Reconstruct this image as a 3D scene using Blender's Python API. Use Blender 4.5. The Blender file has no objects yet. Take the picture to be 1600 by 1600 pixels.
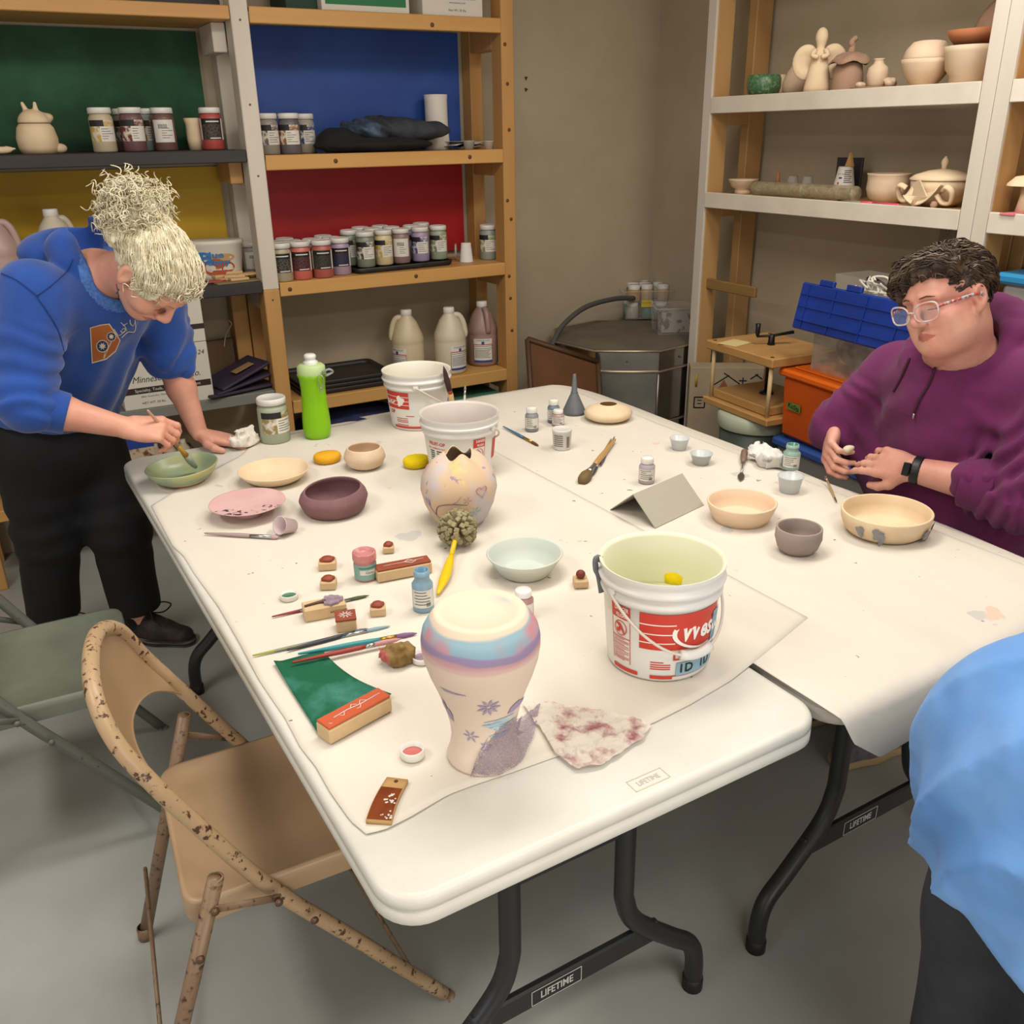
import bpy, math, random
import numpy as np
from mathutils import Vector, Matrix
random.seed(7); rng=np.random.default_rng(5)
S=bpy.context.scene; COL=S.collection; PI=math.pi
# ---------------------------------------------------------------- camera (level room, eye 1.61 m, pitched down 23 deg)
FPX=1412.0
nad=np.array([56.,3360.,FPX]); nad/=np.linalg.norm(nad); UP=-nad
AX=np.array([2700.,-615.,FPX]); AX-=UP*(AX@UP); AX/=np.linalg.norm(AX)
RW=np.array([AX,np.cross(UP,AX),UP]); EYE=np.array([0,0,1.61])
cd=bpy.data.cameras.new('camera'); cam=bpy.data.objects.new('camera',cd); COL.objects.link(cam)
M4=Matrix.Identity(4)
for i in range(3):
    M4[i][0]=RW[i,0]; M4[i][1]=-RW[i,1]; M4[i][2]=-RW[i,2]; M4[i][3]=EYE[i]
cam.matrix_world=M4; cd.sensor_width=36; cd.sensor_height=36; cd.lens=FPX/1600*36; cd.clip_start=.02
S.camera=cam
def _ray(x,y): return RW@np.array([x-800.,y-800.,FPX])
def Wz(x,y,z): r=_ray(x,y); return EYE+r*((z-EYE[2])/r[2])
def Wy(x,y,Y): r=_ray(x,y); return EYE+r*(Y/r[1])
def Wx(x,y,X): r=_ray(x,y); return EYE+r*(X/r[0])
def pj(P): v=RW.T@(np.array(P,float)-EYE); return v[:2]/v[2]*FPX+800
def ppm(P): return FPX/(RW.T@(np.array(P,float)-EYE))[2]
def zat(P,py):   # height above point P whose image row is py
    lo,hi=P[2]-.5,P[2]+1.5
    for _ in range(40):
        m=(lo+hi)/2
        if pj((P[0],P[1],m))[1]>py: lo=m
        else: hi=m
    return lo
# ---------------------------------------------------------------- materials
def lin(h):
    if not isinstance(h,str): return tuple(h)+((1,) if len(h)==3 else ())
    h=h.lstrip('#'); c=[int(h[i:i+2],16)/255 for i in (0,2,4)]
    return tuple(x/12.92 if x<=.04045 else ((x+.055)/1.055)**2.4 for x in c)+(1,)
_M={}
def mat(name,col,rough=.55,metal=0,col2=None,vs=6,st=(1,1,1),lo=.4,hi=.62,bump=0,bs=40,trans=0,ior=1.45,alpha=1,sss=0,det=4,spec=.5,kind='noise',fuzz=0,ssscol=None,bst=None,co='Object'):
    if name in _M: return _M[name]
    m=bpy.data.materials.new(name); m.use_nodes=True; nt=m.node_tree; N=nt.nodes; L=nt.links
    b=N['Principled BSDF']; b.inputs['Base Color'].default_value=lin(col)
    b.inputs['Roughness'].default_value=rough; b.inputs['Metallic'].default_value=metal
    b.inputs['Transmission Weight'].default_value=trans; b.inputs['IOR'].default_value=ior; b.inputs['Alpha'].default_value=alpha
    b.inputs['Specular IOR Level'].default_value=spec
    if sss:
        b.inputs['Subsurface Weight'].default_value=sss; b.inputs['Subsurface Radius'].default_value=ssscol or (.01,.004,.002); b.inputs['Subsurface Scale'].default_value=1
    if fuzz: b.inputs['Sheen Weight'].default_value=fuzz; b.inputs['Sheen Roughness'].default_value=.5
    if col2 or bump:
        tc=N.new('ShaderNodeTexCoord'); mp=N.new('ShaderNodeMapping'); L.new(tc.outputs[co],mp.inputs[0]); mp.inputs['Scale'].default_value=st
    if col2:
        if kind=='voronoi':
            t=N.new('ShaderNodeTexVoronoi'); t.feature='DISTANCE_TO_EDGE'; t.inputs['Scale'].default_value=vs; out=t.outputs['Distance']
        elif kind=='wave':
            t=N.new('ShaderNodeTexWave'); t.inputs['Scale'].default_value=vs; t.inputs['Distortion'].default_value=4; t.inputs['Detail'].default_value=3; t.bands_direction='Y' ; out=t.outputs['Color']
        else:
            t=N.new('ShaderNodeTexNoise'); t.inputs['Scale'].default_value=vs; t.inputs['Detail'].default_value=det; t.inputs['Roughness'].default_value=.6; out=t.outputs['Fac']
        L.new(mp.outputs[0],t.inputs['Vector'])
        r=N.new('ShaderNodeValToRGB'); r.color_ramp.elements[0].position=lo; r.color_ramp.elements[1].position=hi
        r.color_ramp.elements[0].color=lin(col); r.color_ramp.elements[1].color=lin(col2)
        L.new(out,r.inputs[0]); L.new(r.outputs[0],b.inputs['Base Color'])
    if bump:
        t2=N.new('ShaderNodeTexNoise'); t2.inputs['Scale'].default_value=bs; t2.inputs['Detail'].default_value=5
        if bst:
            mp2=N.new('ShaderNodeMapping'); mp2.inputs['Scale'].default_value=bst; L.new(tc.outputs[co],mp2.inputs[0]); L.new(mp2.outputs[0],t2.inputs['Vector'])
        else: L.new(mp.outputs[0],t2.inputs['Vector'])
        bp=N.new('ShaderNodeBump'); bp.inputs['Strength'].default_value=bump; bp.inputs['Distance'].default_value=.004
        L.new(t2.outputs['Fac'],bp.inputs['Height']); L.new(bp.outputs[0],b.inputs['Normal'])
    _M[name]=m; return m
# ---------------------------------------------------------------- geometry builder
class G:
    def __init__(s): s.v=[]; s.f=[]; s.m=[]; s.s=[]
    def add(s,vs,fs,mi=0,M=None,smooth=True):
        o=len(s.v)
        if M is not None: vs=[tuple(M@Vector(v)) for v in vs]
        s.v+= [tuple(v) for v in vs]
        for f in fs: s.f.append([i+o for i in f]); s.m.append(mi); s.s.append(smooth)
        return s
    def box(s,c,d,r=0,mi=0,M=None,taper=1):
        hx,hy,hz=d[0]/2,d[1]/2,d[2]/2; r=min(r,hx*.99,hy*.99,hz*.99)
        if r<=0:
            vs=[(c[0]+a*hx*(taper if e<0 else 1),c[1]+b*hy*(taper if e<0 else 1),c[2]+e*hz) for e in(-1,1) for b in(-1,1) for a in(-1,1)]
            return s.add(vs,[(0,2,3,1),(4,5,7,6),(0,1,5,4),(2,6,7,3),(0,4,6,2),(1,3,7,5)],mi,M,False)
        bm_v=[];fs=[];idx={}
        for a in(-1,1):
            for b in(-1,1):
                for e in(-1,1):
                    t=taper if e<0 else 1
                    for k in range(3):
                        p=[a*(hx-(0 if k==0 else r))*t,b*(hy-(0 if k==1 else r))*t,e*(hz-(0 if k==2 else r))]
                        idx[a,b,e,k]=len(bm_v); bm_v.append((c[0]+p[0],c[1]+p[1],c[2]+p[2]))
        I=idx
        for a in(-1,1):
            q=[I[a,-1,-1,0],I[a,1,-1,0],I[a,1,1,0],I[a,-1,1,0]]; fs.append(q if a>0 else q[::-1])
            q=[I[-1,a,-1,1],I[-1,a,1,1],I[1,a,1,1],I[1,a,-1,1]]; fs.append(q if a>0 else q[::-1])
            q=[I[-1,-1,a,2],I[1,-1,a,2],I[1,1,a,2],I[-1,1,a,2]]; fs.append(q if a>0 else q[::-1])
        for a in(-1,1):
            for b in(-1,1):
                q=[I[a,b,-1,0],I[a,b,1,0],I[a,b,1,1],I[a,b,-1,1]]; fs.append(q[::-1] if a*b<0 else q)
                q=[I[a,-1,b,0],I[a,-1,b,2],I[a,1,b,2],I[a,1,b,0]]; fs.append(q[::-1] if a*b>0 else q)
                q=[I[-1,a,b,1],I[-1,a,b,2],I[1,a,b,2],I[1,a,b,1]]; fs.append(q if a*b>0 else q[::-1])
                for e in(-1,1):
                    q=[I[a,b,e,0],I[a,b,e,1],I[a,b,e,2]]; fs.append(q if a*b*e>0 else q[::-1])
        return s.add(bm_v,fs,mi,M,False)
    def lathe(s,prof,n=32,mi=0,c=(0,0,0),sx=1,sy=1,M=None,fn=None,a0=0,a1=2*PI):
        full=abs(a1-a0-2*PI)<1e-6; k=n if full else n+1; vs=[];fs=[];rows=[]
        for (r,z) in prof:
            if r<1e-6: rows.append([len(vs)]); vs.append((c[0],c[1],c[2]+z)); continue
            row=[]
            for i in range(k):
                a=a0+(a1-a0)*i/n; rr,zz=(r,z) if fn is None else fn(r,z,a)
                row.append(len(vs)); vs.append((c[0]+rr*sx*math.cos(a),c[1]+rr*sy*math.sin(a),c[2]+zz))
            rows.append(row)
        for A,B in zip(rows,rows[1:]):
            for i in range(n):
                j=(i+1)%k
                if len(A)==1 and len(B)==1: continue
                if len(A)==1: fs.append((A[0],B[j],B[i]))
                elif len(B)==1: fs.append((A[i],A[j],B[0]))
                else: fs.append((A[i],A[j],B[j],B[i]))
        return s.add(vs,fs,mi,M,True)
    def tube(s,pts,r,n=8,mi=0,M=None,cap=True,flat=1,ref=None):
        P=[np.array(p,float) for p in pts]; k=len(P); R=r if hasattr(r,'__len__') else [r]*k
        vs=[];fs=[];prev=None
        for i in range(k):
            t=P[min(i+1,k-1)]-P[max(i-1,0)]; t/= (np.linalg.norm(t)+1e-12)
            if prev is None:
                a=np.array(ref,float) if ref is not None else (np.array([0,0,1.]) if abs(t[2])<.9 else np.array([1.,0,0]))
            else: a=prev
            u=a-t*(a@t); u/=np.linalg.norm(u)+1e-12; prev=u; w=np.cross(t,u)
            for j in range(n):
                g=2*PI*j/n; vs.append(tuple(P[i]+R[i]*(flat*math.cos(g)*u+math.sin(g)*w)))
        for i in range(k-1):
            for j in range(n):
                q=(j+1)%n; fs.append((i*n+j,i*n+q,(i+1)*n+q,(i+1)*n+j))
        if cap: fs.append(tuple(range(n))[::-1]); fs.append(tuple((k-1)*n+j for j in range(n)))
        return s.add(vs,fs,mi,M,True)
    def prism(s,poly,z0,z1,mi=0,M=None,smooth=False,mt=None):
        n=len(poly); vs=[(x,y,z0) for x,y in poly]+[(x,y,z1) for x,y in poly]
        s.add(vs,[tuple(range(n))[::-1]]+[(i,(i+1)%n,(i+1)%n+n,i+n) for i in range(n)],mi,M,smooth)
        return s.add([(x,y,z1) for x,y in poly],[tuple(range(n))],mi if mt is None else mt,M,False)
    def grid(s,P,mi=0,M=None,thick=0,smooth=True):
        h,w=len(P),len(P[0]); vs=[p for r in P for p in r]
        fs=[(i*w+j,i*w+j+1,(i+1)*w+j+1,(i+1)*w+j) for i in range(h-1) for j in range(w-1)]
        if thick:
            o=len(vs); vs=vs+[(p[0],p[1],p[2]-thick) for p in vs]
            fs+= [tuple(k+o for k in f)[::-1] for f in list(fs)]
            for j in range(w-1): fs+= [(j+1,j,j+o,j+1+o),((h-1)*w+j,(h-1)*w+j+1,(h-1)*w+j+1+o,(h-1)*w+j+o)]
            for i in range(h-1): fs+= [(i*w,(i+1)*w,(i+1)*w+o,i*w+o),((i+1)*w+w-1,i*w+w-1,i*w+w-1+o,(i+1)*w+w-1+o)]
        return s.add(vs,fs,mi,M,smooth)
    def patch(s,r0,r1,z0,z1,a0,a1,mi=0,n=10,c=(0,0,0),eps=.0006,M=None,m=1):  # curved label on a cone, facing -Y at a=0
        rows=[]
        for i in range(m+1):
            t=i/m; rows.append([(c[0]+(r0+(r1-r0)*t+eps)*math.sin(a0+(a1-a0)*j/n),c[1]-(r0+(r1-r0)*t+eps)*math.cos(a0+(a1-a0)*j/n),c[2]+z0+(z1-z0)*t) for j in range(n+1)])
        return s.grid(rows,mi,M)
    def obj(s,name,mats,parent=None,loc=None,rz=0,sub=0,ang=None):
        me=bpy.data.meshes.new(name); me.from_pydata(s.v,[],s.f); 
        if not isinstance(mats,(list,tuple)): mats=[mats]
        for m in mats: me.materials.append(m)
        me.polygons.foreach_set('material_index',s.m); me.polygons.foreach_set('use_smooth',s.s); me.update()
        if ang: me.set_sharp_from_angle(angle=math.radians(ang))
        o=bpy.data.objects.new(name,me); COL.objects.link(o)
        if parent is not None: o.parent=parent
        if loc is not None: o.location=tuple(loc)
        o.rotation_euler=(0,0,rz)
        if sub: md=o.modifiers.new('sub','SUBSURF'); md.levels=sub; md.render_levels=sub
        return o
def tag(o,label,cat,group=None,kind=None):
    o['label']=label; o['category']=cat
    if group: o['group']=group
    if kind: o['kind']=kind
    return o
def thing(name,label,cat,loc=(0,0,0),rz=0,group=None,rot=None):
    o=bpy.data.objects.new(name,None); COL.objects.link(o); o.location=tuple(loc); o.rotation_euler=rot or (0,0,rz); o.empty_display_size=.05
    return tag(o,label,cat,group)
def struct(o,kind='structure'): o['kind']=kind; return o
# text as mesh; bend=(R,) wraps it on a cylinder about Z facing -Y ; otherwise flat in matrix M (local x right, y up, z out)
def text(s,size,m,parent,M=None,bend=None,z=0,ang=0,name='lettering',shear=0,bold=0,align='CENTER',sx=1,cone=0):
    cu=bpy.data.curves.new('t','FONT'); cu.body=s; cu.size=size; cu.align_x=align; cu.align_y='CENTER'; cu.shear=shear; cu.offset=bold*size; cu.resolution_u=2
    to=bpy.data.objects.new('t',cu); COL.objects.link(to)
    dg=bpy.context.evaluated_depsgraph_get(); me=bpy.data.meshes.new_from_object(to.evaluated_get(dg))
    bpy.data.objects.remove(to); bpy.data.curves.remove(cu)
    me.name=name; me.materials.clear(); me.materials.append(m)
    for v in me.vertices:
        x,y=v.co.x*sx,v.co.y
        if bend:
            R=bend+cone*y; a=ang+x/bend; v.co=(R*math.sin(a),-R*math.cos(a),z+y)
        else: v.co=M@Vector((x,y,0))
    o=bpy.data.objects.new(name,me); COL.objects.link(o)
    if parent is not None: o.parent=parent
    return o
def frame(o,x,y):  # matrix from origin, x axis, y axis
    x=Vector(x).normalized(); y=Vector(y); y=(y-x*x.dot(y)).normalized(); z=x.cross(y)
    M=Matrix.Identity(4)
    for i in range(3): M[i][0]=x[i]; M[i][1]=y[i]; M[i][2]=z[i]; M[i][3]=o[i]
    return M
def spl(pts,n=8):  # catmull-rom
    P=[np.array(p,float) for p in pts]; P=[2*P[0]-P[1]]+P+[2*P[-1]-P[-2]]; out=[]
    for i in range(1,len(P)-2):
        for k in range(n):
            t=k/n; a,b,c,d=P[i-1:i+3]
            out.append(.5*((2*b)+(-a+c)*t+(2*a-5*b+4*c-d)*t*t+(-a+3*b-3*c+d)*t**3))
    out.append(P[-2]); return out
# ---------------------------------------------------------------- SDF bodies
def vnoise(P,sc,seed=0):
    Q=P*sc+seed*17.31; I=np.floor(Q).astype(np.int64); F=Q-I; F=F*F*(3-2*F)
    def h(a,b,c): 
        n=(a*73856093)^(b*19349663)^(c*83492791); n=(n^(n>>13))*1274126177; return ((n^(n>>16))&0xffff)/65535.
    x,y,z=I[:,0],I[:,1],I[:,2]; fx,fy,fz=F[:,0],F[:,1],F[:,2]
    l=lambda a,b,t:a+(b-a)*t
    return l(l(l(h(x,y,z),h(x+1,y,z),fx),l(h(x,y+1,z),h(x+1,y+1,z),fx),fy),l(l(h(x,y,z+1),h(x+1,y,z+1),fx),l(h(x,y+1,z+1),h(x+1,y+1,z+1),fx),fy),fz)-.5
def smin(a,b,k):
    h=np.clip(.5+.5*(b-a)/k,0,1); return b+(a-b)*h-k*h*(1-h)
def smax(a,b,k): return -smin(-a,-b,k)
def sd_cap(P,a,b,r1,r2,flat=None):
    a=np.array(a,float); b=np.array(b,float); d=b-a; t=np.clip(((P-a)@d)/(d@d+1e-12),0,1)
    o=P-a-t[:,None]*d
    if flat is not None:
        w=np.array(flat[0],float); w/=np.linalg.norm(w); o=o+((o@w)*(flat[1]-1))[:,None]*w
    return np.linalg.norm(o,axis=1)-(r1+(r2-r1)*t)
def sd_ell(P,c,r,R=None):
    Q=P-np.array(c,float)
    if R is not None: Q=Q@np.array(R,float)      # columns = local axes
    r=np.array(r,float); k0=np.linalg.norm(Q/r,axis=1); k1=np.linalg.norm(Q/(r*r),axis=1)+1e-9
    return k0*(k0-1)/k1
def nets(F,lo,hi,h):
    lo=np.array(lo,float); n=np.ceil((np.array(hi)-lo)/h).astype(int)+2
    D=np.full(tuple(n),1.0); bs=8
    nb=np.ceil(n/bs).astype(int); gi=np.stack(np.meshgrid(*[np.arange(k) for k in nb],indexing='ij'),-1).reshape(-1,3)
    cen=lo+(gi*bs+bs/2)*h; d=F(cen); act=gi[np.abs(d)<bs*h*1.05+.02]; far=gi[d<-(bs*h*1.05+.02)+0*d]
    for g in far: a=g*bs; D[a[0]:a[0]+bs,a[1]:a[1]+bs,a[2]:a[2]+bs]=-1
    off=np.stack(np.meshgrid(*[np.arange(bs)]*3,indexing='ij'),-1).reshape(-1,3)
    for k in range(0,len(act),1500):
        I=(act[k:k+1500,None,:]*bs+off[None]).reshape(-1,3); ok=(I<n).all(1); I=I[ok]
        D[I[:,0],I[:,1],I[:,2]]=F(lo+I*h)
    s=D<0; c=np.zeros(tuple(n-1),int)
    for a in(0,1):
        for b in(0,1):
            for e in(0,1): c+=s[a:n[0]-1+a,b:n[1]-1+b,e:n[2]-1+e]
    cells=np.argwhere((c>0)&(c<8)); vid=np.full(tuple(n-1),-1); vid[tuple(cells.T)]=np.arange(len(cells))
    acc=np.zeros((len(cells),3)); cnt=np.zeros(len(cells))
    cr=[(0,0,0),(1,0,0),(0,1,0),(0,0,1),(1,1,0),(1,0,1),(0,1,1),(1,1,1)]
    for A in cr:
        for ax in range(3):
            if A[ax]: continue
            B=list(A); B[ax]=1
            da=D[tuple((cells+A).T)]; db=D[tuple((cells+np.array(B)).T)]; m=(da<0)!=(db<0)
            t=np.where(m,da/(da-db+1e-20*(da==db)),0); p=np.tile(np.array(A,float),(len(cells),1)); p[:,ax]=t
            acc[m]+=p[m]; cnt[m]+=1
    V=lo+(cells+acc/cnt[:,None])*h; Fc=[]
    for ax in range(3):
        sl0=[slice(None)]*3; sl1=[slice(None)]*3; sl0[ax]=slice(0,-1); sl1[ax]=slice(1,None)
        e=np.argwhere(s[tuple(sl0)]!=s[tuple(sl1)]); u,v=(ax+1)%3,(ax+2)%3
        e=e[(e[:,u]>0)&(e[:,v]>0)&(e[:,u]<n[u]-1)&(e[:,v]<n[v]-1)]
        def g(du,dv): q=e.copy(); q[:,u]-=du; q[:,v]-=dv; return vid[tuple(q.T)]
        q=np.stack([g(0,0),g(1,0),g(1,1),g(0,1)],1); fl=s[tuple(e.T)]; q[~fl]=q[~fl][:,::-1]
        Fc.append(q)
    return V,np.concatenate(Fc)
def sdf_obj(name,F,lo,hi,h,mats,parent=None,mfn=None,smooth=1,loc=None,rz=0):
    V,Q=nets(F,lo,hi,h); me=bpy.data.meshes.new(name)
    me.from_pydata(V.tolist(),[],Q.tolist())
    if not isinstance(mats,(list,tuple)): mats=[mats]
    for m in mats: me.materials.append(m)
    me.polygons.foreach_set('use_smooth',[True]*len(Q))
    if mfn is not None: me.polygons.foreach_set('material_index',mfn(V[Q].mean(1)).astype(int).tolist())
    me.update(); o=bpy.data.objects.new(name,me); COL.objects.link(o)
    if parent is not None: o.parent=parent
    if loc is not None: o.location=tuple(loc)
    o.rotation_euler=(0,0,rz)
    if smooth: md=o.modifiers.new('smooth','CORRECTIVE_SMOOTH' if 0 else 'SMOOTH'); md.factor=.5; md.iterations=smooth
    return o
# ---------------------------------------------------------------- room
XW,YB,ZC=3.19,4.08,2.75; XL,YN=-2.4,-1.7
wallm=mat('wall_paint','#b2a48c',.85,col2='#ab9d84',vs=2.2,bump=.12,bs=90)
floorm=mat('painted_concrete','#a3a49f',.42,col2='#979892',vs=2.5,lo=.35,hi=.7,bump=.08,bs=14)
ceilm=mat('ceiling_paint','#e6e1d6',.9)
def quad(name,pts,m): return struct(G().add(pts,[(0,1,2,3)],0,None,False).obj(name,m))
quad('floor',[(XL,YN,0),(XW,YN,0),(XW,YB,0),(XL,YB,0)],floorm)
quad('ceiling',[(XL,YN,ZC),(XL,YB,ZC),(XW,YB,ZC),(XW,YN,ZC)],ceilm)
quad('wall_back',[(XL,YB,0),(XW,YB,0),(XW,YB,ZC),(XL,YB,ZC)],wallm)
quad('wall_right',[(XW,YB,0),(XW,YN,0),(XW,YN,ZC),(XW,YB,ZC)],wallm)
wl=mat('pale_wall_paint','#cfc7b8',.85); quad('wall_left',[(XL,YN,0),(XL,YB,0),(XL,YB,ZC),(XL,YN,ZC)],wl)
quad('wall_front',[(XW,YN,0),(XL,YN,0),(XL,YN,ZC),(XW,YN,ZC)],wl)
# lamps: fluorescent troffers in the ceiling, a cool doorway glow from the left rear, an added front fill
def area(loc,sx,sy,e,col,rot=(0,0,0)):
    l=bpy.data.lights.new('area_light','AREA'); l.shape='RECTANGLE'; l.size=sx; l.size_y=sy; l.energy=e; l.color=col
    o=bpy.data.objects.new('area_light',l); COL.objects.link(o); o.location=loc; o.rotation_euler=rot
WARM=(1,.95,.885)
area((.9,1.75,2.72),1.2,.4,38,WARM); area((.9,-.4,2.72),1.2,.4,34,WARM)
area((2.25,1.6,2.72),.4,1.2,30,WARM); area((-1.1,1.4,2.72),.4,1.2,36,WARM)
area((-2.2,.3,1.4),1.2,1.2,16,(.72,.84,1),(0,-PI/2,0))
area((.5,-1.6,1.0),2.2,1.5,46,(1,.95,.9),(PI/2,0,0))  # soft fill added behind the camera to lift fronts and the under-table floor
w=bpy.data.worlds.new('world'); S.world=w; w.use_nodes=True; w.node_tree.nodes['Background'].inputs[0].default_value=(.9,.85,.8,1); w.node_tree.nodes['Background'].inputs[1].default_value=.1
S.view_settings.view_transform='Standard'; S.view_settings.look='None'; S.view_settings.exposure=-.33; S.view_settings.gamma=1
S.cycles.use_denoising=True; S.cycles.max_bounces=8; S.cycles.transparent_max_bounces=12; S.cycles.caustics_reflective=False; S.cycles.caustics_refractive=False
# ---------------------------------------------------------------- shelving
pine=mat('pine','#c09258',.5,col2='#aa7c45',vs=5,st=(1,1,.08),lo=.35,hi=.7,bump=.1,bs=60)
pineX=mat('pine_board','#c99a5a',.5,col2='#b38447',vs=5,st=(.08,1,1),lo=.35,hi=.7,bump=.1,bs=60)
pineR=mat('pine_right_frame','#bb925f',.55,col2='#a67e4c',vs=5,st=(1,1,.08),lo=.35,hi=.7)
whitep=mat('white_painted_wood','#cfc6b8',.6,col2='#bfb5a6',vs=4,st=(1,1,.1),lo=.35,hi=.75,bump=.15,bs=50)
whitepY=mat('white_painted_board','#d8d0c0',.6,col2='#c6bcab',vs=4,st=(1,.1,1),lo=.35,hi=.75,bump=.15,bs=50)
blackp=mat('black_stained_board','#2b2727',.6,col2='#3d3938',vs=6,st=(.06,1,1),lo=.4,hi=.7,bump=.2,bs=40)
greyp=mat('grey_painted_board','#77776f',.6)
knot=mat('knot','#5d3a1e',.6); screw=mat('screw_head','#6f6a62',.4,.6)
greenp=mat('chalk_green','#153f24',.75,col2='#2e6244',vs=3.2,lo=.42,hi=.78,det=9)
yellowp=mat('yellow_panel_paint','#b58f14',.6); redp=mat('red_panel_paint','#9a1016',.5); bluep=mat('blue_panel_paint','#1d418c',.5,col2='#254c98',vs=3)
YF=3.70
# orange bay: x .955..2.125, left bay: -0.2..0.92
def post(x0,x1,y0,y1,z0,z1,m,parent,name='post',mi2=None):
    return G().box(((x0+x1)/2,(y0+y1)/2,(z0+z1)/2),(x1-x0,y1-y0,z1-z0),.003).obj(name,m,parent)
ob=thing('shelving_unit','pine shelving with orange-stained boards and blue and red back panels','shelving',(1.52,3.9,0))
ob_o=np.array([1.52,3.9,0])
def L(p,o): return (p[0]-o[0],p[1]-o[1],p[2]-o[2])
def bx(x0,x1,y0,y1,z0,z1,m,parent,name,o,r=.003):
    return G().box(((x0+x1)/2-o[0],(y0+y1)/2-o[1],(z0+z1)/2-o[2]),(x1-x0,y1-y0,z1-z0),r).obj(name,m,parent)
# half-painted left front post : white above, bare pine below
g=G(); g.box((.985-1.52,3.745-3.9,1.84),(.065,.09,1.60),.003,0); g.box((.985-1.52,3.745-3.9,.52),(.065,.09,1.04),.003,1)
pst=g.obj('post',[whitep,pine],ob); pst['label']='front post painted white above and bare below'
bx(2.065,2.125,YF,YF+.09,0,2.64,pine,ob,'post',ob_o)
bx(2.065,2.125,3.99,4.07,0,2.64,pine,ob,'post',ob_o)
g=G(); g.box((.985-1.52,4.03-3.9,1.84),(.065,.08,1.60),.003,0); g.box((.985-1.52,4.03-3.9,.52),(.065,.08,1.04),.003,1); g.obj('post',[whitep,pine],ob)
SH=[.57,1.062,1.542,2.045]
for z in SH:
    bx(1.02,2.065,YF+.005,YF+.045,z-.05,z-.018,pineX,ob,'shelf_rail',ob_o); 
    bx(1.02,2.065,YF,4.05,z-.018,z,pineX,ob,'shelf_board',ob_o,.002)
    bx(1.02,2.065,YF-.001,YF+.02,z-.054,z+.001,pineX,ob,'front_edge',ob_o)
    bx(2.066,2.124,YF+.091,3.989,z-.11,z-.02,pine,ob,'side_brace',ob_o)
    bx(.955,1.015,YF+.091,3.989,z-.11,z-.02,whitep if z>1 else pine,ob,'side_brace',ob_o)
bx(1.02,2.04,4.055,4.067,1.545,2.02,bluep,ob,'blue_panel',ob_o,0)
bx(1.02,2.04,4.055,4.067,1.09,1.49,redp,ob,'red_panel',ob_o,0)
g=G()
for (x,z) in ((1.3,1.515),(1.62,1.04),(1.9,1.515),(1.06,1.035),(1.75,2.01)):
    g.lathe([(0,0),(.009,0),(.008,.001),(0,.0012)],12,0,M=frame((x-1.52,YF-.0015-3.9,z),(1,0,0),(0,0,1)))
for z in (.9,1.0,1.25,1.33,1.62,1.8,1.95,.75): g.lathe([(0,0),(.008,0),(.007,.001),(0,.0012)],12,0,M=frame((2.095+random.uniform(-.015,.015)-1.52,YF-.0005-3.9,z),(1,0,0),(0,0,1)))
g.obj('knot',knot,ob)['kind']='stuff'
g=G()
for z in (2.0,1.72,1.47,1.0,.6): g.lathe([(0,0),(.004,0),(.004,.0012),(0,.0014)],10,0,M=frame((.985-1.52,YF-.0005-3.9,z),(1,0,0),(0,0,1)))
g.obj('screw',screw,ob)['kind']='stuff'
lb=thing('shelving_unit','black-board shelving with green and yellow back panels behind the woman in blue','shelving',(.36,3.9,0)); lo_=np.array([.36,3.9,0])
for x0 in (-.235,):
    bx(x0,x0+.06,YF,YF+.09,0,2.64,pine,lb,'post',lo_); bx(x0,x0+.06,3.99,4.07,0,2.64,pine,lb,'post',lo_)
for z,m in ((.32,pineX),(.63,greyp),(1.075,blackp),(1.565,blackp),(2.045,pineX)):
    bx(-.172,.95,YF,4.05,z-.045,z,m,lb,'shelf_board',lo_)
bx(-.172,.95,YF+.12,4.05,2.046,2.075,blackp,lb,'shelf_board',lo_)
bx(.90,.95,YF+.091,3.989,1.44,1.52,pine,lb,'side_brace',lo_); bx(.90,.95,YF+.091,3.989,1.9,1.999,whitep,lb,'side_brace',lo_)
bx(.88,.945,3.975,4.05,.63,1.03,pine,lb,'post',lo_)
bx(-.17,.90,4.055,4.067,1.57,1.99,greenp,lb,'green_panel',lo_,0); bx(-.17,.92,4.055,4.067,1.17,1.5,yellowp,lb,'yellow_panel',lo_,0)
bx(-.17,.92,4.05,4.068,1.12,1.165,pineX,lb,'rail',lo_)
# right shelving, two units side by side, turned slightly off the wall
RS=Wx(1105,300,2.862); RE=Wz(1505,328,RS[2]); d=RE-RS; ang=math.atan2(d[1],d[0])
RL=float(np.linalg.norm(d[:2]))
def rs_local(P):  # world -> local (x along shelf towards viewer, y into the wall)
    q=np.array(P)-RS; c,s=math.cos(ang),math.sin(ang); return np.array([c*q[0]+s*q[1],-s*q[0]+c*q[1],P[2]])
def rs_world(x,y,z): c,s=math.cos(ang),math.sin(ang); return np.array([RS[0]+c*x-s*y,RS[1]+s*x+c*y,z])
ru=thing('shelving_unit','white-fronted pine shelving of pots on the right wall','shelving',(RS[0],RS[1],0),ang)
RD=.30
ZR=[Wx(1118,152,2.875)[2]-.0,RS[2]]   # undersides of the front boards top
def runit(root,x0,x1,shelves,left=True,right=True):
    Z0=(0,0,0)
    xs=[]
    if left: xs.append((x0-.05,x0,1))
    if right: xs.append((x1,x1+.05,-1))
    for a,b,sd in xs:
        bx(a,b,-.012,0,0,2.6,whitep,root,'front_strip',Z0,.001)
        bx(a,b,.001,.09,0,2.6,pineR,root,'post',Z0); bx(a,b,RD-.09,RD,0,2.6,pineR,root,'post',Z0)
    for z in shelves:
        bx(x0+.002,x1-.002,-.014,.006,z-.052,z+.012,whitepY,root,'front_board',Z0,.002)
        bx(x0+.002,x1-.002,.007,RD,z-.012,z+.006,pineR,root,'shelf_board',Z0,.001)
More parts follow.
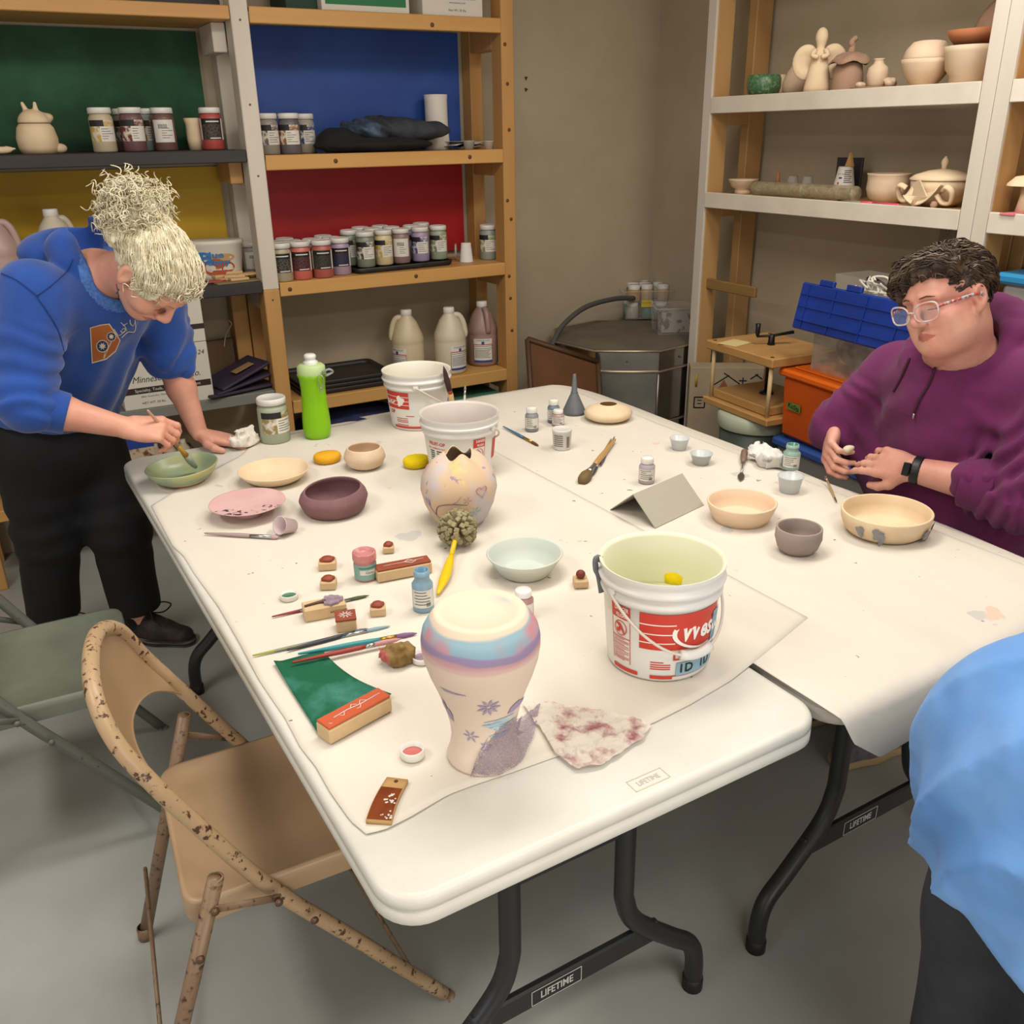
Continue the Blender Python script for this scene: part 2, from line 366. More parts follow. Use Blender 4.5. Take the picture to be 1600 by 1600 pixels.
zt=ZR[0]; zm=ZR[1]
runit(ru,.0,RL,[zt-.012,zm-.012,zm+.90])
bx(-.051,-.001,.091,RD-.091,zm-.11,zm-.03,pineR,ru,'side_brace',(0,0,0)); bx(-.051,-.001,.091,RD-.091,zt-.11,zt-.03,pineR,ru,'side_brace',(0,0,0))
sl=G().box((.0+.12,.04,.95),(.40,.02,.045),.003,0,Matrix.Translation((.0,.0,0))).obj('cross_slat',mat('weathered_slat','#8a6a3a',.7,col2='#6d5128',vs=8,st=(.1,1,1)),ru)
rv=thing('shelving_unit','white-fronted shelving cut off by the right edge of the photo','shelving',(*rs_world(RL+.052,0,0)[:2],0),ang)
runit(rv,.05,1.1,[zt-.012,zm-.012,.93])
g=G().box((.5,.30,1.4),(1.0,.012,2.4)); g.obj('plywood_back',mat('plywood','#9a6a3a',.6,col2='#7f5228',vs=4,st=(1,1,.1)),rv)
# ---------------------------------------------------------------- folding tables
plastic=mat('white_tabletop_plastic','#cecbc1',.38,col2='#c3bfb3',vs=5,lo=.45,hi=.8,bump=.12,bs=500)
darkst=mat('charcoal_steel','#2c2d2f',.38,.25); rubber=mat('black_rubber','#151516',.6); inkgrey=mat('grey_logo_ink','#b9b7b0',.5)
def specks(m,cols):
    nt=m.node_tree; N=nt.nodes; b=N['Principled BSDF']; old=b.inputs['Base Color'].links[0].from_socket; tc=N.new('ShaderNodeTexCoord')
    for sc,c,lo,sd in cols:
        mp=N.new('ShaderNodeMapping'); mp.inputs['Location'].default_value=(sd,sd*1.7,0); nt.links.new(tc.outputs['Object'],mp.inputs[0]); t=N.new('ShaderNodeTexNoise'); t.inputs['Scale'].default_value=sc; t.inputs['Detail'].default_value=3; nt.links.new(mp.outputs[0],t.inputs['Vector'])
        r=N.new('ShaderNodeValToRGB'); r.color_ramp.elements[0].position=lo; r.color_ramp.elements[1].position=lo+.015; nt.links.new(t.outputs['Fac'],r.inputs[0]); x=N.new('ShaderNodeMix'); x.data_type='RGBA'; nt.links.new(r.outputs[0],x.inputs['Factor']); nt.links.new(old,x.inputs['A']); x.inputs['B'].default_value=lin(c); old=x.outputs['Result']
    nt.links.new(old,b.inputs['Base Color'])
TA=math.radians(1.12); TO=np.array([.268,.792,0]); TL,TW,TZ=1.97,.765,.737
def tw(u,v,z=TZ): c,s=math.cos(TA),math.sin(TA); return np.array([TO[0]+c*u-s*v,TO[1]+s*u+c*v,z])
def rrect(w,l,r,n=8):
    p=[]
    for cx,cy,a0 in((w-r,r,-PI/2),(w-r,l-r,0),(r,l-r,PI/2),(r,r,PI)):
        for i in range(n+1): a=a0+PI/2*i/n; p.append((cx+r*math.cos(a),cy+r*math.sin(a)))
    return p
def offs(w,l,r,d): return [(x+d,y+d) for x,y in rrect(w-2*d,l-2*d,max(r-d,.004))]
def folding_table(u0,label):
    o=tw(u0,0,0); t=thing('folding_table',label,'table',o,TA)
    g=G(); layers=[(.016,TZ-.047),(.003,TZ-.046),(0,TZ-.042),(0,TZ-.026),(.0035,TZ-.0235),(.0035,TZ-.021),(0,TZ-.0185),(.0005,TZ-.008),(.003,TZ-.003),(.007,TZ-.0005),(.012,TZ)]
    rows=[[(x,y,z) for x,y in offs(TW,TL,.062,d)] for d,z in layers]; n=len(rows[0])
    vs=[p for r in rows for p in r]; fs=[(i*n+j,i*n+(j+1)%n,(i+1)*n+(j+1)%n,(i+1)*n+j) for i in range(len(rows)-1) for j in range(n)]
    g.add(vs,fs,0); g.add(rows[-1],[tuple(range(n))],0,None,False); g.add(rows[0],[tuple(range(n))[::-1]],0,None,False)
    top=g.obj('tabletop',plastic,t)
    for y,sg in((.175,1),(TL-.175,-1)):
        for s in(-1,1):
            cx=TW/2
            pts=spl([(cx+s*.118,y,TZ-.045),(cx+s*.118,y,.40),(cx+s*.122,y,.33),(cx+s*.15,y,.265),(cx+s*.24,y,.175),(cx+s*.288,y,.13),(cx+s*.305,y,.08),(cx+s*.306,y,.006)],6)
            lg=G().tube(pts,.0185,14).obj('leg',darkst,t)
            G().lathe([(0,0),(.021,0),(.021,.028),(.0186,.03)],14,c=(cx+s*.306,y,.001)).obj('foot_cap',rubber,lg)
            G().lathe([(0,0),(.007,0),(.007,.006),(0,.007)],10,M=frame((cx+s*.137,y,.60),(0,1,0),(0,0,1))).obj('pivot_bolt',darkst,lg)
        b=G().box((TW/2,y,.222),(.40,.016,.048),.004).obj('crossbar',darkst,t)
        if sg>0:
            M=frame((TW/2-.03,y-.0086,.222),(1,0,0),(0,0,1))
            g=G(); w,h,k=.052,.0165,.0014
            for x,z,a,c in((0,h,w*2,k),(0,-h,w*2,k),(-w,0,k,h*2),(w,0,k,h*2)): g.box((x,z,.0002),(a,c,.0006),0,0,M)
            g.obj('logo_frame',inkgrey,b); text('LIFETIME',.023,inkgrey,b,M=M@Matrix.Translation((0,0,.0006)),sx=.78,bold=.02)
    # folding brace
    for y,sg in((.175,1),(TL-.175,-1)):
        G().tube(spl([(TW/2,y+sg*.0,.50),(TW/2,y+sg*.2,.64),(TW/2,y+sg*.34,TZ-.05)],4),.009,8).obj('brace',darkst,t)
        G().box((TW/2,y,.50),(.24,.014,.022),.003).obj('spreader',darkst,t)
    return t
t1=folding_table(0,'white plastic folding table on the left, its near end left bare')
t2=folding_table(.788,'white plastic folding table on the right, hidden under the drop cloth')
# moulded logo near the bare end
o=Wz(1013,1218,TZ+.0004); M=Matrix.Translation((float(o[0]),float(o[1]),float(o[2])))@Matrix.Rotation(TA,4,'Z'); M=Matrix.Translation((-TO[0],-TO[1],0))@M
M=Matrix.Rotation(-TA,4,'Z')@M
emb=mat('moulded_plastic_shade','#bdb8a6',.5); g=G()
for x,y,a,b in((0,.012,.062,.0016),(0,-.012,.062,.0016),(-.031,0,.0016,.024),(.031,0,.0016,.024)): g.box((x,y,0),(a,b,.0006),0,0,M)
g.obj('moulded_logo_frame',emb,t1); text('LIFETIME',.014,emb,t1,M=M@Matrix.Translation((0,0,.0004)),sx=.75)
# ---------------------------------------------------------------- drop cloths
cloth_m=mat('canvas_drop_cloth','#d4ccbf',.9,col2='#ccc4b5',vs=3,lo=.4,hi=.75,bump=.8,bs=7,fuzz=.1,st=(1.6,.6,1))
specks(cloth_m,[(38,'#7d7486',.745,2),(33,'#6f6b62',.75,7),(12,'#d3b9a4',.715,5),(30,'#a8907a',.75,11),(9,'#bcb8b2',.70,21)])
def crv(pts,n):
    P=np.array(pts,float); d=np.r_[0,np.cumsum(np.linalg.norm(np.diff(P,axis=0),axis=1))]; t=np.linspace(0,d[-1],n)
    return np.stack([np.interp(t,d,P[:,k]) for k in range(P.shape[1])],1)
def edge_d(x,y):   # distance outside table area, local uv
    c,s=math.cos(TA),math.sin(TA); dx,dy=x-TO[0],y-TO[1]; u=c*dx+s*dy; v=-s*dx+c*dy
    return u,v
U2=.788+TW
def cloth_z(x,y,seed,amp):
    u,v=edge_d(x,y); z=.7383+amp*(.5+vn2(x*7,y*7,seed))+amp*.8*max(0,vn2(x*3+y*5,y*2-x,seed+3))*2
    du=max(0,u-(U2-.03)); dvf=max(0,v-(TL-.01)); dvn=0
    z-=.55*du**1.35+.20*dvf; 
    return z
def vn2(x,y,s): return float(vnoise(np.array([[x,y,s*3.7]]),1.0,s)[0])
def coons(N,F,Lc,R,nu,nv):
    N=crv(N,nu);F=crv(F,nu);Lc=crv(Lc,nv);R=crv(R,nv); out=[]
    for j in range(nv):
        t=j/(nv-1); row=[]
        for i in range(nu):
            s=i/(nu-1)
            p=(1-t)*N[i]+t*F[i]+(1-s)*Lc[j]+s*R[j]-((1-s)*(1-t)*N[0]+s*(1-t)*N[-1]+(1-s)*t*F[0]+s*t*F[-1])
            row.append(p)
        out.append(row)
    return out
def T(x,y,z=.741): return Wz(x,y,z)
def P2(*L): return [T(*p)[:2] for p in L]
def cloth(name,label,N,F,Lc,R,nu,nv,seed,amp,lift=0,near_drop=0):
    rows=[]
    for row in coons(N,F,Lc,R,nu,nv):
        rr=[]
        for p in row:
            x,y=p; z=cloth_z(x,y,seed,amp)+lift
            if near_drop:
                u,v=edge_d(x,y)
                if v<-.004:
                    q=-.004-v; 
                    z-=max(0,q-.003)*1.0; vv=-.004-min(q,.012)-max(0,q-.012)*.25; x,y=tw(u,vv)[:2]
                    z=max(z,.6)
            rr.append((x,y,z))
        rows.append(rr)
    return tag(G().grid(rows,0,None,.0006).obj(name,cloth_m),label,'drop cloth')
jn=lambda L,a=.006,s=0:[np.array(p)+np.array([vn2(i*1.7,s,1),vn2(i*2.1,s,2)])*a for i,p in enumerate(L)]
left=P2((572,1302),(548,1282),(516,1237),(493,1196),(469,1166),(445,1120),(424,1090),(404,1060),(372,1000),(340,945),(304,896),(287,868),(270,852),(250,815),(236,789))
near=P2((572,1302),(600,1296),(640,1276),(700,1240),(740,1225),(800,1205),(870,1180),(935,1160),(990,1138),(1021,1128),(1077,1100),(1142,1062),(1178,1034),(1215,1004),(1263,964))
far=P2((236,789),(300,750),(375,712),(400,690),(460,676),(540,662),(576,653),(577,644),(640,634),(720,619))
right=P2((1263,964))+[np.array((1.22,1.7)),np.array((1.2,2.3))]+P2((720,619))
cloth('drop_cloth','off-white canvas drop cloth over the left table, its near edge rumpled',near,far,left,right,70,90,9,.0016,.0006)
n2=[tw(.772,-.00)[:2],tw(.80,-.06)[:2],tw(.86,-.105)[:2],tw(.95,-.10)[:2],tw(1.1,-.06)[:2],tw(1.3,-.05)[:2],tw(U2+.10,-.03)[:2]]
r2=[tw(U2+.10,-.03)[:2]]+P2((1600,852),(1530,812),(1460,778),(1400,765),(1300,738),(1255,719),(1210,700),(1150,655),(1080,620),(1020,602),(955,583))
f2=[tw(.772,TL+.05)[:2]]+P2((720,619),(752,612),(810,604),(850,600),(905,592),(955,583))
l2=[tw(.772,0)[:2],tw(.772,TL+.05)[:2]]
cloth('drop_cloth','off-white canvas drop cloth over the right table, hanging off its near end',n2,f2,l2,r2,70,90,9,.0016,0,1)
# ---------------------------------------------------------------- folding chairs
def rustmat(name,col,rust,hi=.66,lo=.6):
    return mat(name,col,.4,.0,col2=rust,vs=70,lo=lo,hi=hi,bump=.08,bs=60,det=13)
tanp=mat('tan_enamel','#a38768',.38,col2='#967a5a',vs=3); tanr=rustmat('tan_enamel_rusted','#a98d6b','#4a2f1e',.615,.57); tanl=rustmat('brown_enamel_rusted','#7d644d','#3a261c',.66,.55)
gryp=mat('grey_green_enamel','#6b7062',.4,col2='#5f6457',vs=4,bump=.03); gryr=rustmat('grey_enamel_chipped','#5c5e55','#3a3a36',.68,.63)
brnp=mat('dark_brown_enamel','#3b2f2a',.45); bolt=mat('rivet_steel','#6b5040',.4,.5)
CO=np.array([.22,1.435,0])
def folding_chair(loc,rz,label,seatm,framem,legm,group=None):
    t=thing('folding_chair',label,'chair',loc,rz,group)
    q=lambda x,y,z:(x-CO[0],y-CO[1],z)
    pl=[q(.505,1.213,.012),q(.337,1.222,.25),q(.205,1.232,.434),q(.103,1.240,.62),q(.062,1.246,.70),q(.026,1.268,.775),q(.012,1.318,.832),q(.022,1.42,.852),q(.045,1.525,.835),q(.078,1.605,.785),q(.112,1.645,.70),q(.150,1.652,.63),q(.262,1.655,.434),q(.372,1.66,.25),q(.525,1.665,.012)]
    path=spl(pl,7)
    fr=G().tube(path,.0135,12).obj('back_frame',framem,t)
    for p in(pl[0],pl[-1]): G().lathe([(0,0),(.0165,0),(.0165,.03),(.0137,.032)],12,M=frame((p[0]+.004,p[1],p[2]-.011),(0,1,0),(.83,0,.55))).obj('foot_cap',legm,fr)
    # back panel between the tube sides, lower edge hollowed
    N=[np.array(p) for p in path]; k=len(N); mid=7*7; nr=16; nc=18; rows=[]
    for i in range(nr):
        row=[]
        for j in range(nc+1):
            u=j/nc; s=(i/(nr-1)); s=.04+s*(.96-.24*(1-(2*u-1)**2)); ia=mid-s*(mid-2*7-5); ib=mid+s*(13*7-5-7-mid)
            def at(x): a=int(x); return N[a]+(N[min(a+1,k-1)]-N[a])*(x-a)
            A,B=at(ia),at(ib); p=A+(B-A)*u; b=4*u*(1-u)*np.linalg.norm(B-A)
            row.append((p[0]-.10*b+.004,p[1],p[2]-.004))
        rows.append(row)
    g=G(); g.grid(rows); vs=[tuple(v) for v in g.v]; h=len(vs)
    g2=G(); g2.grid([[(p[0]-.003,p[1],p[2]) for p in r] for r in rows]); g.v+=g2.v; g.f+=[[i+h for i in f][::-1] for f in g2.f]; g.m+=g2.m; g.s+=g2.s
    g.obj('backrest',seatm,t)
    g=G(); g.tube(spl([rows[-1][j] for j in range(nc+1)],2),.0028,6); g.obj('backrest_hem',seatm,t)
    # seat : trapezoid pan with skirt
    sp=[]; C=[(.070,1.250),(.47,1.236),(.485,1.64),(.095,1.648)]; rr=.045
    for i in range(4):
        a=np.array(C[i]);b=np.array(C[i-1]);c=np.array(C[(i+1)%4]); e0=(b-a)/np.linalg.norm(b-a); e1=(c-a)/np.linalg.norm(c-a)
        for j in range(7):
            s=j/6; p=(1-s)**2*(a+e0*rr)+2*s*(1-s)*a+s*s*(a+e1*rr); sp.append(p)
    cen=np.mean(sp,axis=0); g=G(); rws=[]
    for f_,z in((1.0,.392),(1.004,.42),(1.0,.432),(.985,.438),(.955,.437),(.93,.4335),(.5,.432)): rws.append([q(*(cen+(p-cen)*f_),z) for p in sp])
    n=len(sp); vs=[p for r in rws for p in r]; g.add(vs,[(i*n+j,i*n+(j+1)%n,(i+1)*n+(j+1)%n,(i+1)*n+j) for i in range(len(rws)-1) for j in range(n)])
    g.add(rws[-1],[tuple(range(n))]); g.add(rws[1],[tuple(range(n))[::-1]]); g.obj('seat',[seatm],t)
    for s,top,ft in((-1,(.122,1.207,.515),(-.045,1.22,.012)),(1,(.166,1.658,.535),(.008,1.678,.012))):
        top=q(*top);ft=q(*ft)
        lg=G().tube([ft,top],.0135,12).obj('leg',legm,t)
        G().lathe([(0,0),(.016,0),(.016,.03),(.0137,.032)],12,c=(ft[0],ft[1],ft[2]-.012)).obj('foot_cap',legm,lg)
        G().lathe([(.0095,0),(.0125,0),(.0125,.002),(.0095,.002)],12,c=(top[0],top[1],top[2]-.001)).obj('tube_rim',legm,lg)
        y=-.226 if s<0 else .228
        br=G().tube([(top[0]-.012,top[1]+s*.012,top[2]-.05),((.215 if s<0 else .262)-CO[0],y+s*.010,.432)],.008,8,flat=.35,ref=(0,1,0)).obj('link_bar',legm,t)
        for pt in((top[0]-.012,top[1]+s*.017,top[2]-.05),((.21 if s<0 else .257)-CO[0],y+s*.019,.432),((.265 if s<0 else .30)-CO[0],y+s*.017,.36),(ft[0]*.28+top[0]*.72,ft[1]*.28+top[1]*.72+s*.014,ft[2]*.28+top[2]*.72)):
            G().lathe([(0,-.004),(.007,-.003),(.007,.001),(.004,.003),(0,.0035)],10,M=frame(pt,(1,0,0),(0,0,s))).obj('rivet',bolt if framem is tanr else legm,t)
    G().tube([q(.035,1.655,.20),q(-.018,1.226,.09)],.0085,8,flat=.5,ref=(1,0,0)).obj('cross_brace',legm,t)
    G().tube([q(.40,1.645,.20),q(.445,1.228,.10)],.0085,8,flat=.5,ref=(1,0,0)).obj('cross_brace',legm,t)
    return t
folding_chair(CO,0,'rusty tan metal folding chair in the foreground',tanp,tanr,tanl)
folding_chair(CO+np.array([-.352,.785,0]),0,'grey-green metal folding chair behind the tan one at the left edge',gryp,gryr,gryr)
folding_chair((2.27,1.5,0),PI,'dark brown metal folding chair under the seated woman in purple',brnp,brnp,brnp)
# ---------------------------------------------------------------- things on the table
bisque=mat('cream_bisque','#dfc8a6',.8,col2='#d8be9a',vs=9,bump=.06,bs=80); bisq2=mat('pale_bisque','#d6bda0',.8,col2='#cdb294',vs=10,bump=.06,bs=90)
def pot(name,label,cat,bx,by,rimy,prof,m,th=.0045,n=40,fn=None,mfun=None,mats=None,closed=False,z=.7410,group=None,P=None,rot=0,sq=1,inner=True,px=1):
    P=T(bx,by,z) if P is None else np.array(P,float); H=zat(P,rimy)-P[2] if rimy is not None else px
    out=[]
    for r,f in prof:
        k=ppm((P[0],P[1],P[2]+H*f)); out.append((r/k,H*f))
    pr=[(0,0)]+out
    if not closed:
        ins=[(max(r-th,.001),max(z_+(.001 if i else 0),th)) for i,(r,z_) in enumerate(out)]
        rr,zz=out[-1]; pr+=[(rr-th*.3,zz+th*.32),(rr-th*.7,zz+th*.32)]
        pr+=[(max(r-th,.001),max(z_,th)) for r,z_ in out[::-1]]+[(0,th)]
    else: pr+=[(0,out[-1][1])] if out[-1][0]>0 else []
    g=G(); g.lathe(pr,n,0,fn=fn,sy=sq)
    if mfun:
        for i,f in enumerate(g.f):
            c=np.mean([g.v[k] for k in f],axis=0); a=math.atan2(c[1],c[0]); g.m[i]=mfun(math.hypot(c[0],c[1]),c[2]/H,a,i>=len(g.f)*len(out)/(len(pr)))
    o=g.obj(name,mats or [m],None,P,rot)
    o['H']=H; del o['H']
    return tag(o,label,cat,group),P,H
gl=mat('sage_green_glaze','#93a184',.45,col2='#7f8f74',vs=14,bump=.05); glin=mat('sage_glaze_inside','#8f9f80',.3,col2='#a5a06a',vs=5)
wob=lambda r,z,a:(r*(1+.02*math.sin(2*a+.5)+.01*math.sin(3*a)),z*(1+.10*math.cos(a-.2)))
gb,gbP,gbH=pot('glazed_bowl','sage green glazed bowl with a bare cream foot under the brush','bowl',288,751,727,[(30,0),(41,.25),(50,.62),(55,1)],gl,fn=wob,mats=[gl,bisque,glin],mfun=lambda r,z,a,i:2 if i else (1 if z<.22+.06*math.sin(3*a) else 0))
pot('shallow_bowl','wide shallow cream bisque bowl behind the pink plate','bowl',430,750,733,[(32,0),(42,.3),(50,.65),(55,1)],bisque,sq=1)
pk=mat('pink_underglaze','#cfa9a6',.75,col2='#c79e9c',vs=10); pks=mat('pink_speckled','#c9a3a1',.75,col2='#3b2a2a',vs=75,lo=.56,hi=.585,det=3)
P=T(389,803,.7410); H=zat(P,783)-P[2]; k=ppm((P[0],P[1],P[2]+H)); g=G(); g.lathe([(0,0),(22/k,0),(20/k,.2*H),(21/k,.55*H),(50/k,.78*H),(58.5/k,.97*H),(58.2/k,1.0*H),(56/k,.98*H),(50/k,.94*H),(44/k,.90*H),(38/k,.87*H),(30/k,.86*H),(22/k,.855*H),(0,.85*H)],72)
for i,f_ in enumerate(g.f):
    c=np.mean([g.v[q] for q in f_],axis=0); r=math.hypot(c[0],c[1]); a=math.atan2(c[1],c[0])
    if c[2]>.8*H and i>72*6 and -2.85<a<-.75 and r>.045 and r<.098: g.m[i]=1
tag(g.obj('footed_plate',[pk,pks],None,P),'dusty pink plate raised on a foot with dark dotted marks','plate')
pu=mat('purple_underglaze','#7d5a5c',.8,col2='#704f52',vs=10,bump=.08,bs=60)
pot('round_bowl','dark purple bowl with a turned-in rim beside the pink plate','bowl',523,797,764,[(42,0),(47,.12),(51,.4),(53.5,.62),(51,.82),(46,1)],pu,th=.006,fn=lambda r,z,a:(r,z*(1+.10*math.cos(a-.4))),mats=[pu,bisque],mfun=lambda r,z,a,i:1 if (not i and z<.05) else 0)
pot('small_round_pot','small round cream bisque pot between the two sponges','pot',571,729,699,[(19,0),(27,.15),(32.5,.5),(31,.75),(28,.92),(27,1)],bisq2,th=.005)
pot('squat_vase','flattened cream bisque vase with a small dark mouth beside the funnel','vase',950,654,631,[(27,0),(36,.22),(38,.45),(34,.68),(24,.86),(16,.96),(15,1)],bisque,th=.004)
pot('pale_blue_bowl','pale grey-blue flared bowl beside the scrub brush','bowl',820,894,864,[(36,0),(37,.08),(41,.12),(52,.66),(60,1)],mat('pale_blue_glaze','#b9c2ba',.6,col2='#c6c7b8',vs=4),th=.005)
pot('cream_bowl','peachy cream bisque bowl with a stepped foot beside the grey card','bowl',1157,810,783,[(42,0),(43,.14),(45,.2),(50,.6),(54,1)],mat('peach_bisque','#dcc0a2',.8),th=.006)
pot('grey_cup_bowl','small mauve-grey bowl in front of the cream bowls at the right','bowl',1245,860,824,[(24,0),(31,.2),(36,.6),(35.5,1)],mat('mauve_grey_slip','#9c8b85',.8,col2='#93827c',vs=9),th=.005)
db,dbP,dbH=pot('painted_bowl','large cream bowl with grey-blue painted flowers before the woman in purple','bowl',1381,829,797,[(54,0),(62,.2),(68,.6),(70,1)],bisque,th=.006,sq=.96)
sp=mat('grey_blue_slip','#7f8288',.8,col2='#95938f',vs=60); 
def decal(parent,P,H,R0,R1,ang,z,w,h,m,shape='blob',name='painted_flower'):
    vs=[];n=16
    for i in range(n):
        a=2*PI*i/n; q=1+.22*math.sin(3*a+ang*5)+.12*math.sin(5*a); x=w*q*math.cos(a); y=h*q*math.sin(a); zz=z+y; R=R0+(R1-R0)*min(1,max(0,zz/H))+.0012; b=ang+x/R
        vs.append((R*math.sin(b),-R*math.cos(b),zz))
    R=R0+(R1-R0)*z/H+.0012; vs.append((R*math.sin(ang),-R*math.cos(ang),z))
    G().add(vs,[(i,(i+1)%n,n) for i in range(n)]).obj(name,m,parent)
kb=ppm(dbP)
for a,z,w,h in((-.95,.55,.012,.014),(-.86,.33,.006,.016),(.33,.42,.017,.011),(.46,.25,.007,.010),(.72,.5,.012,.012),(.64,.32,.006,.012),(-1.35,.5,.01,.014),(.55,.2,.02,.003)): decal(db,dbP,dbH,62.5/kb,70.5/kb,a-.1,z*dbH,w,h,sp)
# big vase standing mouth-down
def vasemat():
    m=mat('vase_paint','#c9ab8c',.75); nt=m.node_tree; N=nt.nodes; Lk=nt.links; b=N['Principled BSDF']
    tc=N.new('ShaderNodeTexCoord'); sep=N.new('ShaderNodeSeparateXYZ'); Lk.new(tc.outputs['Object'],sep.inputs[0])
    nz=N.new('ShaderNodeTexNoise'); nz.inputs['Scale'].default_value=7; mpn=N.new('ShaderNodeMapping'); mpn.inputs['Scale'].default_value=(1,1,3.5); Lk.new(tc.outputs['Object'],mpn.inputs[0]); Lk.new(mpn.outputs[0],nz.inputs['Vector'])
    ad=N.new('ShaderNodeMath'); ad.operation='MULTIPLY_ADD'; Lk.new(nz.outputs['Fac'],ad.inputs[0]); ad.inputs[1].default_value=.03; Lk.new(sep.outputs['Z'],ad.inputs[2])
    r=N.new('ShaderNodeValToRGB'); e=r.color_ramp.elements; r.color_ramp.interpolation='EASE'
    st=[(.0,'#d0b598'),(.185,'#cbb093'),(.205,'#c8a39a'),(.218,'#b98a8d'),(.228,'#8f7f9c'),(.24,'#8a7a9b'),(.25,'#7fa3b4'),(.268,'#86adbd'),(.278,'#d6b496')]
    return m,N,Lk,b,ad,r,st
VP_=T(757,1176,.7405)
VH=zat(VP_,952)-VP_[2]
m,N,Lk,b,ad,r,st=vasemat()
f0=VH/.275
e=r.color_ramp.elements
mr=N.new('ShaderNodeMath'); mr.operation='DIVIDE'; Lk.new(ad.outputs[0],mr.inputs[0]); mr.inputs[1].default_value=VH*1.285
for i,(p,c) in enumerate([(.0,'#d8c6b4'),(.650,'#d2bfac'),(.672,'#c9a6a0'),(.694,'#bb8f93'),(.708,'#8d7d98'),(.732,'#8d7da0'),(.745,'#86a3b2'),(.785,'#8fb0bd'),(.798,'#90aeb9'),(.812,'#e0cab2')]):
    el=e[i] if i<2 else e.new(p); el.position=p; el.color=lin(c)
Lk.new(mr.outputs[0],r.inputs[0])
n2_=N.new('ShaderNodeTexNoise'); n2_.inputs['Scale'].default_value=9
mp3=N.new('ShaderNodeMapping'); mp3.inputs['Scale'].default_value=(1,1,.5); tc=[x for x in N if x.bl_idname=='ShaderNodeTexCoord'][0]; Lk.new(tc.outputs['Object'],mp3.inputs[0]); Lk.new(mp3.outputs[0],n2_.inputs['Vector'])
r2_=N.new('ShaderNodeValToRGB'); r2_.color_ramp.elements[0].position=.45; r2_.color_ramp.elements[1].position=.52; Lk.new(n2_.outputs['Fac'],r2_.inputs[0])
zr=N.new('ShaderNodeValToRGB'); ee=zr.color_ramp.elements; ee[0].position=.725; ee[0].color=(0,0,0,1); ee[1].position=.742; ee[1].color=(1,1,1,1); q=ee.new(.788); q.color=(1,1,1,1); q=ee.new(.803); q.color=(0,0,0,1); Lk.new(mr.outputs[0],zr.inputs[0])
mu=N.new('ShaderNodeMath'); mu.operation='MULTIPLY'; Lk.new(r2_.outputs[0],mu.inputs[0]); Lk.new(zr.outputs[0],mu.inputs[1])
mx=N.new('ShaderNodeMix'); mx.data_type='RGBA'; Lk.new(mu.outputs[0],mx.inputs['Factor']); Lk.new(r.outputs[0],mx.inputs['A']); mx.inputs['B'].default_value=lin('#bf8489'); Lk.new(mx.outputs['Result'],b.inputs['Base Color'])
rid=lambda r,z,a:(r*(1+.010*math.sin(z*230)),z)
bv,bvP,bvH=pot('painted_vase','tall cream vase standing mouth-down with blue, pink and purple bands','vase',757,1176,952,[(57,0),(58,.02),(54,.08),(50,.16),(52,.26),(60,.38),(71,.50),(81,.60),(89,.70),(93,.78),(94,.83),(91,.885),(84,.935),(77,.975),(74,.99),(71,1.0),(58,.998),(56,.988),(4,.988)],m,closed=True,n=64,fn=rid,z=.7405)
lil=mat('lilac_marks','#9d8fa8',.8); ltb=mat('pale_blue_marks','#a0bac3',.8)
def burst(parent,R,ang,z,s,m,n=8,name='painted_flower'):
    g=G()
    for i in range(n):
        a=2*PI*i/n; c,d=math.cos(a),math.sin(a); vs=[]
        for (u,v) in((.15,-.05),(.6,-.13),(1,0),(.6,.13),(.15,.05)):
            x,y=s*(u*c-v*d),s*(u*d+v*c); bb=ang+x/R(z); rr=R(z+y)+.0012; vs.append((rr*math.sin(bb),-rr*math.cos(bb),z+y))
        g.add(vs,[(0,1,2,3,4)])
    g.obj(name,m,parent)
def Rv(z):
    fz=np.clip(z/bvH,0,1); k=ppm((bvP[0],bvP[1],bvP[2]+z)); return float(np.interp(fz,[0,.08,.16,.26,.38,.5,.6,.7,.78,.83,.885],[57,54,50,52,60,71,81,89,93,94,91]))/k
camA=math.atan2(bvP[0],bvP[1])  # direction towards the camera seen from the vase
fa=lambda d:-camA+d
burst(bv,Rv,fa(.12),.52*bvH,.018,lil,9); burst(bv,Rv,fa(-.38),.27*bvH,.013,lil,6); burst(bv,Rv,fa(.05),.20*bvH,.010,lil,5)
for d,z,w,h,mm in((-1.05,.42,.005,.02,lil),(-.95,.38,.006,.016,lil),(.45,.38,.022,.006,ltb),(.55,.33,.02,.005,ltb),(.25,.36,.014,.004,ltb),(.5,.26,.016,.006,ltb),(.9,.45,.02,.008,lil),(-.6,.62,.02,.002,lil)):
    zc=z*bvH; decal(bv,bvP,bvH,Rv(zc)-(Rv(zc+.01)-Rv(zc))/.01*zc,Rv(zc)+(Rv(zc+.01)-Rv(zc))/.01*(bvH-zc),fa(d),zc,w,h,mm,name='painted_mark')
